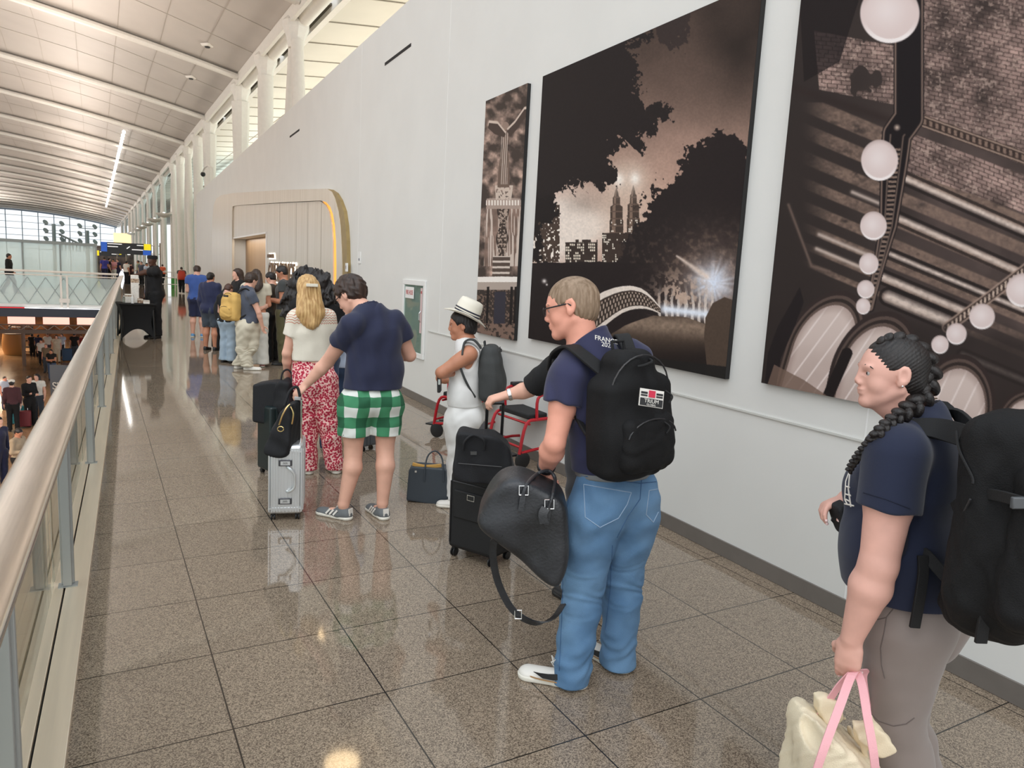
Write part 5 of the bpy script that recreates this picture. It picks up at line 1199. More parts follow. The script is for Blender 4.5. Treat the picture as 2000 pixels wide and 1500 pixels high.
H2.hands = {'l': dict(d=V(-.55, -.1, -.55), n=V(.35, .2, -.75), side=V(.3, .9, -.2), curl=.75, sc=1.05), 'r': dict(d=V(-.8, .4, .1), n=V(0, 0, 1), side=V(0, 1, 0), curl=.7)}
o2 = H2.body('person', 'man in navy polo shirt and green gingham shorts, head bowed, holding the silver suitcase handle')
NAVY2 = cloth('navy_pique', (31, 36, 63), .85)
H2.shirt(NAVY2, 'polo_shirt', sleeve=.50, hem=q(725, 757)[2], infl=.020, slr=.078, wr=.007, hemR=.205)
C_ = S(.01); nk = H2.j['nk']; hu = nrm(V(-.1, .30, 1)); C_.grp(.01, [cone(nk-hu*.03, .090, nk+hu*.04, .072)]); C_.sub(cone(nk-hu*.05, .074, nk+hu*.07, .064), .003); C_.cut(nk+hu*.034, hu+H2.f*.35); C_.cut(nk-hu*.04, -hu); sobj('collar', C_, .006, NAVY2, o2)
H2.pants(GING, 'shorts', top=q(725, 750)[2], hem=q(700, 848)[2], th=.108, kn=.106, wr=.006)
H2.hair(HBRN, 'curly', .005, amp=.006, wsc=90); glasses(H2, BLK)
SHG = mat('shoe_grey_suede', lin(104, 108, 110), .85)
for q_ in 'lr':
    sh_ = H2.shoe(q_, SHG, SOLW, L=.30, hi=.06, vx=.006); t = nrm(V(*(H2.tl if q_ == 'l' else H2.tr)[:2], 0)); A = H2.j['a'+q_]; g0 = V(A[0], A[1], 0); sd = np.cross((0, 0, 1), t)
    for k_ in range(3):
        for s_ in (1, -1): MB().strap([g0+t*(.02+.032*k_)+sd*s_*.047+V(0, 0, .068), g0+t*(.05+.032*k_)+sd*s_*.053+V(0, 0, .032)], .013, .006, t).build('stripe', SHW, sh_)
    MB().strap([g0-t*.066+V(0, 0, .035), g0-t*.062+V(0, 0, .085)], .042, .008, sd).build('heel_tab', SHW, sh_)
# ---------------------------------------------------------------- blonde woman
D0 = 6.20
H3 = Human((1.42, 6.22, 0), (-.1, 1, 0), 1.72, .90, .0075, SKF, fem=True)
H3.j.update(hd=q(600, 566), nk=q(604, 604, 0), sl=q(577, 622, -.08), sr=q(640, 620, .08), el=q(560, 690, -.10), wl=q(562, 742, .02), er=q(650, 680, .15), wr=q(640, 720, .35),
            ch=q(607, 648), wa=q(610, 690), pe=q(612, 728), il=q(600, 752, -.04), ir=q(632, 750, .04), kl=q(600, 832, -.02), kr=q(642, 828, .03), al=q(601, 918, -.02), ar=q(655, 908, .04))
H3.hu = nrm(V(0, .05, 1)); H3.hf = nrm(V(-.1, 1, -.1)); H3.tl = H3.tr = nrm(V(-.1, 1, 0)); H3.r.update(hip=.170, waist=.150, chest=.160, th=.09)
H3.hands = {'l': dict(d=V(-.2, .2, -1), n=V(1, .2, 0), side=V(.1, 1, 0), curl=.8)}
o3 = H3.body('person', 'woman with long blonde hair in cream crochet top and red floral trousers')
H3.shirt(CROC, 'crochet_top', sleeve=.52, hem=q(607, 703)[2], infl=.014, slr=.070, wr=.005, neck=.085)
CRM = mat('cream_knit', lin(230, 224, 206), .85, bump=.4, bscale=200)
H3.pants(FLOR, 'trousers', top=q(607, 700)[2], hem=q(600, 915)[2], th=.115, kn=.085, bt=.082, wr=.006)
H3.hair(HBLD, 'long', .006, amp=.002, wsc=70)
p_ = H3.hp; MB().box(p_(-.135, 0, .030), (.010, .048, .013), frame(H3.hf, H3.hu)).build('hair_clip', CRM, o3, bevel=.004)
for q_ in 'lr': H3.shoe(q_, SHW, SOLW, L=.25, hi=.07, vx=.008)
# ---------------------------------------------------------------- silver aluminium suitcase
def suitcase(c, fw, dp, h, fx, mt, name, label, ribs=0, wh=.05, group=None, bev=.03, hdl=None, hmt=None, soft=False, rib_mt=None, toph=None):
    """c centre on the floor, fx unit vector along the front face width, front faces the viewer"""
    fx = nrm(V(fx[0], fx[1], 0)); dn = V(fx[1], -fx[0], 0); dn = dn if dn@(-V(c)[:3]*V(1, 1, 0)) > 0 else -dn; z = V(0, 0, 1)
    e = empty(name, c, label, 'suitcase', group); p = lambda x, y, zz: V(c)+fx*x+dn*y+z*zz
    R = (fx, dn, z)
    MB().box(p(0, 0, wh+h/2), (fw/2, dp/2, h/2), R).build('shell', mt, e, bevel=bev, seg=4)
    if ribs:
        n_ = ribs
        for i in range(n_):
            x = -fw/2+fw*(i+.5)/n_
            if abs(x) < fw*.11: continue
            MB().strap([p(x, dp/2+.002, wh+bev*.8), p(x, dp/2+.002, wh+h-bev*.8)], fw/n_*.42, .014, fx).build('rib', rib_mt or mt, e)
        for i in range(6):
            y = -dp/2+dp*(i+.5)/6
            MB().strap([p(fw/2+.001, y, wh+bev), p(fw/2+.001, y, wh+h-bev)], dp/14, .006, dn).build('rib', rib_mt or mt, e)
    for sx in (-1, 1):
        for sy in (-1, 1): caster(p(sx*(fw/2-.035), sy*(dp/2-.035), 0), dn, e, r=wh*.48)
    if hdl:
        m = MB()
        for sx in (-1, 1): m.tube([p(sx*fw*.24, -dp/2+.035, wh+h-.01), p(sx*fw*.24, -dp/2+.035, hdl-.02)], .009, 8)
        m.build('handle_tube', hmt or CHROME, e); MB().box(p(0, -dp/2+.035, hdl-.012), (fw*.24+.018, .014, .014), R).build('handle_grip', hmt or BLK, e, bevel=.006)
    return e, p, R
ALS = mat('silver_aluminium_case', (.76, .78, .79), .34, .8, bump=.05, bscale=30)
c_ = (FL(517, 1013)+FL(583, 1013)+FL(600, 990))/3; c_[2] = 0
fxv = nrm(V(.97, -.24, 0))
sc1, p, R = suitcase(FL(552, 1012)+V(.05, .12, 0)*1., .235, .37, .50, fxv, ALS, 'suitcase', 'silver ribbed aluminium suitcase with a black bag on top, beside the man in gingham shorts', ribs=13, wh=.045, bev=.028, hdl=None)
fw, dp, h, wh = .235, .37, .50, .045
for z in (wh+.10, wh+.375):
    MB().box(p(0, dp/2+.008, z), (.045, .006, .022), R).build('latch', mat('dark_metal', (.10, .10, .11), .35, .8), sc1, bevel=.003)
    MB().box(p(0, dp/2+.015, z), (.032, .002, .014), R).build('latch_plate', ALS, sc1)
    text('latch_lettering', '.000.', .020, p(0, dp/2+.0175, z), fxv, (0, 0, 1), .0004, BLK, sc1)
MB().tube(spline([p(.01, dp/2+.005, wh+.345), p(.03, dp/2+.03, wh+.34), p(.062, dp/2+.035, wh+.30), p(.066, dp/2+.035, wh+.25), p(.062, dp/2+.035, wh+.205), p(.03, dp/2+.03, wh+.175), p(.01, dp/2+.005, wh+.17)]), .009, 8).build('side_handle', ALS, sc1, smooth=True)
for x in (-.012, .012): MB().strap([p(x, dp/2+.004, wh+.02), p(x, dp/2+.004, wh+.48)], .006, .006, fxv).build('hinge_line', ALS, sc1)
for z in (wh+.045, wh+h-.045): MB().strap([p(-fw/2+.01, dp/2+.003, z), p(fw/2-.01, dp/2+.003, z)], .012, .007, (0, 0, 1)).build('band', ALS, sc1)
hg = H2.j['wl']+V(-.055, -.01, -.075)
m = MB()
for s_ in (-1, 1): m.tube([p(.098, .02+.06*s_, wh+h-.02), hg+V(.012, -.03-.03*s_, -.02)], .0075, 8)
m.build('handle_tube', CHROME, sc1); MB().box(hg-V(0, 0, .012), (.022, .05, .012), (fxv, np.cross((0, 0, 1), fxv), (0, 0, 1))).build('handle_grip', mat('grip_grey', (.5, .5, .5), .4), sc1, bevel=.005)
# black soft bag on top of it
NYL = mat('black_nylon', (.005, .0055, .008), .7, var=.15, vscale=16, bump=.3, bscale=240)
D0 = 5.0
b1 = empty('soft_bag', q(553, 884, .05), 'black nylon weekend bag standing on the silver suitcase', 'bag')
Sb = S(.02); Sb.grp(.02, [pxhull([(524, 880), (530, 850), (545, 815), (560, 790), (586, 780), (584, 800), (582, 878), (570, 888), (540, 888)], D0+.04, .26, .035)]); Sb.disp = wob(.006, 22, 6); sobj('bag_body', Sb, .007, NYL, b1)
for o_ in (-.12,): MB().tube(spline([q(545, 830, o_), q(551, 812, o_-.01), q(560, 796, o_), q(566, 790, o_+.02)]), .0055, 6).tube(spline([q(570, 828, o_), q(573, 808, o_-.01), q(568, 794, o_)]), .0055, 6).build('zip_trim', GOLD, b1)
MB().tube([q(548+6*math.cos(a), 838+5*math.sin(a), -.115) for a in np.linspace(0, 2*PI, 13)], .0035, 6, cap=False).build('ring', GOLD, b1)
MB().tube(spline([q(556, 792, 0), q(566, 764, .02), q(580, 756, .04), q(586, 775, .04)]), .010, 8).build('handle', NYL, b1)
# dark suitcase and boxy tote in front of the blonde woman
DG = mat('dark_green_case', lin(22, 36, 38), .35)
sc2, p, R = suitcase(FL(525, 928)+V(.10, .06, 0), .30, .24, .56, nrm(V(.95, .31, 0)), DG, 'suitcase', 'dark green hard suitcase under a boxy black tote, at the left of the blonde woman', ribs=9, wh=.045, bev=.02, hdl=None)
D0 = 6.1
b2 = empty('tote_bag', q(530, 822), 'boxy black tote bag resting on the dark green suitcase', 'bag')
Sb = S(.02); Sb.grp(.02, [pxhull([(500, 820), (501, 748), (540, 742), (566, 748), (568, 820), (535, 826)], D0+.03, .20, .018)]); sobj('bag_body', Sb, .007, NYL, b2)
b3 = empty('handbag', q(562, 780), 'crumpled black handbag held by the blonde woman over the tote', 'bag')
Sb = S(.03); Sb.grp(.02, [pxhull([(536, 800), (540, 752), (556, 738), (570, 745), (576, 800), (555, 812)], D0-.02, .16, .04)]); Sb.disp = wob(.010, 30, 9); sobj('bag_body', Sb, .007, NYL, b3)
MB().tube(spline([q(548, 748, -.05), q(552, 728, -.03), q(562, 722, 0), q(570, 732, .0), q(568, 750, -.03)]), .008, 8).build('handle', NYL, b3)
# ---------------------------------------------------------------- woman with the white hat
D0 = 5.50
H4 = Human(tuple(FL(892, 985)*V(1, 1, 0)), (-.80, .60, 0), 1.60, 1.0, .0065, SKT, fem=True); H4.det = 1
H4.j.update(hd=q(903, 636), nk=q(912, 664, 0), sl=q(916, 692, -.16), sr=q(915, 690, .18), el=q(862, 728, -.22), wl=q(885, 728, -.13), er=q(862, 738, .24), wr=q(885, 742, .10),
            ch=q(914, 715), wa=q(908, 768), pe=q(908, 806), il=q(900, 822, -.06), ir=q(902, 822, .06), kl=q(896, 900, -.04), kr=q(893, 902, .04), al=q(893, 978, -.05), ar=q(880, 984, .08))
H4.hf = nrm(V(-.95, .42, -.10)); H4.hs = .96; H4.r.update(hip=.165, waist=.165, chest=.150, th=.10, ua=.052, elb=.042, fa=.040, wri=.027)
H4.tl = H4.tr = nrm(V(-.9, .5, 0)); H4.hands = {'l': dict(d=V(.9, .1, -.1), n=V(-.2, .9, 0), side=V(0, 0, 1), curl=.35, sc=.9), 'r': dict(d=V(.9, -.3, 0), n=V(0, 0, 1), side=V(-.3, -.9, 0), curl=.4, sc=.9)}
o4 = H4.body('person', 'woman in white tank top and white trousers with a white banded sun hat, arms folded')
WC = cloth('white_cotton', (232, 232, 230), .85)
H4.shirt(WC, 'tank_top', sleeve=0, hem=q(908, 790)[2], infl=.012, wr=.004, neck=.10)
H4.pants(WC, 'trousers', top=q(908, 775)[2], hem=.06, th=.115, kn=.075, bt=.065)
H4.hair(HBLK, 'short', .006, amp=.004, extra=lambda S_: S_.grp(.03, [H4.hE(-.02, 0, -.02, .095, .090, .085)]))
p_ = H4.hp; _u = nrm(H4.hu+H4.hf*-.42); _f = nrm(H4.hf-_u*(H4.hf@_u)); fr4 = (_f, nrm(np.cross(_u, _f)), _u); HAT = mat('white_straw_hat', lin(236, 230, 214), .7, bump=.4, bscale=400)
hc = p_(-.035, 0, .080); ax4 = fr4[2]
def hatring(r, hgt, n=40, wav=.0): return [hc+fr4[0]*math.cos(a)*r*1.10+fr4[1]*math.sin(a)*r+ax4*(hgt+wav*math.cos(2*a)) for a in np.linspace(0, 2*PI, n, endpoint=False)]
rings = [hatring(.155, .000, wav=-.022), hatring(.125, -.004, wav=-.008), hatring(.092, .003), hatring(.090, .04), hatring(.086, .085), hatring(.076, .120), hatring(.05, .128), hatring(.02, .112), hatring(.002, .110)]
vs = sum(rings, []); n40 = 40; fs = [(i*n40+j, i*n40+(j+1) % n40, (i+1)*n40+(j+1) % n40, (i+1)*n40+j) for i in range(8) for j in range(n40)]
ht = mesh('sun_hat', vs, fs, HAT, o4, smooth=True); sm = ht.modifiers.new('t', 'SOLIDIFY'); sm.thickness = .004
for z0, z1 in ((.012, .022), (.032, .042)):
    ra, rb_ = hatring(.0935, z0), hatring(.0925, z1); vs = ra+rb_; mesh('hat_band', vs, [(j, (j+1) % n40, n40+(j+1) % n40, n40+j) for j in range(n40)], mat('band_navy', lin(26, 30, 50), .6), o4, smooth=True)
H4.shoe('l', SHW, SOLW, L=.25, hi=.06, vx=.008); H4.shoe('r', SHW, SOLW, L=.25, hi=.06, vx=.008)
PGRY = mat('grey_pack_fabric', lin(62, 64, 64), .8, var=.1, bump=.25, bscale=260)
bc = q(963, 728, -.02); od4 = nrm(V(.86, -.50, 0))
backpack(bc, od4, nrm(V(.10, -.06, 1)), .28, .20, .43, PGRY, 'dark grey roll-top backpack on the woman in the white hat', straps=[([tuple(x) for x in spline([q(940, 680, -.14), q(925, 664, -.16), q(908, 668, -.17), q(903, 695, -.21)])], .045), ([tuple(x) for x in spline([q(898, 715, -.20), q(910, 745, -.18), q(928, 775, -.12)])], .03)], vx=.007, stm=PGRY, taper=.05, pocket=False)
# folded phone pouch in her hand
ph = empty('phone_case', q(860, 745, -.1), 'black phone held below the folded arms of the woman in the hat', 'phone'); MB().box(q(858, 746, -.12), (.012, .05, .075), (nrm(cR), nrm(hF), nrm(np.cross(cR, hF)))).build('phone_body', BLK, ph, bevel=.006); MB().box(q(858, 746, -.175), (.008, .003, .02), (nrm(cR), nrm(hF), nrm(np.cross(cR, hF)))).build('lens', CHROME, ph)
# big slate tote on the floor
SLT = mat('slate_leather', lin(58, 66, 74), .45, bump=.1, bscale=200)
D0 = 5.50
b4 = empty('leather_tote', FL(840, 978), 'slate blue leather tote with thin handles standing on the floor beside the black suitcase', 'bag')
Sb = S(.02); Sb.grp(.02, [pxhull([(796, 972), (801, 912), (808, 906), (884, 912), (889, 980), (870, 984)], D0+.09, .16, .012)]); Sb.sub(rbox(q(848, 905, .09), (.14, .05, .03), (nrm(cR), nrm(hF), nrm(np.cross(cR, hF))), .01), .005); sobj('bag_body', Sb, .006, SLT, b4)
for o_ in (.0, .17):
    MB().tube(spline([q(829, 940, o_), q(830, 915, o_), q(836, 890, o_+.02), q(850, 881, o_+.02), q(862, 892, o_+.02), q(866, 915, o_), q(866, 940, o_)]), .0065, 8).build('handle', SLT, b4)
MB().strap(spline([q(806, 906, .04), q(830, 911, .04), q(862, 909, .06)]), .03, .02, hF).build('tan_lining', mat('tan_suede', lin(206, 160, 84), .8), b4)
MB().box(q(812, 921, .005), (.008, .002, .008), (nrm(cR), nrm(hF), V(0, 0, 1))).build('stud', SILV, b4)
# ---------------------------------------------------------------- black soft cabin case and bag on it
BCC = mat('black_ballistic', (.007, .007, .008), .65, bump=.25, bscale=350)
fx3 = nrm(FL(958, 1112)-FL(876, 1086)); ccn = FL(918, 1100)+V(.10, .04, 0)*1.; ccn = (FL(876, 1086)+FL(958, 1112))/2+nrm(V(-fx3[1], fx3[0], 0))*(.12)
if (V(-fx3[1], fx3[0], 0)@hF) < 0: ccn = (FL(876, 1086)+FL(958, 1112))/2-nrm(V(-fx3[1], fx3[0], 0))*(.12)
sc3, p, R = suitcase(ccn, .36, .24, .50, fx3, BCC, 'suitcase', 'black soft cabin suitcase with spinner wheels under a black briefcase, beside the leather holdall', wh=.06, bev=.03)
MB().box(p(.0, .125, .36), (.135, .008, .09), R).build('front_pocket', BCC, sc3, bevel=.008); MB().box(p(.0, .134, .42), (.028, .002, .018), R).build('badge', SILV, sc3); MB().box(p(.0, .1365, .42), (.024, .001, .014), R).build('badge_face', BLK, sc3)
MB().tube([p(-.15, .123, .50), p(.15, .123, .50)], .004, 6).build('zip', mat('zip_black'), sc3); MB().tube([p(-.16, .123, .10), p(-.165, .123, .50)], .004, 6).build('zip', mat('zip_black'), sc3)
D0 = 4.25
gp = q(968, 782, .03)
m = MB(); 
for s_, u_ in ((-1, 952), (1, 983)): m.tube([p(s_*.06, -.08, .54), J(u_, 790, D0+.05)], .010, 8)
m.build('handle_tube', BLK, sc3); MB().tube([J(950, 786, D0+.05), J(985, 786, D0+.05)], .014, 10).build('handle_grip', BLK, sc3)
b5 = empty('briefcase', q(945, 930), 'soft black briefcase with grab handles on top of the black cabin suitcase', 'bag')
Sb = S(.02); Sb.grp(.02, [pxhull([(886, 930), (891, 845), (898, 838), (975, 848), (998, 870), (1003, 925), (985, 940), (930, 938)], D0+.02, .20, .022)]); Sb.disp = wob(.006, 24, 12); sobj('bag_body', Sb, .006, NYL, b5)
for o_ in (-.10, .10): MB().tube(spline([q(905, 880, o_), q(908, 862, o_-.01), q(925, 850, o_), q(945, 860, o_-.01), q(946, 878, o_)]), .008, 8).build('handle', NYL, b5)
MB().tube([q(895, 905, -.095), q(980, 912, -.095)], .003, 6).build('zip', mat('zip_black'), b5)
MB().box(q(925, 885, -.10), (.018, .002, .010), (nrm(cR), nrm(hF), nrm(np.cross(cR, hF)))).build('badge', mat('badge_dark', (.06, .06, .06), .3), b5)
# ---------------------------------------------------------------- person in black holding that case, behind the man in jeans
bs = FL(1150, 1172); D0 = bs@hF
H5 = Human(tuple(bs*V(1, 1, 0)), (-.1, 1, 0), 1.70, 1.0, .0075, SKF)
H5.j.update(sl=q(1082, 722, -.05), el=q(1035, 760, .0), wl=q(990, 772, .0), hd=q(1120, 622))
H5.hands = {'l': dict(d=V(-.9, .25, -.25), n=V(.1, .1, -1), side=V(.2, .9, 0), curl=.85, sc=1.0)}
o5 = H5.body('person', 'person in a black long-sleeved top with a steel watch, almost hidden, gripping a case handle')
BLT = cloth('black_knit', (20, 20, 21), .9, sheen=0)
e_ = H5.j['el'].copy(); w_ = H5.j['wl'].copy(); H5.shirt(BLT, 'long_sleeved_top', sleeve=.92, infl=.014, slr=.062)
H5.pants(cloth('charcoal', (48, 48, 52)), 'trousers'); H5.hair(HBRN, 'short')
for q_ in 'lr': H5.shoe(q_, BLK, BLK)
ax = nrm(e_-w_); MB().lathe(w_+ax*.006, [(.030, 0), (.034, .003), (.034, .020), (.030, .023)], ax, 18).build('wrist_watch', SILV, o5, smooth=True)
# ================================================================ woman with the braid
SKW = skin('warm', (222, 172, 156))
D0 = 2.20
H6 = Human((2.05, 1.42, 0), (-.30, .95, 0), 1.67, 1.05, .0042, SKW, fem=True); H6.det = 1; H6.hairmat = HBLK
az = J(1765, 1200, D0); 
H6.base = V(az[0], az[1], 0)
H6.j.update(hd=q(1741, 731), nk=q(1800, 822, 0), sl=q(1752, 886, -.13), sr=q(1800, 870, .20), el=q(1716, 1102, -.16), wl=q(1664, 1245, -.12), er=q(1745, 1060, .30), wr=q(1655, 975, .18),
            ch=q(1780, 925, .02), wa=q(1752, 1065, .03), pe=q(1768, 1165, .03), il=q(1768, 1220, -.05), ir=q(1775, 1220, .12), kl=q(1748, 1408, -.04), kr=q(1756, 1400, .14), al=q(1772, 1640, -.02), ar=q(1780, 1630, .16))
for k_ in ('al', 'ar'): H6.j[k_][2] = .085
H6.hf = nrm(-cR*.97+hF*.12+V(0, 0, .02)); H6.hu = nrm(V(.04, -.02, 1)); H6.hs = .93; H6.f = nrm(V(-.55, .83, 0)); H6.l = nrm(V(-.83, -.55, 0)); H6.tl = nrm(V(-.55, .83, 0)); H6.tr = H6.tl
H6.r.update(hip=.185, waist=.178, chest=.160, ua=.067, elb=.052, fa=.058, wri=.032, nk=.050, th=.100, kn=.070, ca=.066, sh=.066); H6.flat = .80
H6.hands = {'l': dict(d=V(-.02, .03, -1), n=V(.85, .25, 0), side=V(-.4, .9, 0), curls=[.30, .42, .52, .60], sc=1.0, thumb=.5), 'r': dict(d=nrm(-cR*.80-V(0, 0, .15)-hF*.2), n=nrm(-hF*.4-V(0, 0, 1)), side=nrm(-hF), curls=[.55, .75, .8, .8], sc=.90, thumb=.5)}
def ex6(S_):
    p, E = H6.hp, H6.hE
    S_.grp(.02, [cone(p(.035, 0, -.085), .034*.93, H6.j['nk']+V(0, 0, -.02), .050)])
o6 = H6.body('person', 'young woman in profile with a long black braid in navy t-shirt and taupe leggings', extra=ex6)
NTEE = cloth('navy_tee', (24, 32, 56), .9, bscale=700)
def tee6(S_):
    S_.grp(.03, [ell(q(1700, 955, .03), (.068, .085, .11)), ell(q(1700, 1040, .03), (.07, .09, .12))])
    S_.grp(.03, [cone(H6.j['nk']-V(0, 0, .03), .085, H6.j['nk']+V(0, 0, .012)+cR*.012, .066)])
H6.shirt(NTEE, 't_shirt', sleeve=.50, hem=q(1765, 1152)[2], infl=.013, slr=.088, wr=.0035, wsc=22, neck=.058, neckdz=.012, hemR=.205, extra=tee6)
TAUPE = cloth('taupe_leggings', (134, 122, 116), .7, bump=.06, bscale=500, sheen=.3, var=.02)
def leg6(S_):
    S_.grp(.06, [ell(q(1818, 1188, .05), (.10, .13, .10)), ell(q(1798, 1232, .05), (.10, .12, .11))])
H6.pants(TAUPE, 'leggings', top=q(1765, 1150)[2]+.02, hem=.03, th=.112, kn=.078, bt=.125, infl=.004, wr=.002, extra=leg6)
for q_ in 'lr': H6.shoe(q_, SHW, SOLW, L=.26, vx=.007)
from mathutils.bvhtree import BVHTree
lg = [c for c in o6.children if c.name.startswith('leggings')][0]; ts6 = [c for c in o6.children if c.name.startswith('t_shirt')][0]
SEM = mat('taupe_seam_and_fold', lin(104, 94, 90), .8)
for pts in ([(1748, 1158), (1744, 1190), (1732, 1205), (1727, 1235), (1720, 1265), (1722, 1300), (1728, 1325)], [(1698, 1206), (1715, 1210), (1732, 1206)], [(1692, 1385), (1715, 1408), (1745, 1418), (1770, 1414), (1786, 1402)]): decal_path(H6, dens(pts, 6), .0016, SEM, 'seam', lg)  # last path is the knee fold, its shade drawn as a dark line
# white print at the chest front of the shirt
for pts in ([(1680, 892), (1662, 912), (1652, 940), (1650, 975), (1655, 985)], [(1672, 905), (1660, 925), (1657, 955), (1662, 990)], [(1650, 984), (1668, 988)], [(1652, 965), (1662, 968)], [(1653, 950), (1660, 952)], [(1652, 975), (1661, 980)]): decal_path(H6, dens(pts, 8), .0026, SHW, 'shirt_print', ts6)
decal_path(H6, dens([(1686, 962), (1730, 975), (1778, 994)], 10), .0014, mat('navy_stitch', lin(16, 22, 42), .9), 'sleeve_stitch', ts6)
# nails
NAIL = mat('pink_nail', lin(238, 206, 204), .2)
for tips in H6.tips[:2]:
    for c, d_, r_ in tips: MB().sph(c-nrm(hF)*r_*.55+d_*.0015, (r_*.62, r_*.62, r_*.62)).build('nail', NAIL, o6, smooth=True)
# slicked-back hair with a thick plait from the forehead over the crown to the chest
p, E = H6.hp, H6.hE
Hh = S(.012); Hh.grp(.02, [E(-.012, 0, .036, .101, .081, .091), E(-.050, 0, -.02, .055, .066, .055)])
Hh.sub(E(.108, 0, -.030, .072, .12, .105), .010); Hh.cut(p(-.03, 0, -.060), -frame(H6.hf, H6.hu)[2]+frame(H6.hf, H6.hu)[0]*.45)
for sd in (1, -1): Hh.sub(E(.012, .085*sd, -.022, .036, .03, .045), .006); Hh.sub(E(.045, .075*sd, -.03, .030, .03, .05), .006)
fh, lh, uh = frame(H6.hf, H6.hu); cH = H6.j['hd']
def strand(pp_):
    a = (pp_-cH)@fh; b = (pp_-cH)@uh; return .0012*np.sin((b*1.0+a*.75)*520+np.sin(a*60)*1.2)
Hh.disp = strand; sobj('hair', Hh, .003, HBLK, o6)
path = spline([(1718, 672), (1741, 666), (1769, 671), (1793, 688), (1810, 714), (1813, 742), (1806, 767), (1794, 787), (1776, 800), (1757, 812), (1738, 826), (1720, 842), (1706, 858), (1690, 876), (1676, 892), (1664, 908), (1656, 925)], 8)
path = [(a, b) for a, b in [(x[0], x[1]) for x in [V(*y) if len(y) == 2 else y for y in path]]]
L_ = [0]
for a, b in zip(path[:-1], path[1:]): L_.append(L_[-1]+math.dist(a, b))
def at_(s_):
    i = int(np.searchsorted(L_, s_))-1; i = max(0, min(i, len(path)-2)); t = (s_-L_[i])/(L_[i+1]-L_[i]); a, b = path[i], path[i+1]; return a[0]+(b[0]-a[0])*t, a[1]+(b[1]-a[1])*t, math.atan2(b[1]-a[1], b[0]-a[0])
bd = S(.0025); s_ = 4.; kk = 0; prs = []
while s_ < L_[-1]-2:
    u, v, an = at_(s_); fr_ = s_/L_[-1]
    wpx = np.interp(fr_, [0, .12, .3, .5, .62, .8, 1], [12, 21, 25, 23, 16, 12, 7]); off = np.interp(fr_, [0, .40, .50, .60, .75, 1], [0, 0, -.05, -.11, -.145, -.03])
    dl = (1 if kk % 2 else -1)*wpx*.42; uu, vv = u-math.sin(an)*dl, v+math.cos(an)*dl
    c = q(uu, vv, off-.01); m_ = mpx(c); tang = nrm(cR*math.cos(an+(.75 if kk % 2 else -.75))-cU*math.sin(an+(.75 if kk % 2 else -.75)))
    nrmv = -nrm(hF); bi = nrm(np.cross(nrmv, tang)); prs.append(ell(c, (wpx*.80*m_, wpx*.50*m_, wpx*.75*m_), (tang, bi, nrmv)))
    s_ += wpx*.52; kk += 1
for k_ in range(0, len(prs)): bd.grp(.002, [prs[k_]])
bd.disp = lambda P_: .0007*np.sin(P_[:, 2]*900+P_[:, 0]*600)
sobj('braid', bd, .0028, HBLK, o6)
for s_ in (1,):
    MB().sph(p(-.004, .086*s_, -.028), .0035).build('ear_stud', SILV, o6)
MB().tube(spline([q(1800, 775, -.03), q(1812, 780, -.05), q(1830, 778, .0)]), .002, 6).build('necklace', GOLD, o6)
# her big travel backpack
out6 = nrm(V(.42, -.90, 0)); up6 = nrm(V(.10, -.10, 1))
bk = empty('backpack', q(1960, 1230, -.30), 'large black travel backpack with webbing straps on the woman with the braid', 'backpack')
B6 = S(.04); B6.grp(.05, [rbox(q(1978, 1010, -.34), (.165, .125, .28), frame(out6, up6)[1::-1]+(frame(out6, up6)[2],) if False else (frame(out6, up6)[1], frame(out6, up6)[0], frame(out6, up6)[2]), .075)])
B6.grp(.04, [rbox(q(2035, 1060, -.46), (.14, .07, .20), (frame(out6, up6)[1], frame(out6, up6)[0], frame(out6, up6)[2]), .05), ell(q(1935, 1190, -.30), (.17, .13, .075), (frame(out6, up6)[1], frame(out6, up6)[0], frame(out6, up6)[2]))])
B6.disp = sumf(wob(.008, 22, 31), wob(.003, 60, 32)); sobj('pack_body', B6, .006, PACKB, bk)
lft6 = frame(out6, up6)[1]
def st6(pts, w, side, name='strap', t=.010): MB().strap(spline([q(*a) for a in pts]), w, t, side).build(name, STRB, bk, bevel=.002)
st6([(1880, 850, -.22), (1835, 838, -.15), (1790, 836, -.11), (1745, 846, -.10), (1716, 868, -.08), (1702, 900, .0), (1700, 950, .08)], .062, nrm(hF+cU*.9), 'shoulder_strap', .014)
st6([(1900, 850, -.15), (1870, 815, -.02), (1840, 800, .06), (1815, 812, .14)], .06, nrm(hF*.9+cR*.2), 'shoulder_strap', .014)
st6([(1772, 1085, -.10), (1800, 1078, -.16), (1832, 1110, -.20), (1860, 1138, -.24), (1895, 1145, -.28)], .034, nrm(cU+hF*.3), 'load_strap')
st6([(1802, 1085, -.18), (1803, 1120, -.19), (1796, 1170, -.20), (1786, 1226, -.20)], .030, cR, 'loose_strap_end')
st6([(1868, 1128, -.26), (1900, 1142, -.32), (1950, 1158, -.42), (2005, 1165, -.50)], .030, nrm(cU), 'hip_belt')
st6([(1928, 1155, -.44), (1925, 1190, -.45), (1915, 1256, -.45)], .030, cR, 'loose_strap_end')
st6([(1862, 992, -.28), (1900, 965, -.36), (1950, 968, -.47), (2010, 985, -.56)], .028, nrm(cU), 'compression_strap')
MB().box(q(1992, 982, -.56), (.020, .006, .014), (nrm(cR), nrm(hF), nrm(np.cross(cR, hF)))).build('buckle', mat('buckle_grey', (.08, .085, .09), .4), bk, bevel=.003)
MB().box(q(1963, 1162, -.47), (.020, .006, .012), (nrm(cR), nrm(hF), nrm(np.cross(cR, hF)))).build('buckle', mat('buckle_grey'), bk, bevel=.003)
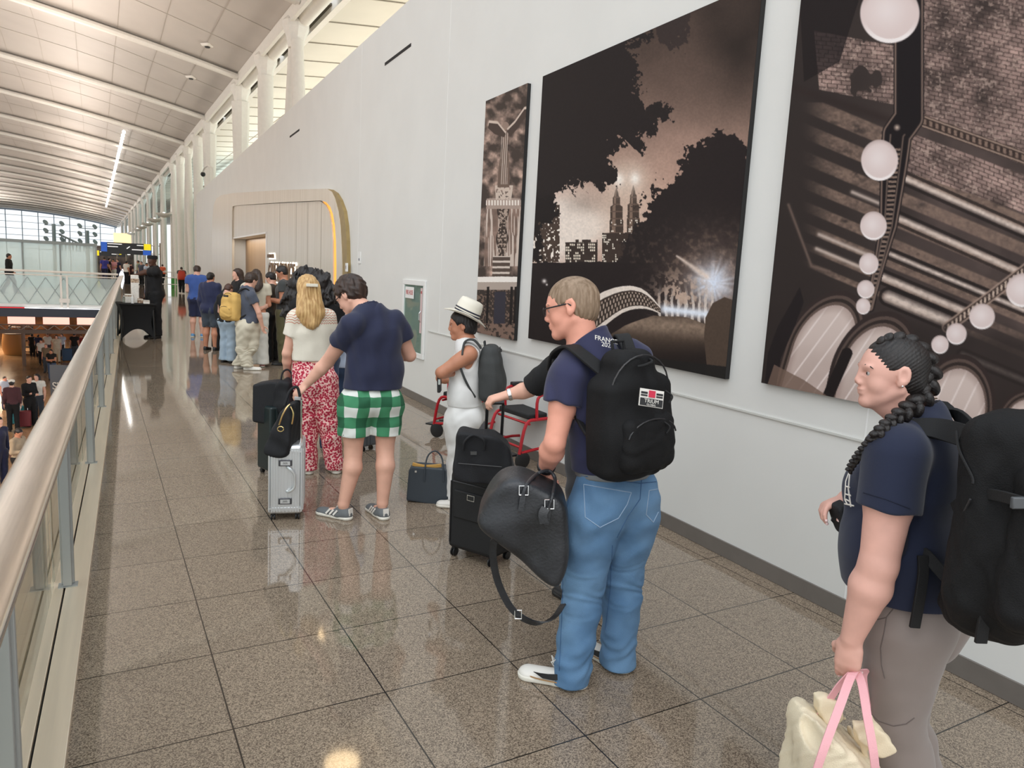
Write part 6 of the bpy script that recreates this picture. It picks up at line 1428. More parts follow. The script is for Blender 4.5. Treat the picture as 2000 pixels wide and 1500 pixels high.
for u0 in (1868, 1905): MB().tube(spline([q(u0, 842, -.30), q(u0+6, 880, -.36), q(u0+30, 930, -.41), q(u0+32, 945, -.42)]), .0035, 6).build('cord', STRB, bk)
MB().tube(spline([q(1872, 1060, -.30), q(1870, 1150, -.29), q(1876, 1000, -.34), q(1905, 940, -.40)][:1]+[q(1870, 1140, -.30), q(1862, 1060, -.32), q(1872, 1000, -.36), q(1896, 950, -.41)][0:0]+[q(1866, 1130, -.32), q(1868, 1040, -.36), q(1895, 975, -.42)]), .003, 6).build('zip', mat('zip_black'), bk)
# small coral knitted thing tied on top
ck = empty('knitted_pouch', q(1988, 858, -.42), 'small coral knitted pouch tied to the top of the travel backpack', 'pouch')
K_ = S(.01); K_.grp(.02, [ell(q(1990, 848, -.42), (.030, .024, .018)), ell(q(2008, 852, -.42), (.024, .022, .016))]); K_.disp = lambda P_: .002*np.sin(P_[:, 2]*700+P_[:, 0]*300); sobj('pouch_body', K_, .003, mat('coral_knit', lin(232, 128, 112), .9, bump=.5, bscale=300), ck)
# black pouch and strap seen in front of her
fp = empty('chest_pouch', q(1636, 1010, .12), 'small black pouch hanging in front of the woman with the braid', 'bag'); Kp = S(.01); Kp.grp(.01, [pxhull([(1624, 985), (1650, 978), (1652, 1045), (1645, 1048), (1630, 1015)], D0+.12, .10, .012)]); sobj('pouch_body', Kp, .004, NYL, fp); MB().tube([q(1626, 1010, .10), q(1624, 1016, .10), q(1628, 1020, .10)], .003, 6).build('ring', BLK, fp)
# canvas bag with pink handles in her hand
CAN = mat('cream_canvas', lin(232, 218, 190), .9, bump=.4, bscale=300, var=.04); PNK = mat('pink_webbing', lin(240, 178, 184), .8, bump=.3, bscale=500)
D0 = 2.05
cb_ = empty('canvas_tote', q(1640, 1600), 'cream canvas tote bag with pink webbing handles, a cloth bundled in its mouth', 'bag')
Cb = S(.01); Cb.grp(.02, [pxhull([(1540, 1560), (1552, 1455), (1574, 1388), (1600, 1395), (1660, 1440), (1720, 1480), (1722, 1560), (1715, 1640), (1560, 1640)], D0+.02, .24, .03)])
Cb.sub(ell(q(1592, 1432, -.06), (.030, .09, .055), (cR, hF, cU)), .008); Cb.disp = sumf(wob(.007, 26, 41), wob(.003, 80, 44)); sobj('bag_body', Cb, .005, CAN, cb_)
Cl = S(.015); Cl.grp(.015, [pxhull([(1590, 1440), (1602, 1405), (1640, 1372), (1652, 1395), (1660, 1420), (1700, 1400), (1712, 1440), (1742, 1462), (1715, 1490), (1650, 1500)], D0+.03, .12, .015), pxhull([(1588, 1358), (1612, 1354), (1640, 1368), (1652, 1400), (1610, 1405), (1598, 1390)], D0+.06, .05, .010), pxhull([(1655, 1405), (1700, 1400), (1745, 1462), (1722, 1476), (1700, 1470), (1672, 1440)], D0-.04, .035, .008)])
Cl.disp = sumf(wob(.008, 40, 42), wob(.003, 90, 43)); sobj('bundled_cloth', Cl, .004, mat('cream_cloth', lin(232, 216, 186), .95, bump=.2, bscale=300), cb_)
hc_ = q(1668, 1318, .03)
for pts, n_ in (([(1590, 1520, -.12), (1610, 1460, -.11), (1640, 1380, -.06), (1662, 1322, .0), (1674, 1312, .02)], 0), ([(1574, 1450, .06), (1600, 1400, .06), (1635, 1345, .04), (1655, 1322, .03), (1670, 1312, .03)], 1), ([(1674, 1312, .02), (1684, 1340, -.02), (1694, 1400, -.08), (1706, 1470, -.12), (1712, 1530, -.12)], 2), ([(1670, 1312, .05), (1690, 1312, .07), (1686, 1330, .08), (1700, 1420, .10)], 3)):
    MB().strap(spline([q(*a) for a in pts]), .024, .004, nrm(cR+cU*.3)).build('handle', PNK, cb_)
# ================================================================ the queue at the portal, staff and the people further off
def bg(u, v, vt, face, label, top, bot, skn=SKF, hr=HBLK, z=0., vx=.014, shorts=None, sleeve=.45, group=None, pose='stand', hairk='short', fem=False, shoes=BLK, build=1., long=False, skirt=False, hat=None, bare_mid=False, wide=None, lean=0., sit=False, hfd=None, name='person', hem=None):
    b = FL(u, v, z); b[2] = z; D = b@hF; hgt = J(u, vt, D)[2]-z; 
    hgt = max(1.3, min(2.0, hgt)) if not sit else 1.72
    h = Human(b, face, hgt*1.0, build, vx, skn, fem); k = h.k
    if hfd is not None: h.hf = nrm(V(*hfd))
    P_ = h.P
    if pose == 'phone': h.j.update(el=P_(.22, -.01, 1.14), wl=P_(.10, .26, 1.16), er=P_(-.22, -.01, 1.14), wr=P_(-.10, .26, 1.16)); h.hf = nrm(h.f+V(0, 0, -.45))
    if pose == 'walk': h.j.update(kl=P_(.09, .16, .52), al=P_(.09, .20, .10), kr=P_(-.09, -.04, .49), ar=P_(-.09, -.26, .12), wl=P_(.24, -.14, .92), wr=P_(-.24, .20, .95))
    if pose == 'fold': h.j.update(el=P_(.22, .04, 1.16), wl=P_(-.04, .20, 1.18), er=P_(-.22, .04, 1.14), wr=P_(.04, .22, 1.12))
    if sit:
        for s_, q_ in ((1, 'l'), (-1, 'r')): h.j['k'+q_] = P_(s_*.12, .46, .98); h.j['a'+q_] = P_(s_*.12, .42, .56)
    o = h.body(name, label, 'person', group)
    if skirt: pass
    kw = dict(hem=h.base[2]+(h.j['pe'][2]-h.base[2])+(.10 if bare_mid else -.04)) if hem is None else dict(hem=h.base[2]+hem*k)
    if hat is not False: h.hair(hr, hairk, amp=.004)
    h.shirt(top, 'top', sleeve=sleeve, infl=.016, long=long, **kw)
    if shorts: h.pants(bot, 'shorts', top=h.j['pe'][2]+.02, hem=h.base[2]+shorts*k, th=.115*k, kn=.095*k)
    else: h.pants(bot, 'trousers', top=h.j['pe'][2]+.03, hem=h.base[2]+.05*k, th=(wide or .105)*k, kn=(wide or .085)*k*.92, bt=(wide or .075)*k*(1.0 if wide else 1))
    if vx < .018:
        for q_ in 'lr': h.shoe(q_, shoes, SOLW if shoes is not BLK else BLK, vx=.010)
    else:
        for q_ in 'lr': h.shoe(q_, shoes, shoes, vx=.016)
    if hat is not None and hat is not False:
        p = h.hp; MB().lathe(p(-.01, 0, .055), [(.098*k, 0), (.100*k, .04), (.085*k, .07), (.04*k, .085)], h.hu, 14).build('cap', hat, o, smooth=True); MB().box(p(.10, 0, .065), (.05*k, .07*k, .006), frame(h.hf, h.hu)).build('cap_peak', hat, o)
    return h
cB = cloth('royal_blue', (62, 92, 160)); cN = cloth('dark_navy', (32, 38, 70)); cS = cloth('slate', (72, 78, 92)); cG = cloth('charcoal_tee', (62, 64, 64)); cO = cloth('olive', (92, 88, 58)); cBe = cloth('beige_cotton', (206, 198, 178)); cW = cloth('white_plain', (222, 220, 212)); cK = cloth('plain_black', (16, 16, 18), sheen=0); cLJ = cloth('light_denim', (158, 176, 192)); cJ = cloth('mid_denim', (56, 76, 108)); cGr = cloth('grey_shorts', (58, 66, 76)); cDk = cloth('dark_olive', (52, 46, 38)); cPk = cloth('pale_pink', (226, 160, 168)); cR_ = cloth('dusty_red', (150, 52, 50)); cLB = cloth('pale_blue', (196, 208, 228)); cMr = cloth('maroon', (70, 36, 42)); cOr = cloth('orange', (214, 96, 58)); cGn = cloth('green_print', (150, 160, 130))
bg(386, 658, 520, (.2, 1), 'man in royal blue t-shirt and navy shorts looking down at the head of the queue', cB, cN, SKF, HBRN, shorts=.50, pose='phone', shoes=mat('blue_shoe', lin(96, 150, 196), .6), build=1.12)
bg(412, 684, 533, (.55, .83), 'woman with black hair in a bun, navy top and grey knee-length shorts', cN, cGr, SKT, HBLK, shorts=.52, hairk='bun', fem=True, long=True, hem=.78, build=1.08)
hC = bg(446, 708, 556, (.75, .65), 'person with short auburn hair in pale blue jeans, half hidden by the yellow backpack', cK, cLJ, SKF, HCOL, wide=.11, fem=True, pose='phone')
# young man with the yellow backpack
b = FL(474, 722); D0 = b@hF
H7 = Human(b, (.62, .78, 0), 1.78, 1.0, .010, SKF)
H7.j.update(hd=q(491, 548, .05), nk=q(482, 562), sl=q(492, 578, -.12), sr=q(478, 576, .16), el=q(505, 610, -.10), wl=q(512, 636, -.02), er=q(500, 606, .30), wr=q(515, 600, .42), ch=q(484, 592), wa=q(488, 616), pe=q(483, 628), il=q(478, 640, -.06), ir=q(492, 640, .06), kl=q(474, 682, -.02), kr=q(492, 676, .05), al=q(484, 712, .0), ar=q(465, 708, .10))
H7.hf = nrm(V(.85, .45, -.35)); H7.hu = nrm(V(.25, .1, 1)); H7.tl = nrm(V(.9, -.2, 0)); H7.tr = nrm(V(.7, .3, 0))
H7.body('person', 'young man in slate t-shirt and beige trousers with a yellow backpack'); H7.shirt(cS, 't_shirt', sleeve=.45, hem=q(484, 628)[2]-.02, infl=.016); H7.pants(cBe, 'trousers', top=q(484, 622)[2], th=.125, kn=.105, bt=.095, wr=.008, folds=.005); H7.hair(HBRN, 'curly', amp=.005)
for q_ in 'lr': H7.shoe(q_, SHW, SOLW, L=.29, vx=.010)
YEL = mat('yellow_canvas', lin(212, 172, 98), .85, bump=.3, bscale=200, var=.05)
backpack(q(449, 598, -.10), nrm(V(-.80, -.55, .05)), nrm(V(.14, .10, 1)), .34, .24, .46, YEL, 'mustard yellow school backpack with a black label on the young man in slate', vx=.009, stm=STRB, taper=.12, straps=[([tuple(x) for x in spline([q(462, 574, -.10), q(474, 564, -.10), q(486, 568, -.12), q(492, 590, -.10), q(482, 612, -.10), q(468, 622, -.12)])], .035)])
MB().box(q(441, 578, -.285), (.045, .012, .015), (nrm(V(.55, -.8, 0)), nrm(V(-.8, -.55, 0)), V(0, 0, 1))).build('label_patch', BLK, [o for o in COL.objects if o.get('label', '').startswith('mustard')][0])
bg(500, 716, 528, (.15, 1), 'woman with long dark hair in cream cropped top and white wide trousers', cBe, cW, SKT, HBRN, wide=.12, fem=True, hairk='long', bare_mid=True, pose='phone', shoes=mat('pink_sandal', lin(190, 110, 110), .6))
bg(466, 690, 526, (-.7, -.2), 'woman with dark hair facing back, mostly hidden behind the yellow backpack', cK, cK, SKF, HBRN, hairk='long', fem=True)
bg(530, 706, 533, (-.75, .6), 'man with black hair and glasses in dark olive t-shirt and black trousers', cDk, cK, SKF, HBLK, pose='phone')
bg(552, 712, 521, (-.9, .3), 'tall man in charcoal t-shirt and olive trousers looking left', cG, cO, SKT, HBLK, pose='phone', hfd=(-.95, .1, -.1))
# curly-haired woman right in front of the blonde
hI = bg(617, 884, 533, (.1, 1), 'person with a big mane of black curls in black just ahead of the blonde woman', cK, cJ, SKB, HBLK, long=True, vx=.010, shoes=SHW, build=1.1, pose='phone')
def mane(h, pts, amp=.02):
    M_ = S(.03); M_.grp(.04, [ell(p_, (r_, r_, r_*1.1)) for p_, r_ in pts]); M_.disp = sumf(wob(amp, 40, 51), wob(amp*.7, 95, 52)); sobj('curly_hair', M_, .011, HBLK, h.o)
D0 = hI.base@hF
mane(hI, [(q(598, 548), .10), (q(586, 560), .11), (q(624, 556), .12), (q(640, 580), .10), (q(577, 585), .12), (q(570, 610), .09), (q(608, 575), .13), (q(575, 635), .07), (q(592, 536), .06)])
bg(672, 868, 575, (.2, 1), 'person in pale blue shirt and dark jeans hidden ahead of the man in gingham shorts', cLB, cJ, SKF, HBRN, vx=.010, pose='phone', shoes=SHW)
sc6, _, _ = suitcase(FL(718, 880)+V(.02, .1, 0), .30, .22, .40, nrm(V(.9, .4, 0)), mat('grey_case', lin(84, 88, 92), .4), 'suitcase', 'small grey suitcase half hidden behind the bare legs of the man in gingham shorts', ribs=7, wh=.05, bev=.02)
sc7, _, _ = suitcase(FL(448, 690)+V(-.04, .6, 0), .40, .26, .62, nrm(V(.9, .3, 0)), mat('black_case', (.015, .015, .017), .4), 'suitcase', 'black suitcase standing in the queue behind the person in pale jeans', ribs=7, wh=.05, bev=.02)
sb = empty('shoulder_bag', J(436, 615, 13.4), 'black shoulder bag slung on the person in pale blue jeans', 'bag'); D0 = 13.1; Sb = S(.02); Sb.grp(.02, [pxhull([(418, 600), (432, 575), (446, 590), (448, 625), (428, 632)], D0, .2, .04)]); Sb.disp = wob(.012, 25, 61); sobj('bag_body', Sb, .010, NYL, sb); MB().strap(spline([q(428, 590, -.1), q(434, 570, -.1), q(446, 560, 0), q(452, 575, .1)]), .03, .008, cR).build('strap', NYL, sb)
# the member of staff pointing, and the table
b = FL(302, 660); D0 = b@hF
H8 = Human(b, (-.75, -.35, 0), 1.80, 1.25, .013, SKD)
H8.j.update(wl=q(267, 537, -.2), el=q(283, 532, -.15), wr=q(282, 583, .1), er=q(300, 568, .2), sl=q(304, 531, -.2), sr=q(308, 534, .2)); H8.hf = nrm(V(-.6, -.75, 0)); H8.r['waist'] = .19
H8.hands = {'l': dict(d=V(-1, -.1, 0), n=V(0, 0, -1), side=V(0, -1, 0), curl=.2), 'r': dict(d=V(-1, -.2, -.1), n=V(0, 0, 1), side=V(0, -1, 0), curl=.2)}
o8 = H8.body('person', 'staff member in black with a black cap pointing left beside the black table'); H8.shirt(cK, 'black_polo', sleeve=.62, infl=.02, hem=.80, wr=.008); H8.pants(cK, 'trousers', th=.12, kn=.10, bt=.09)
p = H8.hp; MB().lathe(p(-.005, 0, .045), [(.104, 0), (.108, .05), (.095, .075), (.04, .085)], (0, 0, 1), 16).build('cap', cK, o8, smooth=True)
for q_ in 'lr': H8.shoe(q_, BLK, BLK, vx=.012)
t0 = FL(264, 664); D0 = t0@hF
tb = empty('black_table', t0, 'folding table in a tight black stretch cover by the railing', 'table')
tw, td, th_ = .56, .36, .76; t0 = t0+V(.06, 0, 0)
ax1 = nrm(V(.92, .12, 0)); ax2 = V(-ax1[1], ax1[0], 0); tp = lambda x, y, z: t0+ax1*x+ax2*(y+.3)+V(0, 0, z)
MB().box(tp(0, 0, th_), (.35, .36, .02), (ax1, ax2, (0, 0, 1))).build('table_top', cK, tb, bevel=.015)
m = MB(); N_ = 12
for side in range(4):                                   # stretched cover: concave sides pulled to four feet
    cs = [(-.345, -.35), (.345, -.35), (.345, .35), (-.345, .35)]; A_, B_ = cs[side], cs[(side+1) % 4]
    vs = []
    for i in range(N_+1):
        t = i/N_; x = A_[0]+(B_[0]-A_[0])*t; y = A_[1]+(B_[1]-A_[1])*t; e_ = abs(2*t-1)
        for jz in range(9):
            s_ = jz/8; zz = th_-(th_-.01)*s_*(.70+.30*e_**2.2); inn = 1-.22*math.sin(PI*min(1, (th_-zz)/th_))*(1); vs.append(tp(x*inn, y*inn, zz))
    m.add(vs, [(i*9+j, (i+1)*9+j, (i+1)*9+j+1, i*9+j+1) for i in range(N_) for j in range(8)])
cv = m.build('stretch_cover', cK, tb, smooth=True)
for x, y in ((-.32, -.32), (.32, -.32), (.32, .32), (-.32, .32)): MB().tube([tp(x*.93, y*.93, th_-.02), tp(x*1.0, y*1.0, .0)], .018, 8).build('leg', BLK, tb)
CARD = mat('printed_carton', lin(206, 186, 160), .6, col2=lin(120, 84, 64), vscale=30); WHP = mat('white_carton', lin(226, 222, 214), .5, var=.08, vscale=30)
def item(name, u, v0, v1, w, d, mt, label, cat, group=None, kind='box', off=0):
    Dd = D0+off; c0 = J(u, v0, Dd); c1 = J(u, v1, Dd); h_ = max(.05, c1[2]-c0[2]); c0[2] = th_+.021; e = empty(name, c0, label, cat, group)
    if kind == 'box': MB().box(c0+V(0, 0, h_/2), (w/2, d/2, h_/2), (ax1, ax2, (0, 0, 1))).build('body', mt, e, bevel=.006); MB().box(c0+V(0, 0, h_*.8), (w/2+.001, d/2+.001, h_*.07), (ax1, ax2, (0, 0, 1))).build('band', CARD if mt is WHP else WHP, e)
    else: MB().lathe(c0, [(w/2, 0), (w/2, h_*.8), (w/4, h_*.9), (w/4, h_)], n=14).build('body', mt, e, smooth=True); MB().lathe(c0+V(0, 0, h_), [(w/4.5, 0), (w/4.5, .02)], n=12).build('cap', WHT, e)
item('drink_dispenser', 264, 597, 543, .14, .14, WHP, 'tall white display column standing in the middle of the black table', 'display', off=.25)
item('carton', 252, 597, 580, .16, .12, WHP, 'patterned white carton at the left end of the black table', 'box', off=.15)
item('carton', 274, 597, 588, .10, .10, CARD, 'low brown carton just right of the white display column on the table', 'box', off=.2)
item('bottle', 243, 597, 585, .07, .07, glassmat('bottle_glass', (.8, .85, .82), .2), 'clear bottle at the left edge of the black table', 'bottle', kind='r', off=.1)
item('cup_stack', 259, 598, 583, .06, .06, WHT, 'stack of white cups between the carton and the display column', 'cups', kind='r', off=0)
item('napkin_box', 286, 599, 592, .12, .09, WHP, 'flat white napkin box at the right end of the black table', 'box', off=.1)
# clear stand behind
# person with a red backpack further along
hR_ = bg(355, 573, 522, (0, 1), 'person in grey top and black trousers walking away with a red backpack', cG, cK, SKF, HBRN, vx=.022, pose='walk', shoes=SHW)
hb_ = hR_.base; e_, _p = backpack(hb_+V(0, -.24, 1.22*hR_.k), (0, -1, 0), (0, 0, 1), .34, .2, .46, mat('red_pack', lin(186, 62, 40), .7), 'red backpack on the person walking away along the hall', vx=.02, pocket=False)
far = [(205, 552, 502, cloth('violet_blue', (62, 62, 150)), cN, 'violet-blue jacket'), (214, 552, 504, cK, cK, 'black jacket'), (222, 552, 506, cPk, cW, 'pale pink shirt'), (231, 552, 506, cN, cN, 'navy coat'),
       (248, 556, 510, cW, cK, 'white shirt and black trousers'), (256, 556, 514, cMr, cK, 'dark maroon top'), (271, 553, 509, cGn, cS, 'grey-green patterned shirt'), (277, 556, 511, cS, cK, 'slate grey shirt'), (287, 560, 514, cLB, cN, 'pale blue shirt'), (318, 556, 521, cOr, cK, 'orange t-shirt')]
for i, (u, v, vt, a, b_, d) in enumerate(far):
    bg(u, v, vt, (math.sin(i*1.7), math.cos(i*1.3)), 'distant traveller in %s %s' % (d, 'by the shops' if u < 240 else 'beyond the table'), a, b_, SKF if i % 2 else SKT, HBLK if i % 3 else HBRN, vx=.028, group='distant travellers on the walkway', pose=('walk', 'stand', 'phone')[i % 3], sleeve=.5)
# man walking on the bridge
hM = bg(20, 573, 496, (1, -.1), 'man in black walking across the bridge', cK, cK, SKT, HBLK, vx=.02, pose='walk', long=True)
# ---------------------------------------------------------------- people on the floor below
low = [(76, 824, 731, (-.3, -1), cW, cGr, 'woman with long dark hair in white top and grey trousers', SKF, 'long', 'stand'),
       (60, 832, 735, (.4, -.5), cK, cK, 'woman in black with her hair in a bun', SKF, 'bun', 'fold'),
       (27, 842, 743, (-.1, 1), cMr, cK, 'man in maroon sweater and white cap seen from behind', SKF, 'short', 'stand'),
       (12, 800, 736, (.6, -.7), cLB, cN, 'man in pale shirt left of the man in maroon', SKP, 'short', 'stand'),
       (102, 742, 683, (-.3, -.9), cK, cJ, 'bearded man in black t-shirt leaning by the grey kiosk', SKT, 'short', 'fold'),
       (92, 728, 672, (-.4, -.9), cloth('khaki', (120, 104, 84)), cGr, 'grey-haired man in khaki shirt by the bearded man', SKP, 'thin', 'stand'),
       (82, 712, 664, (0, -1), cW, cK, 'man in white shirt and dark tie with a black cap', SKF, 'short', 'stand'),
       (112, 708, 655, (0, -1), cBe, cBe, 'woman with long dark hair in a cream dress', SKF, 'long', 'stand'),
       (147, 706, 650, (.3, 1), cK, cGr, 'man in black t-shirt and grey jeans seen from behind', SKT, 'short', 'stand'),
       (94, 698, 652, (.2, -1), cW, cS, 'man in loose white shirt at the back of the lower crowd', SKT, 'short', 'stand'),
       (64, 696, 653, (0, 1), cK, cK, 'person in black at the left of the lower crowd', SKB, 'short', 'stand'),
       (76, 698, 654, (.2, 1), cN, cK, 'person in navy standing at the back of the crowd', SKB, 'short', 'stand'),
       (122, 698, 652, (-.3, -1), cLB, cGr, 'woman in pale blue blouse behind the cream dress', SKF, 'long', 'stand'),
       (160, 696, 655, (0, -1), cR_, cK, 'person in dusty red near the handrail in the lower crowd', SKT, 'short', 'stand')]
for i, (u, v, vt, fc_, a, b_, d, sk, hk, ps) in enumerate(low):
    bg(u, v, vt, fc_, d+', on the lower floor', a, b_, sk, HBLK if hk != 'thin' else HGRY, z=-4.42, vx=.020 if v > 740 else .026, pose=ps, hairk=hk, fem=hk in ('long', 'bun'), long=(i in (1, 2)), hat=cW if i == 2 else None)
b = FL(37, 1010, -4.42); 
hS = bg(40, 960, 838, (.8, -.5), 'boy with black hair in a beige hooded top, standing nearest on the lower floor', cloth('taupe_hoodie', (160, 142, 118)), cK, SKT, HBLK, z=-4.42, vx=.016, long=True, pose='phone')
hT = bg(2, 960, 815, (.7, -.6), 'man in navy suit and white shirt at the left edge of the lower floor', cN, cN, SKF, HBLK, z=-4.42, vx=.016, long=True, pose='stand')
def lowcase(u, v, w, h, mt, label):
    c = FL(u, v, -4.42); e = empty('suitcase', c, label, 'suitcase'); MB().box(c+V(0, 0, .05+h/2), (w/2, .12, h/2)).build('shell', mt, e, bevel=.03); m = MB().tube([c+V(-w*.25, .08, h), c+V(-w*.25, .08, h+.42), c+V(w*.25, .08, h+.42), c+V(w*.25, .08, h)], .012, 6); m.build('handle', CHROME, e)
    for x in (-1, 1): MB().sph(c+V(x*w*.4, 0, .03), .03).build('wheel', BLK, e)
lowcase(37, 829, .44, .62, mat('teal_case', lin(30, 120, 130), .4), 'teal suitcase beside the man in maroon, on the lower floor'); lowcase(48, 835, .42, .55, mat('wine_case', lin(110, 36, 44), .5), 'wine red bag next to the teal suitcase on the lower floor'); lowcase(132, 706, .5, .7, mat('blue_case', lin(30, 70, 110), .4), 'blue suitcase in front of the man in grey jeans on the lower floor'); lowcase(76, 815, .36, .5, mat('brown_case', lin(108, 84, 66), .5), 'brown cabin case in front of the woman in grey trousers')
# ================================================================ wheelchairs, signs, lower hall
REDP = mat('red_powder_coat', lin(176, 20, 34), .35, var=.05)
def wheelchair(c, fwd, label, mir=1):
    f = nrm(V(fwd[0], fwd[1], 0)); l = V(-f[1], f[0], 0)*mir; e = empty('wheelchair', c, label, 'wheelchair', 'red airport wheelchairs by the wall'); p = lambda x, y, z: V(c)+l*x+f*y+V(0, 0, z)
    w = .27
    for s in (-1, 1):
        fr = MB(); fr.tube(spline([p(s*w, -.28, .12), p(s*w, -.26, .50), p(s*w, -.30, .95), p(s*w, -.38, 1.02)], 4), .016, 8)
        fr.tube(spline([p(s*w, -.26, .46), p(s*w, .10, .46), p(s*w, .24, .42), p(s*w, .30, .14)], 4), .016, 8); fr.tube(spline([p(s*w, -.28, .16), p(s*w, .02, .18), p(s*w, .28, .15)], 3), .014, 8)
        fr.tube(spline([p(s*w, -.27, .70), p(s*w, .0, .70), p(s*w, .12, .66), p(s*w, .12, .46)], 4), .015, 8); fr.build('side_frame', REDP, e, smooth=True)
        MB().box(p(s*w, -.08, .72), (.03, .14, .018), (l, f, (0, 0, 1))).build('armrest', BLK, e, bevel=.008)
        wheel(p(s*(w+.03), -.24, .16), l, .16, .035, e, 'rear_wheel', mat('tyre_grey', lin(86, 86, 88), .7)); wheel(p(s*(w+.03), -.24, .16), l, .07, .04, e, 'hub', BLK); wheel(p(s*w, .26, .08), l, .08, .03, e, 'front_wheel', BLK)
        MB().tube([p(s*w, -.36, 1.0), p(s*w, -.50, 1.03)], .02, 8).build('push_handle', BLK, e)
    cr_ = MB(); 
    for y, z in ((-.27, .46), (.20, .42), (-.28, .2), (.28, .2)): cr_.tube([p(-w, y, z), p(w, y, z)], .012, 6)
    cr_.build('cross_bar', REDP, e)
    MB().box(p(0, -.03, .485), (w-.02, .24, .025), (l, f, (0, 0, 1))).build('seat', BLKM, e, bevel=.012)
    MB().box(p(0, -.295, .76), (w-.02, .022, .24), (l, f, (0, 0, 1))).build('backrest', BLKM, e, bevel=.012)
    for s in (-1, 1): MB().box(p(s*.13, .36, .12), (.10, .08, .008), (l, f, (0, 0, 1))).build('footrest', BLK, e)
    return e, p
wc1, _ = wheelchair(FL(905, 858)+V(.12, .1, 0), (-.55, .83), 'red-framed wheelchair behind the woman in the white hat')
wc2, p = wheelchair(FL(1035, 905)+V(.06, .15, 0), (-.85, -.10), 'red-framed black wheelchair against the wall, the nearer of the two')
MB().box(p(0, -.27, .62), (.20, .004, .035), (V(0, 1, 0), V(1, 0, 0), V(0, 0, 1))).build('label_strip', BLK, wc2)
# overhead sign
SGK = mat('sign_black', lin(40, 42, 46), .4); SGY = mat('sign_yellow', lin(240, 220, 30), .4, emit=lin(240, 220, 30), es=.5); SGB = mat('sign_blue', lin(40, 92, 190), .4, emit=lin(40, 92, 190), es=.4); SGW = mat('sign_white', lin(240, 240, 235), .4, emit=(1, 1, 1), es=.5)
def overhead(D, pts, label, panels):
    pl = lambda u, v, o=0: J(u, v, D+o)
    a, b = pts; e = empty('overhead_sign', (pl(a[0], a[1])+pl(b[0], b[1]))/2, label, 'sign')
    rt = nrm((pl(b[0], a[1]+(b[0]-a[0])*.052)-pl(a[0], a[1]))*V(1, 1, 0))
    A0 = pl(a[0], a[1]); wd = (pl(b[0], b[1])-A0)@rt; ht = A0[2]-pl(a[0], a[1]+(b[1]-a[1])-(b[0]-a[0])*.052)[2]; nn = np.cross(rt, (0, 0, 1))
    P_ = lambda x, z, o=0: A0+rt*x*wd-V(0, 0, z*ht)+nn*o*(1 if nn@hF < 0 else -1)
    MB().box(P_(.5, .5, -.06), (wd/2, .05, ht/2), (rt, nn, (0, 0, 1))).build('sign_box', SGK, e)
    for x0, x1, z0, z1, mt_, nm in panels: MB().box(P_((x0+x1)/2, (z0+z1)/2, .0), ((x1-x0)*wd/2, .012, (z1-z0)*ht/2), (rt, nn, (0, 0, 1))).build(nm, mt_, e)
    return e, P_, rt, wd, ht
e, P_, rt, wd, ht = overhead(80, ((197, 472), (295, 499)), 'long black overhead direction sign with blue and yellow squares', [(0, .12, .0, .85, SGB, 'blue_square'), (.86, 1, .0, .55, SGY, 'yellow_square'), (.84, 1, .55, 1, SGB, 'blue_square'), (.13, .42, .10, .17, SGW, 'text_line'), (.13, .34, .34, .41, SGW, 'text_line'), (.72, .85, .12, .19, SGW, 'text_line'), (.62, .85, .52, .60, SGW, 'text_line')])
MB().tube([P_(.52, .5, .03), P_(.58, .30, .03)], .05, 6).build('arrow', SGW, e)
for z in (.12, .85): MB().tube([P_(1, z), P_(1.18, z)], .05, 6).build('bracket', CHROME, e)
MB().tube([V(*(P_(1.2, 0)[:2]), 0), P_(1.2, -.15)], .16, 10).build('sign_post', mat('bronze_post', lin(150, 132, 112), .4, .5), e)
for x in (.32, .50): MB().tube([V(*(P_(x, 0)[:2]), 0), P_(x, 1)], .06, 8).build('sign_post', mat('bronze_post'), e)
e, P_, rt, wd, ht = overhead(88, ((188, 489), (248, 502)), 'smaller overhead sign with a yellow square further down the hall', [(0, .09, .0, 1, SGY, 'yellow_square'), (.75, .82, .1, .6, SGY, 'yellow_square'), (.12, .45, .15, .3, SGW, 'text_line'), (.5, .72, .5, .62, SGW, 'text_line')])
for x in (.02, .98): MB().tube([V(*(P_(x, 0)[:2]), 0), P_(x, 1)], .08, 8).build('sign_post', mat('bronze_post'), e)
# row of shops deep in the hall
sh = empty('shop_row', HP(-3, 92, 0), 'dark shop fronts with bright shelves at the far end of the walkway', 'shop')
SHD = mat('shop_dark', lin(56, 50, 50), .6, col2=lin(104, 90, 84), vscale=1.3)
sq = J(222, 505, 95); sq[2] = 0
MB().box(sq+V(0, 0, 1.4), (2.3, .3, 1.4)).build('shop_wall', SHD, sh); MB().box(sq+V(0, -.5, 2.0), (1.9, .1, .16)).build('shop_light', mat('shop_glow', (1, 1, .95), .5, emit=(1, .96, .88), es=2.0), sh)
MB().box(HP(4.3, 150, 4.0), (1.4, .2, 1.6)).build('light_panel', mat('amber_screen', (1, .75, .4), .5, emit=(1, .66, .30), es=1.1), sh)
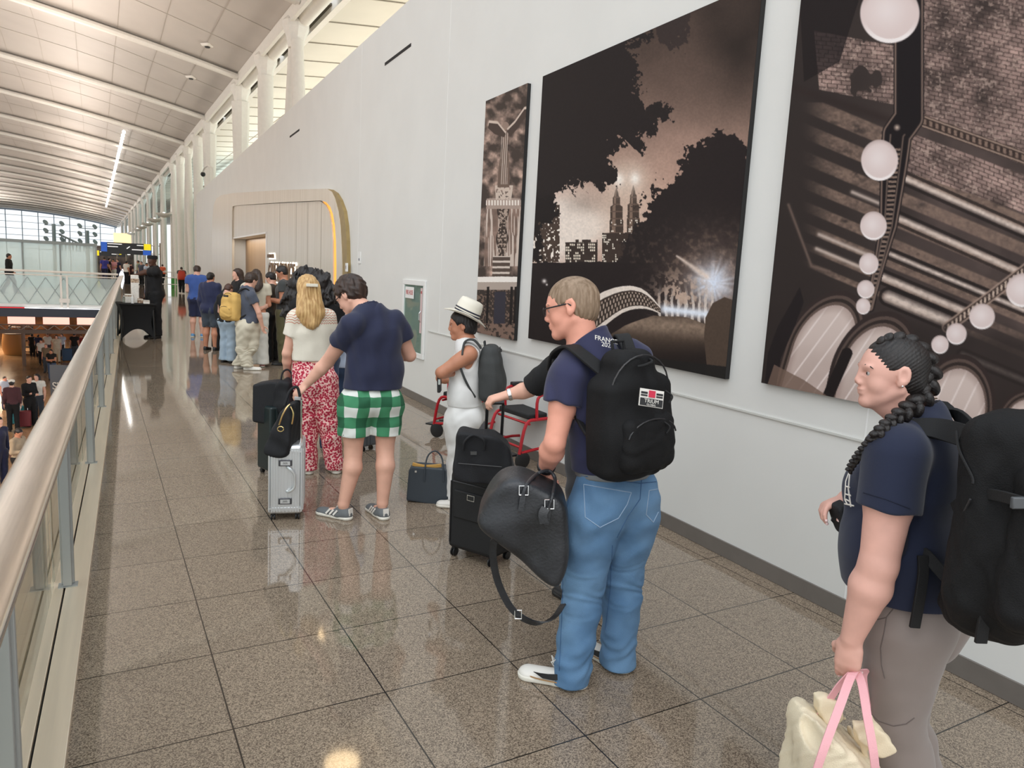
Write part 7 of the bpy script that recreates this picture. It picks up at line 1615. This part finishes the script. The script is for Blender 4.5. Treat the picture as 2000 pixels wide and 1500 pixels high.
# light masts rising behind the frosted screen
MAST = mat('mast_grey', lin(140, 156, 160), .5, .3)
for x, y, n_, lb in ((107, 70, 1, 'left'), (172, 74, 1, 'right')):
    c = J(x, 500, y); c[2] = 0; e = empty('light_mast', c, 'grey mast carrying tilted round reflectors, the %s of the two beyond the screen' % lb, 'lamp')
    MB().tube([c, c+V(0, 0, 4.3 if lb == 'left' else 4.0)], .16, 8).build('mast', MAST, e)
    for k_ in range(3):
        z = 4.2-k_*.75; MB().tube([c+hpx*-.75+V(0, 0, z), c+hpx*.75+V(0, 0, z)], .04, 6).build('cross_arm', MAST, e)
        for s_ in (-1, 1): MB().lathe(c+hpx*s_*.65+V(0, 0, z+.22), [(.08, -.08), (.26, 0), (.25, .05), (.05, .03)], nrm(V(.6, -.6, .5)), 14).build('reflector', MAST, e)
    if lb == 'left':
        for k_ in range(9): MB().tube([c+hpx*(.6+.30*k_)+V(0, 0, 2.0), c+hpx*(.6+.30*k_)+V(0, 0, 3.3-.15*k_)], .06, 5).build('fin', MAST, e)
        MB().tube([c+hpx*.4+V(0, 0, 3.4), c+hpx*3.2+V(0, 0, 2.1)], .10, 6).build('sloping_rail', MAST, e)
bn = empty('green_bin', FL(338, 562), 'small green bin by the columns far along the walkway', 'bin'); MB().box(FL(340, 562)+V(0, 0, .28), (.15, .15, .28)).build('bin_body', mat('green_bin_paint', lin(70, 160, 66), .5), bn, bevel=.03); MB().box(FL(340, 562)+V(0, 0, .58), (.16, .16, .02)).build('lid', BLK, bn)
# queue barrier rails far off
qb = empty('barrier_rail', HP(3.6, 41, 0), 'white metal barrier rail at the foot of the far columns', 'barrier'); m = MB()
for z in (.35, .7, 1.0): m.tube([HP(2.6, 44, z), HP(4.9, 44, z)], .025, 6)
m.build('rails', COLW, qb)
for x in (2.6, 3.75, 4.9): MB().tube([HP(x, 44, 0), HP(x, 44, 1.0)], .03, 6).build('post', COLW, qb)
# ---------------------------------------------------------------- lower hall beyond the bridge
LH = mat('lower_ceiling_dark', lin(58, 48, 44), .7); PNL = mat('pink_light_panel', (1, .6, .5), .5, emit=(1, .50, .40), es=.95); ORG_ = mat('amber_light_panel', (1, .7, .4), .5, emit=(1, .62, .26), es=1.2)
MB().prism([HP(-70, 43.5, -.20), HP(1.1, 43.5, -.20), HP(1.1, 43.5, -1.5), HP(-70, 43.5, -1.5)], hax*40).build('ceiling_lower', LH, kind='structure')
sf = empty('shop_fascia', HP(-6, 46, -1.6), 'row of glowing pink panels above the lower shops', 'shop front')
x = .4; i = 0
while x > -12:
    MB().box(HP(x-.75, 46, -1.86), (.60, .05, .20)).build('light_panel', ORG_ if x < -4.4 else PNL, sf); x -= 1.55; i += 1
MB().prism([HP(-30, 45.9, -2.08), HP(1.1, 45.9, -2.08), HP(1.1, 45.9, -2.13), HP(-30, 45.9, -2.13)], hax*.2).prism([HP(-30, 45.9, -2.36), HP(1.1, 45.9, -2.36), HP(1.1, 45.9, -2.56), HP(-30, 45.9, -2.56)], hax*.2).build('truss_chord', mat('truss_brown', lin(120, 100, 88), .5), sf)
m = MB(); x = 1.
while x > -14: m.tube([HP(x, 45.95, -2.12), HP(x-.3, 45.95, -2.38)], .02, 4, cap=False).tube([HP(x-.3, 45.95, -2.38), HP(x-.6, 45.95, -2.12)], .02, 4, cap=False); x -= .6
m.build('truss_web', mat('truss_light', lin(190, 180, 170), .5), sf)
WB = mat('warm_shop_wood', lin(176, 112, 60), .6, col2=lin(96, 58, 36), vscale=1.2)
MB().prism([HP(-70, 62, -4.42), HP(4, 62, -4.42), HP(4, 62, -.9), HP(-70, 62, -.9)], hax*.3).build('wall_lower', WB, kind='structure')
for x in (-3.5, -7.6, -12.4): MB().tube([HP(x, 47.2, -4.42), HP(x, 47.2, -1.5)], .09, 12).build('trim_%d' % (60+int(-x*2)), mat('truss_brown'), kind='structure', smooth=True)
bc_ = FL(28, 692, -4.42); br_ = empty('wooden_drum', bc_, 'big round wooden drum display standing in the lower shop', 'display'); MB().lathe(bc_, [(.50, 0), (.60, .4), (.61, .7), (.54, 1.22)], n=20).build('drum_body', mat('drum_wood', lin(178, 128, 70), .5), br_, smooth=True); MB().lathe(bc_+V(0, 0, 1.22), [(.54, 0), (.54, .05)], n=20).build('drum_top', mat('truss_brown'), br_)
sv = empty('shop_shelves', FL(42, 690, -4.42), 'dark open shelving beside the wooden drum', 'shelf'); c = FL(42, 688, -4.42)
for z in (.3, .7, 1.1, 1.5): MB().box(c+V(0, .2, z), (.6, .25, .03)).build('shelf', SHD, sv)
for x in (-.58, .58): MB().box(c+V(x, .2, .8), (.03, .25, .8)).build('upright', SHD, sv)
# grey kiosk board with white letters
KB = mat('kiosk_grey', lin(88, 94, 102), .5)
ka, kb = FL(96, 860, -4.42), None
Dk = FL(98, 812, -4.42)@hF
kq = lambda u, v, o=0: J(u, v, Dk+o)
ke = empty('kiosk_board', V(*(kq(130, 800)[:2]), -4.42), 'tall grey kiosk board with white letters partly behind the handrail, on the lower floor', 'sign')
tl_, tr_ = kq(96, 713), kq(150, 714.8); rt = nrm((tr_-tl_)*V(1, 1, 0)); wd = 1.7; hgt = tl_[2]+4.42
MB().box(V(tl_[0], tl_[1], -4.42)+rt*wd/2+V(0, 0, hgt/2)+hF*.1, (wd/2, .08, hgt/2), (rt, nrm(np.cross(rt, (0, 0, 1))), (0, 0, 1))).build('board', KB, ke)
kc = kq(102.5, 753, .0); text('lettering', 'SW', .40, kc-hF*.02-V(0, 0, .02), rt, (0, 0, 1), .01, SHW, ke, align='LEFT')
# lower hall lamps
for x, y in ((-6, 20), (-6, 34), (-14, 30), (-6, 54), (-14, 54)):
    area('lower_hall_lamp', HP(x, y, -1.55 if y > 44 else -.75), (0, 0, -HA), 2.5, 2.5, 260 if y < 44 else 420, (1, .78, .55))
area('aisle_fill_light', HP(12, 40, 5.0), (PI, 0, -HA), 5, 50, 2600, (1, .93, .80)); area('aisle_fill_light', HP(14, 90, 5.0), (PI, 0, -HA), 5, 60, 2600, (.85, 1, .98))  # unseen area lights added to lift the dark side aisle
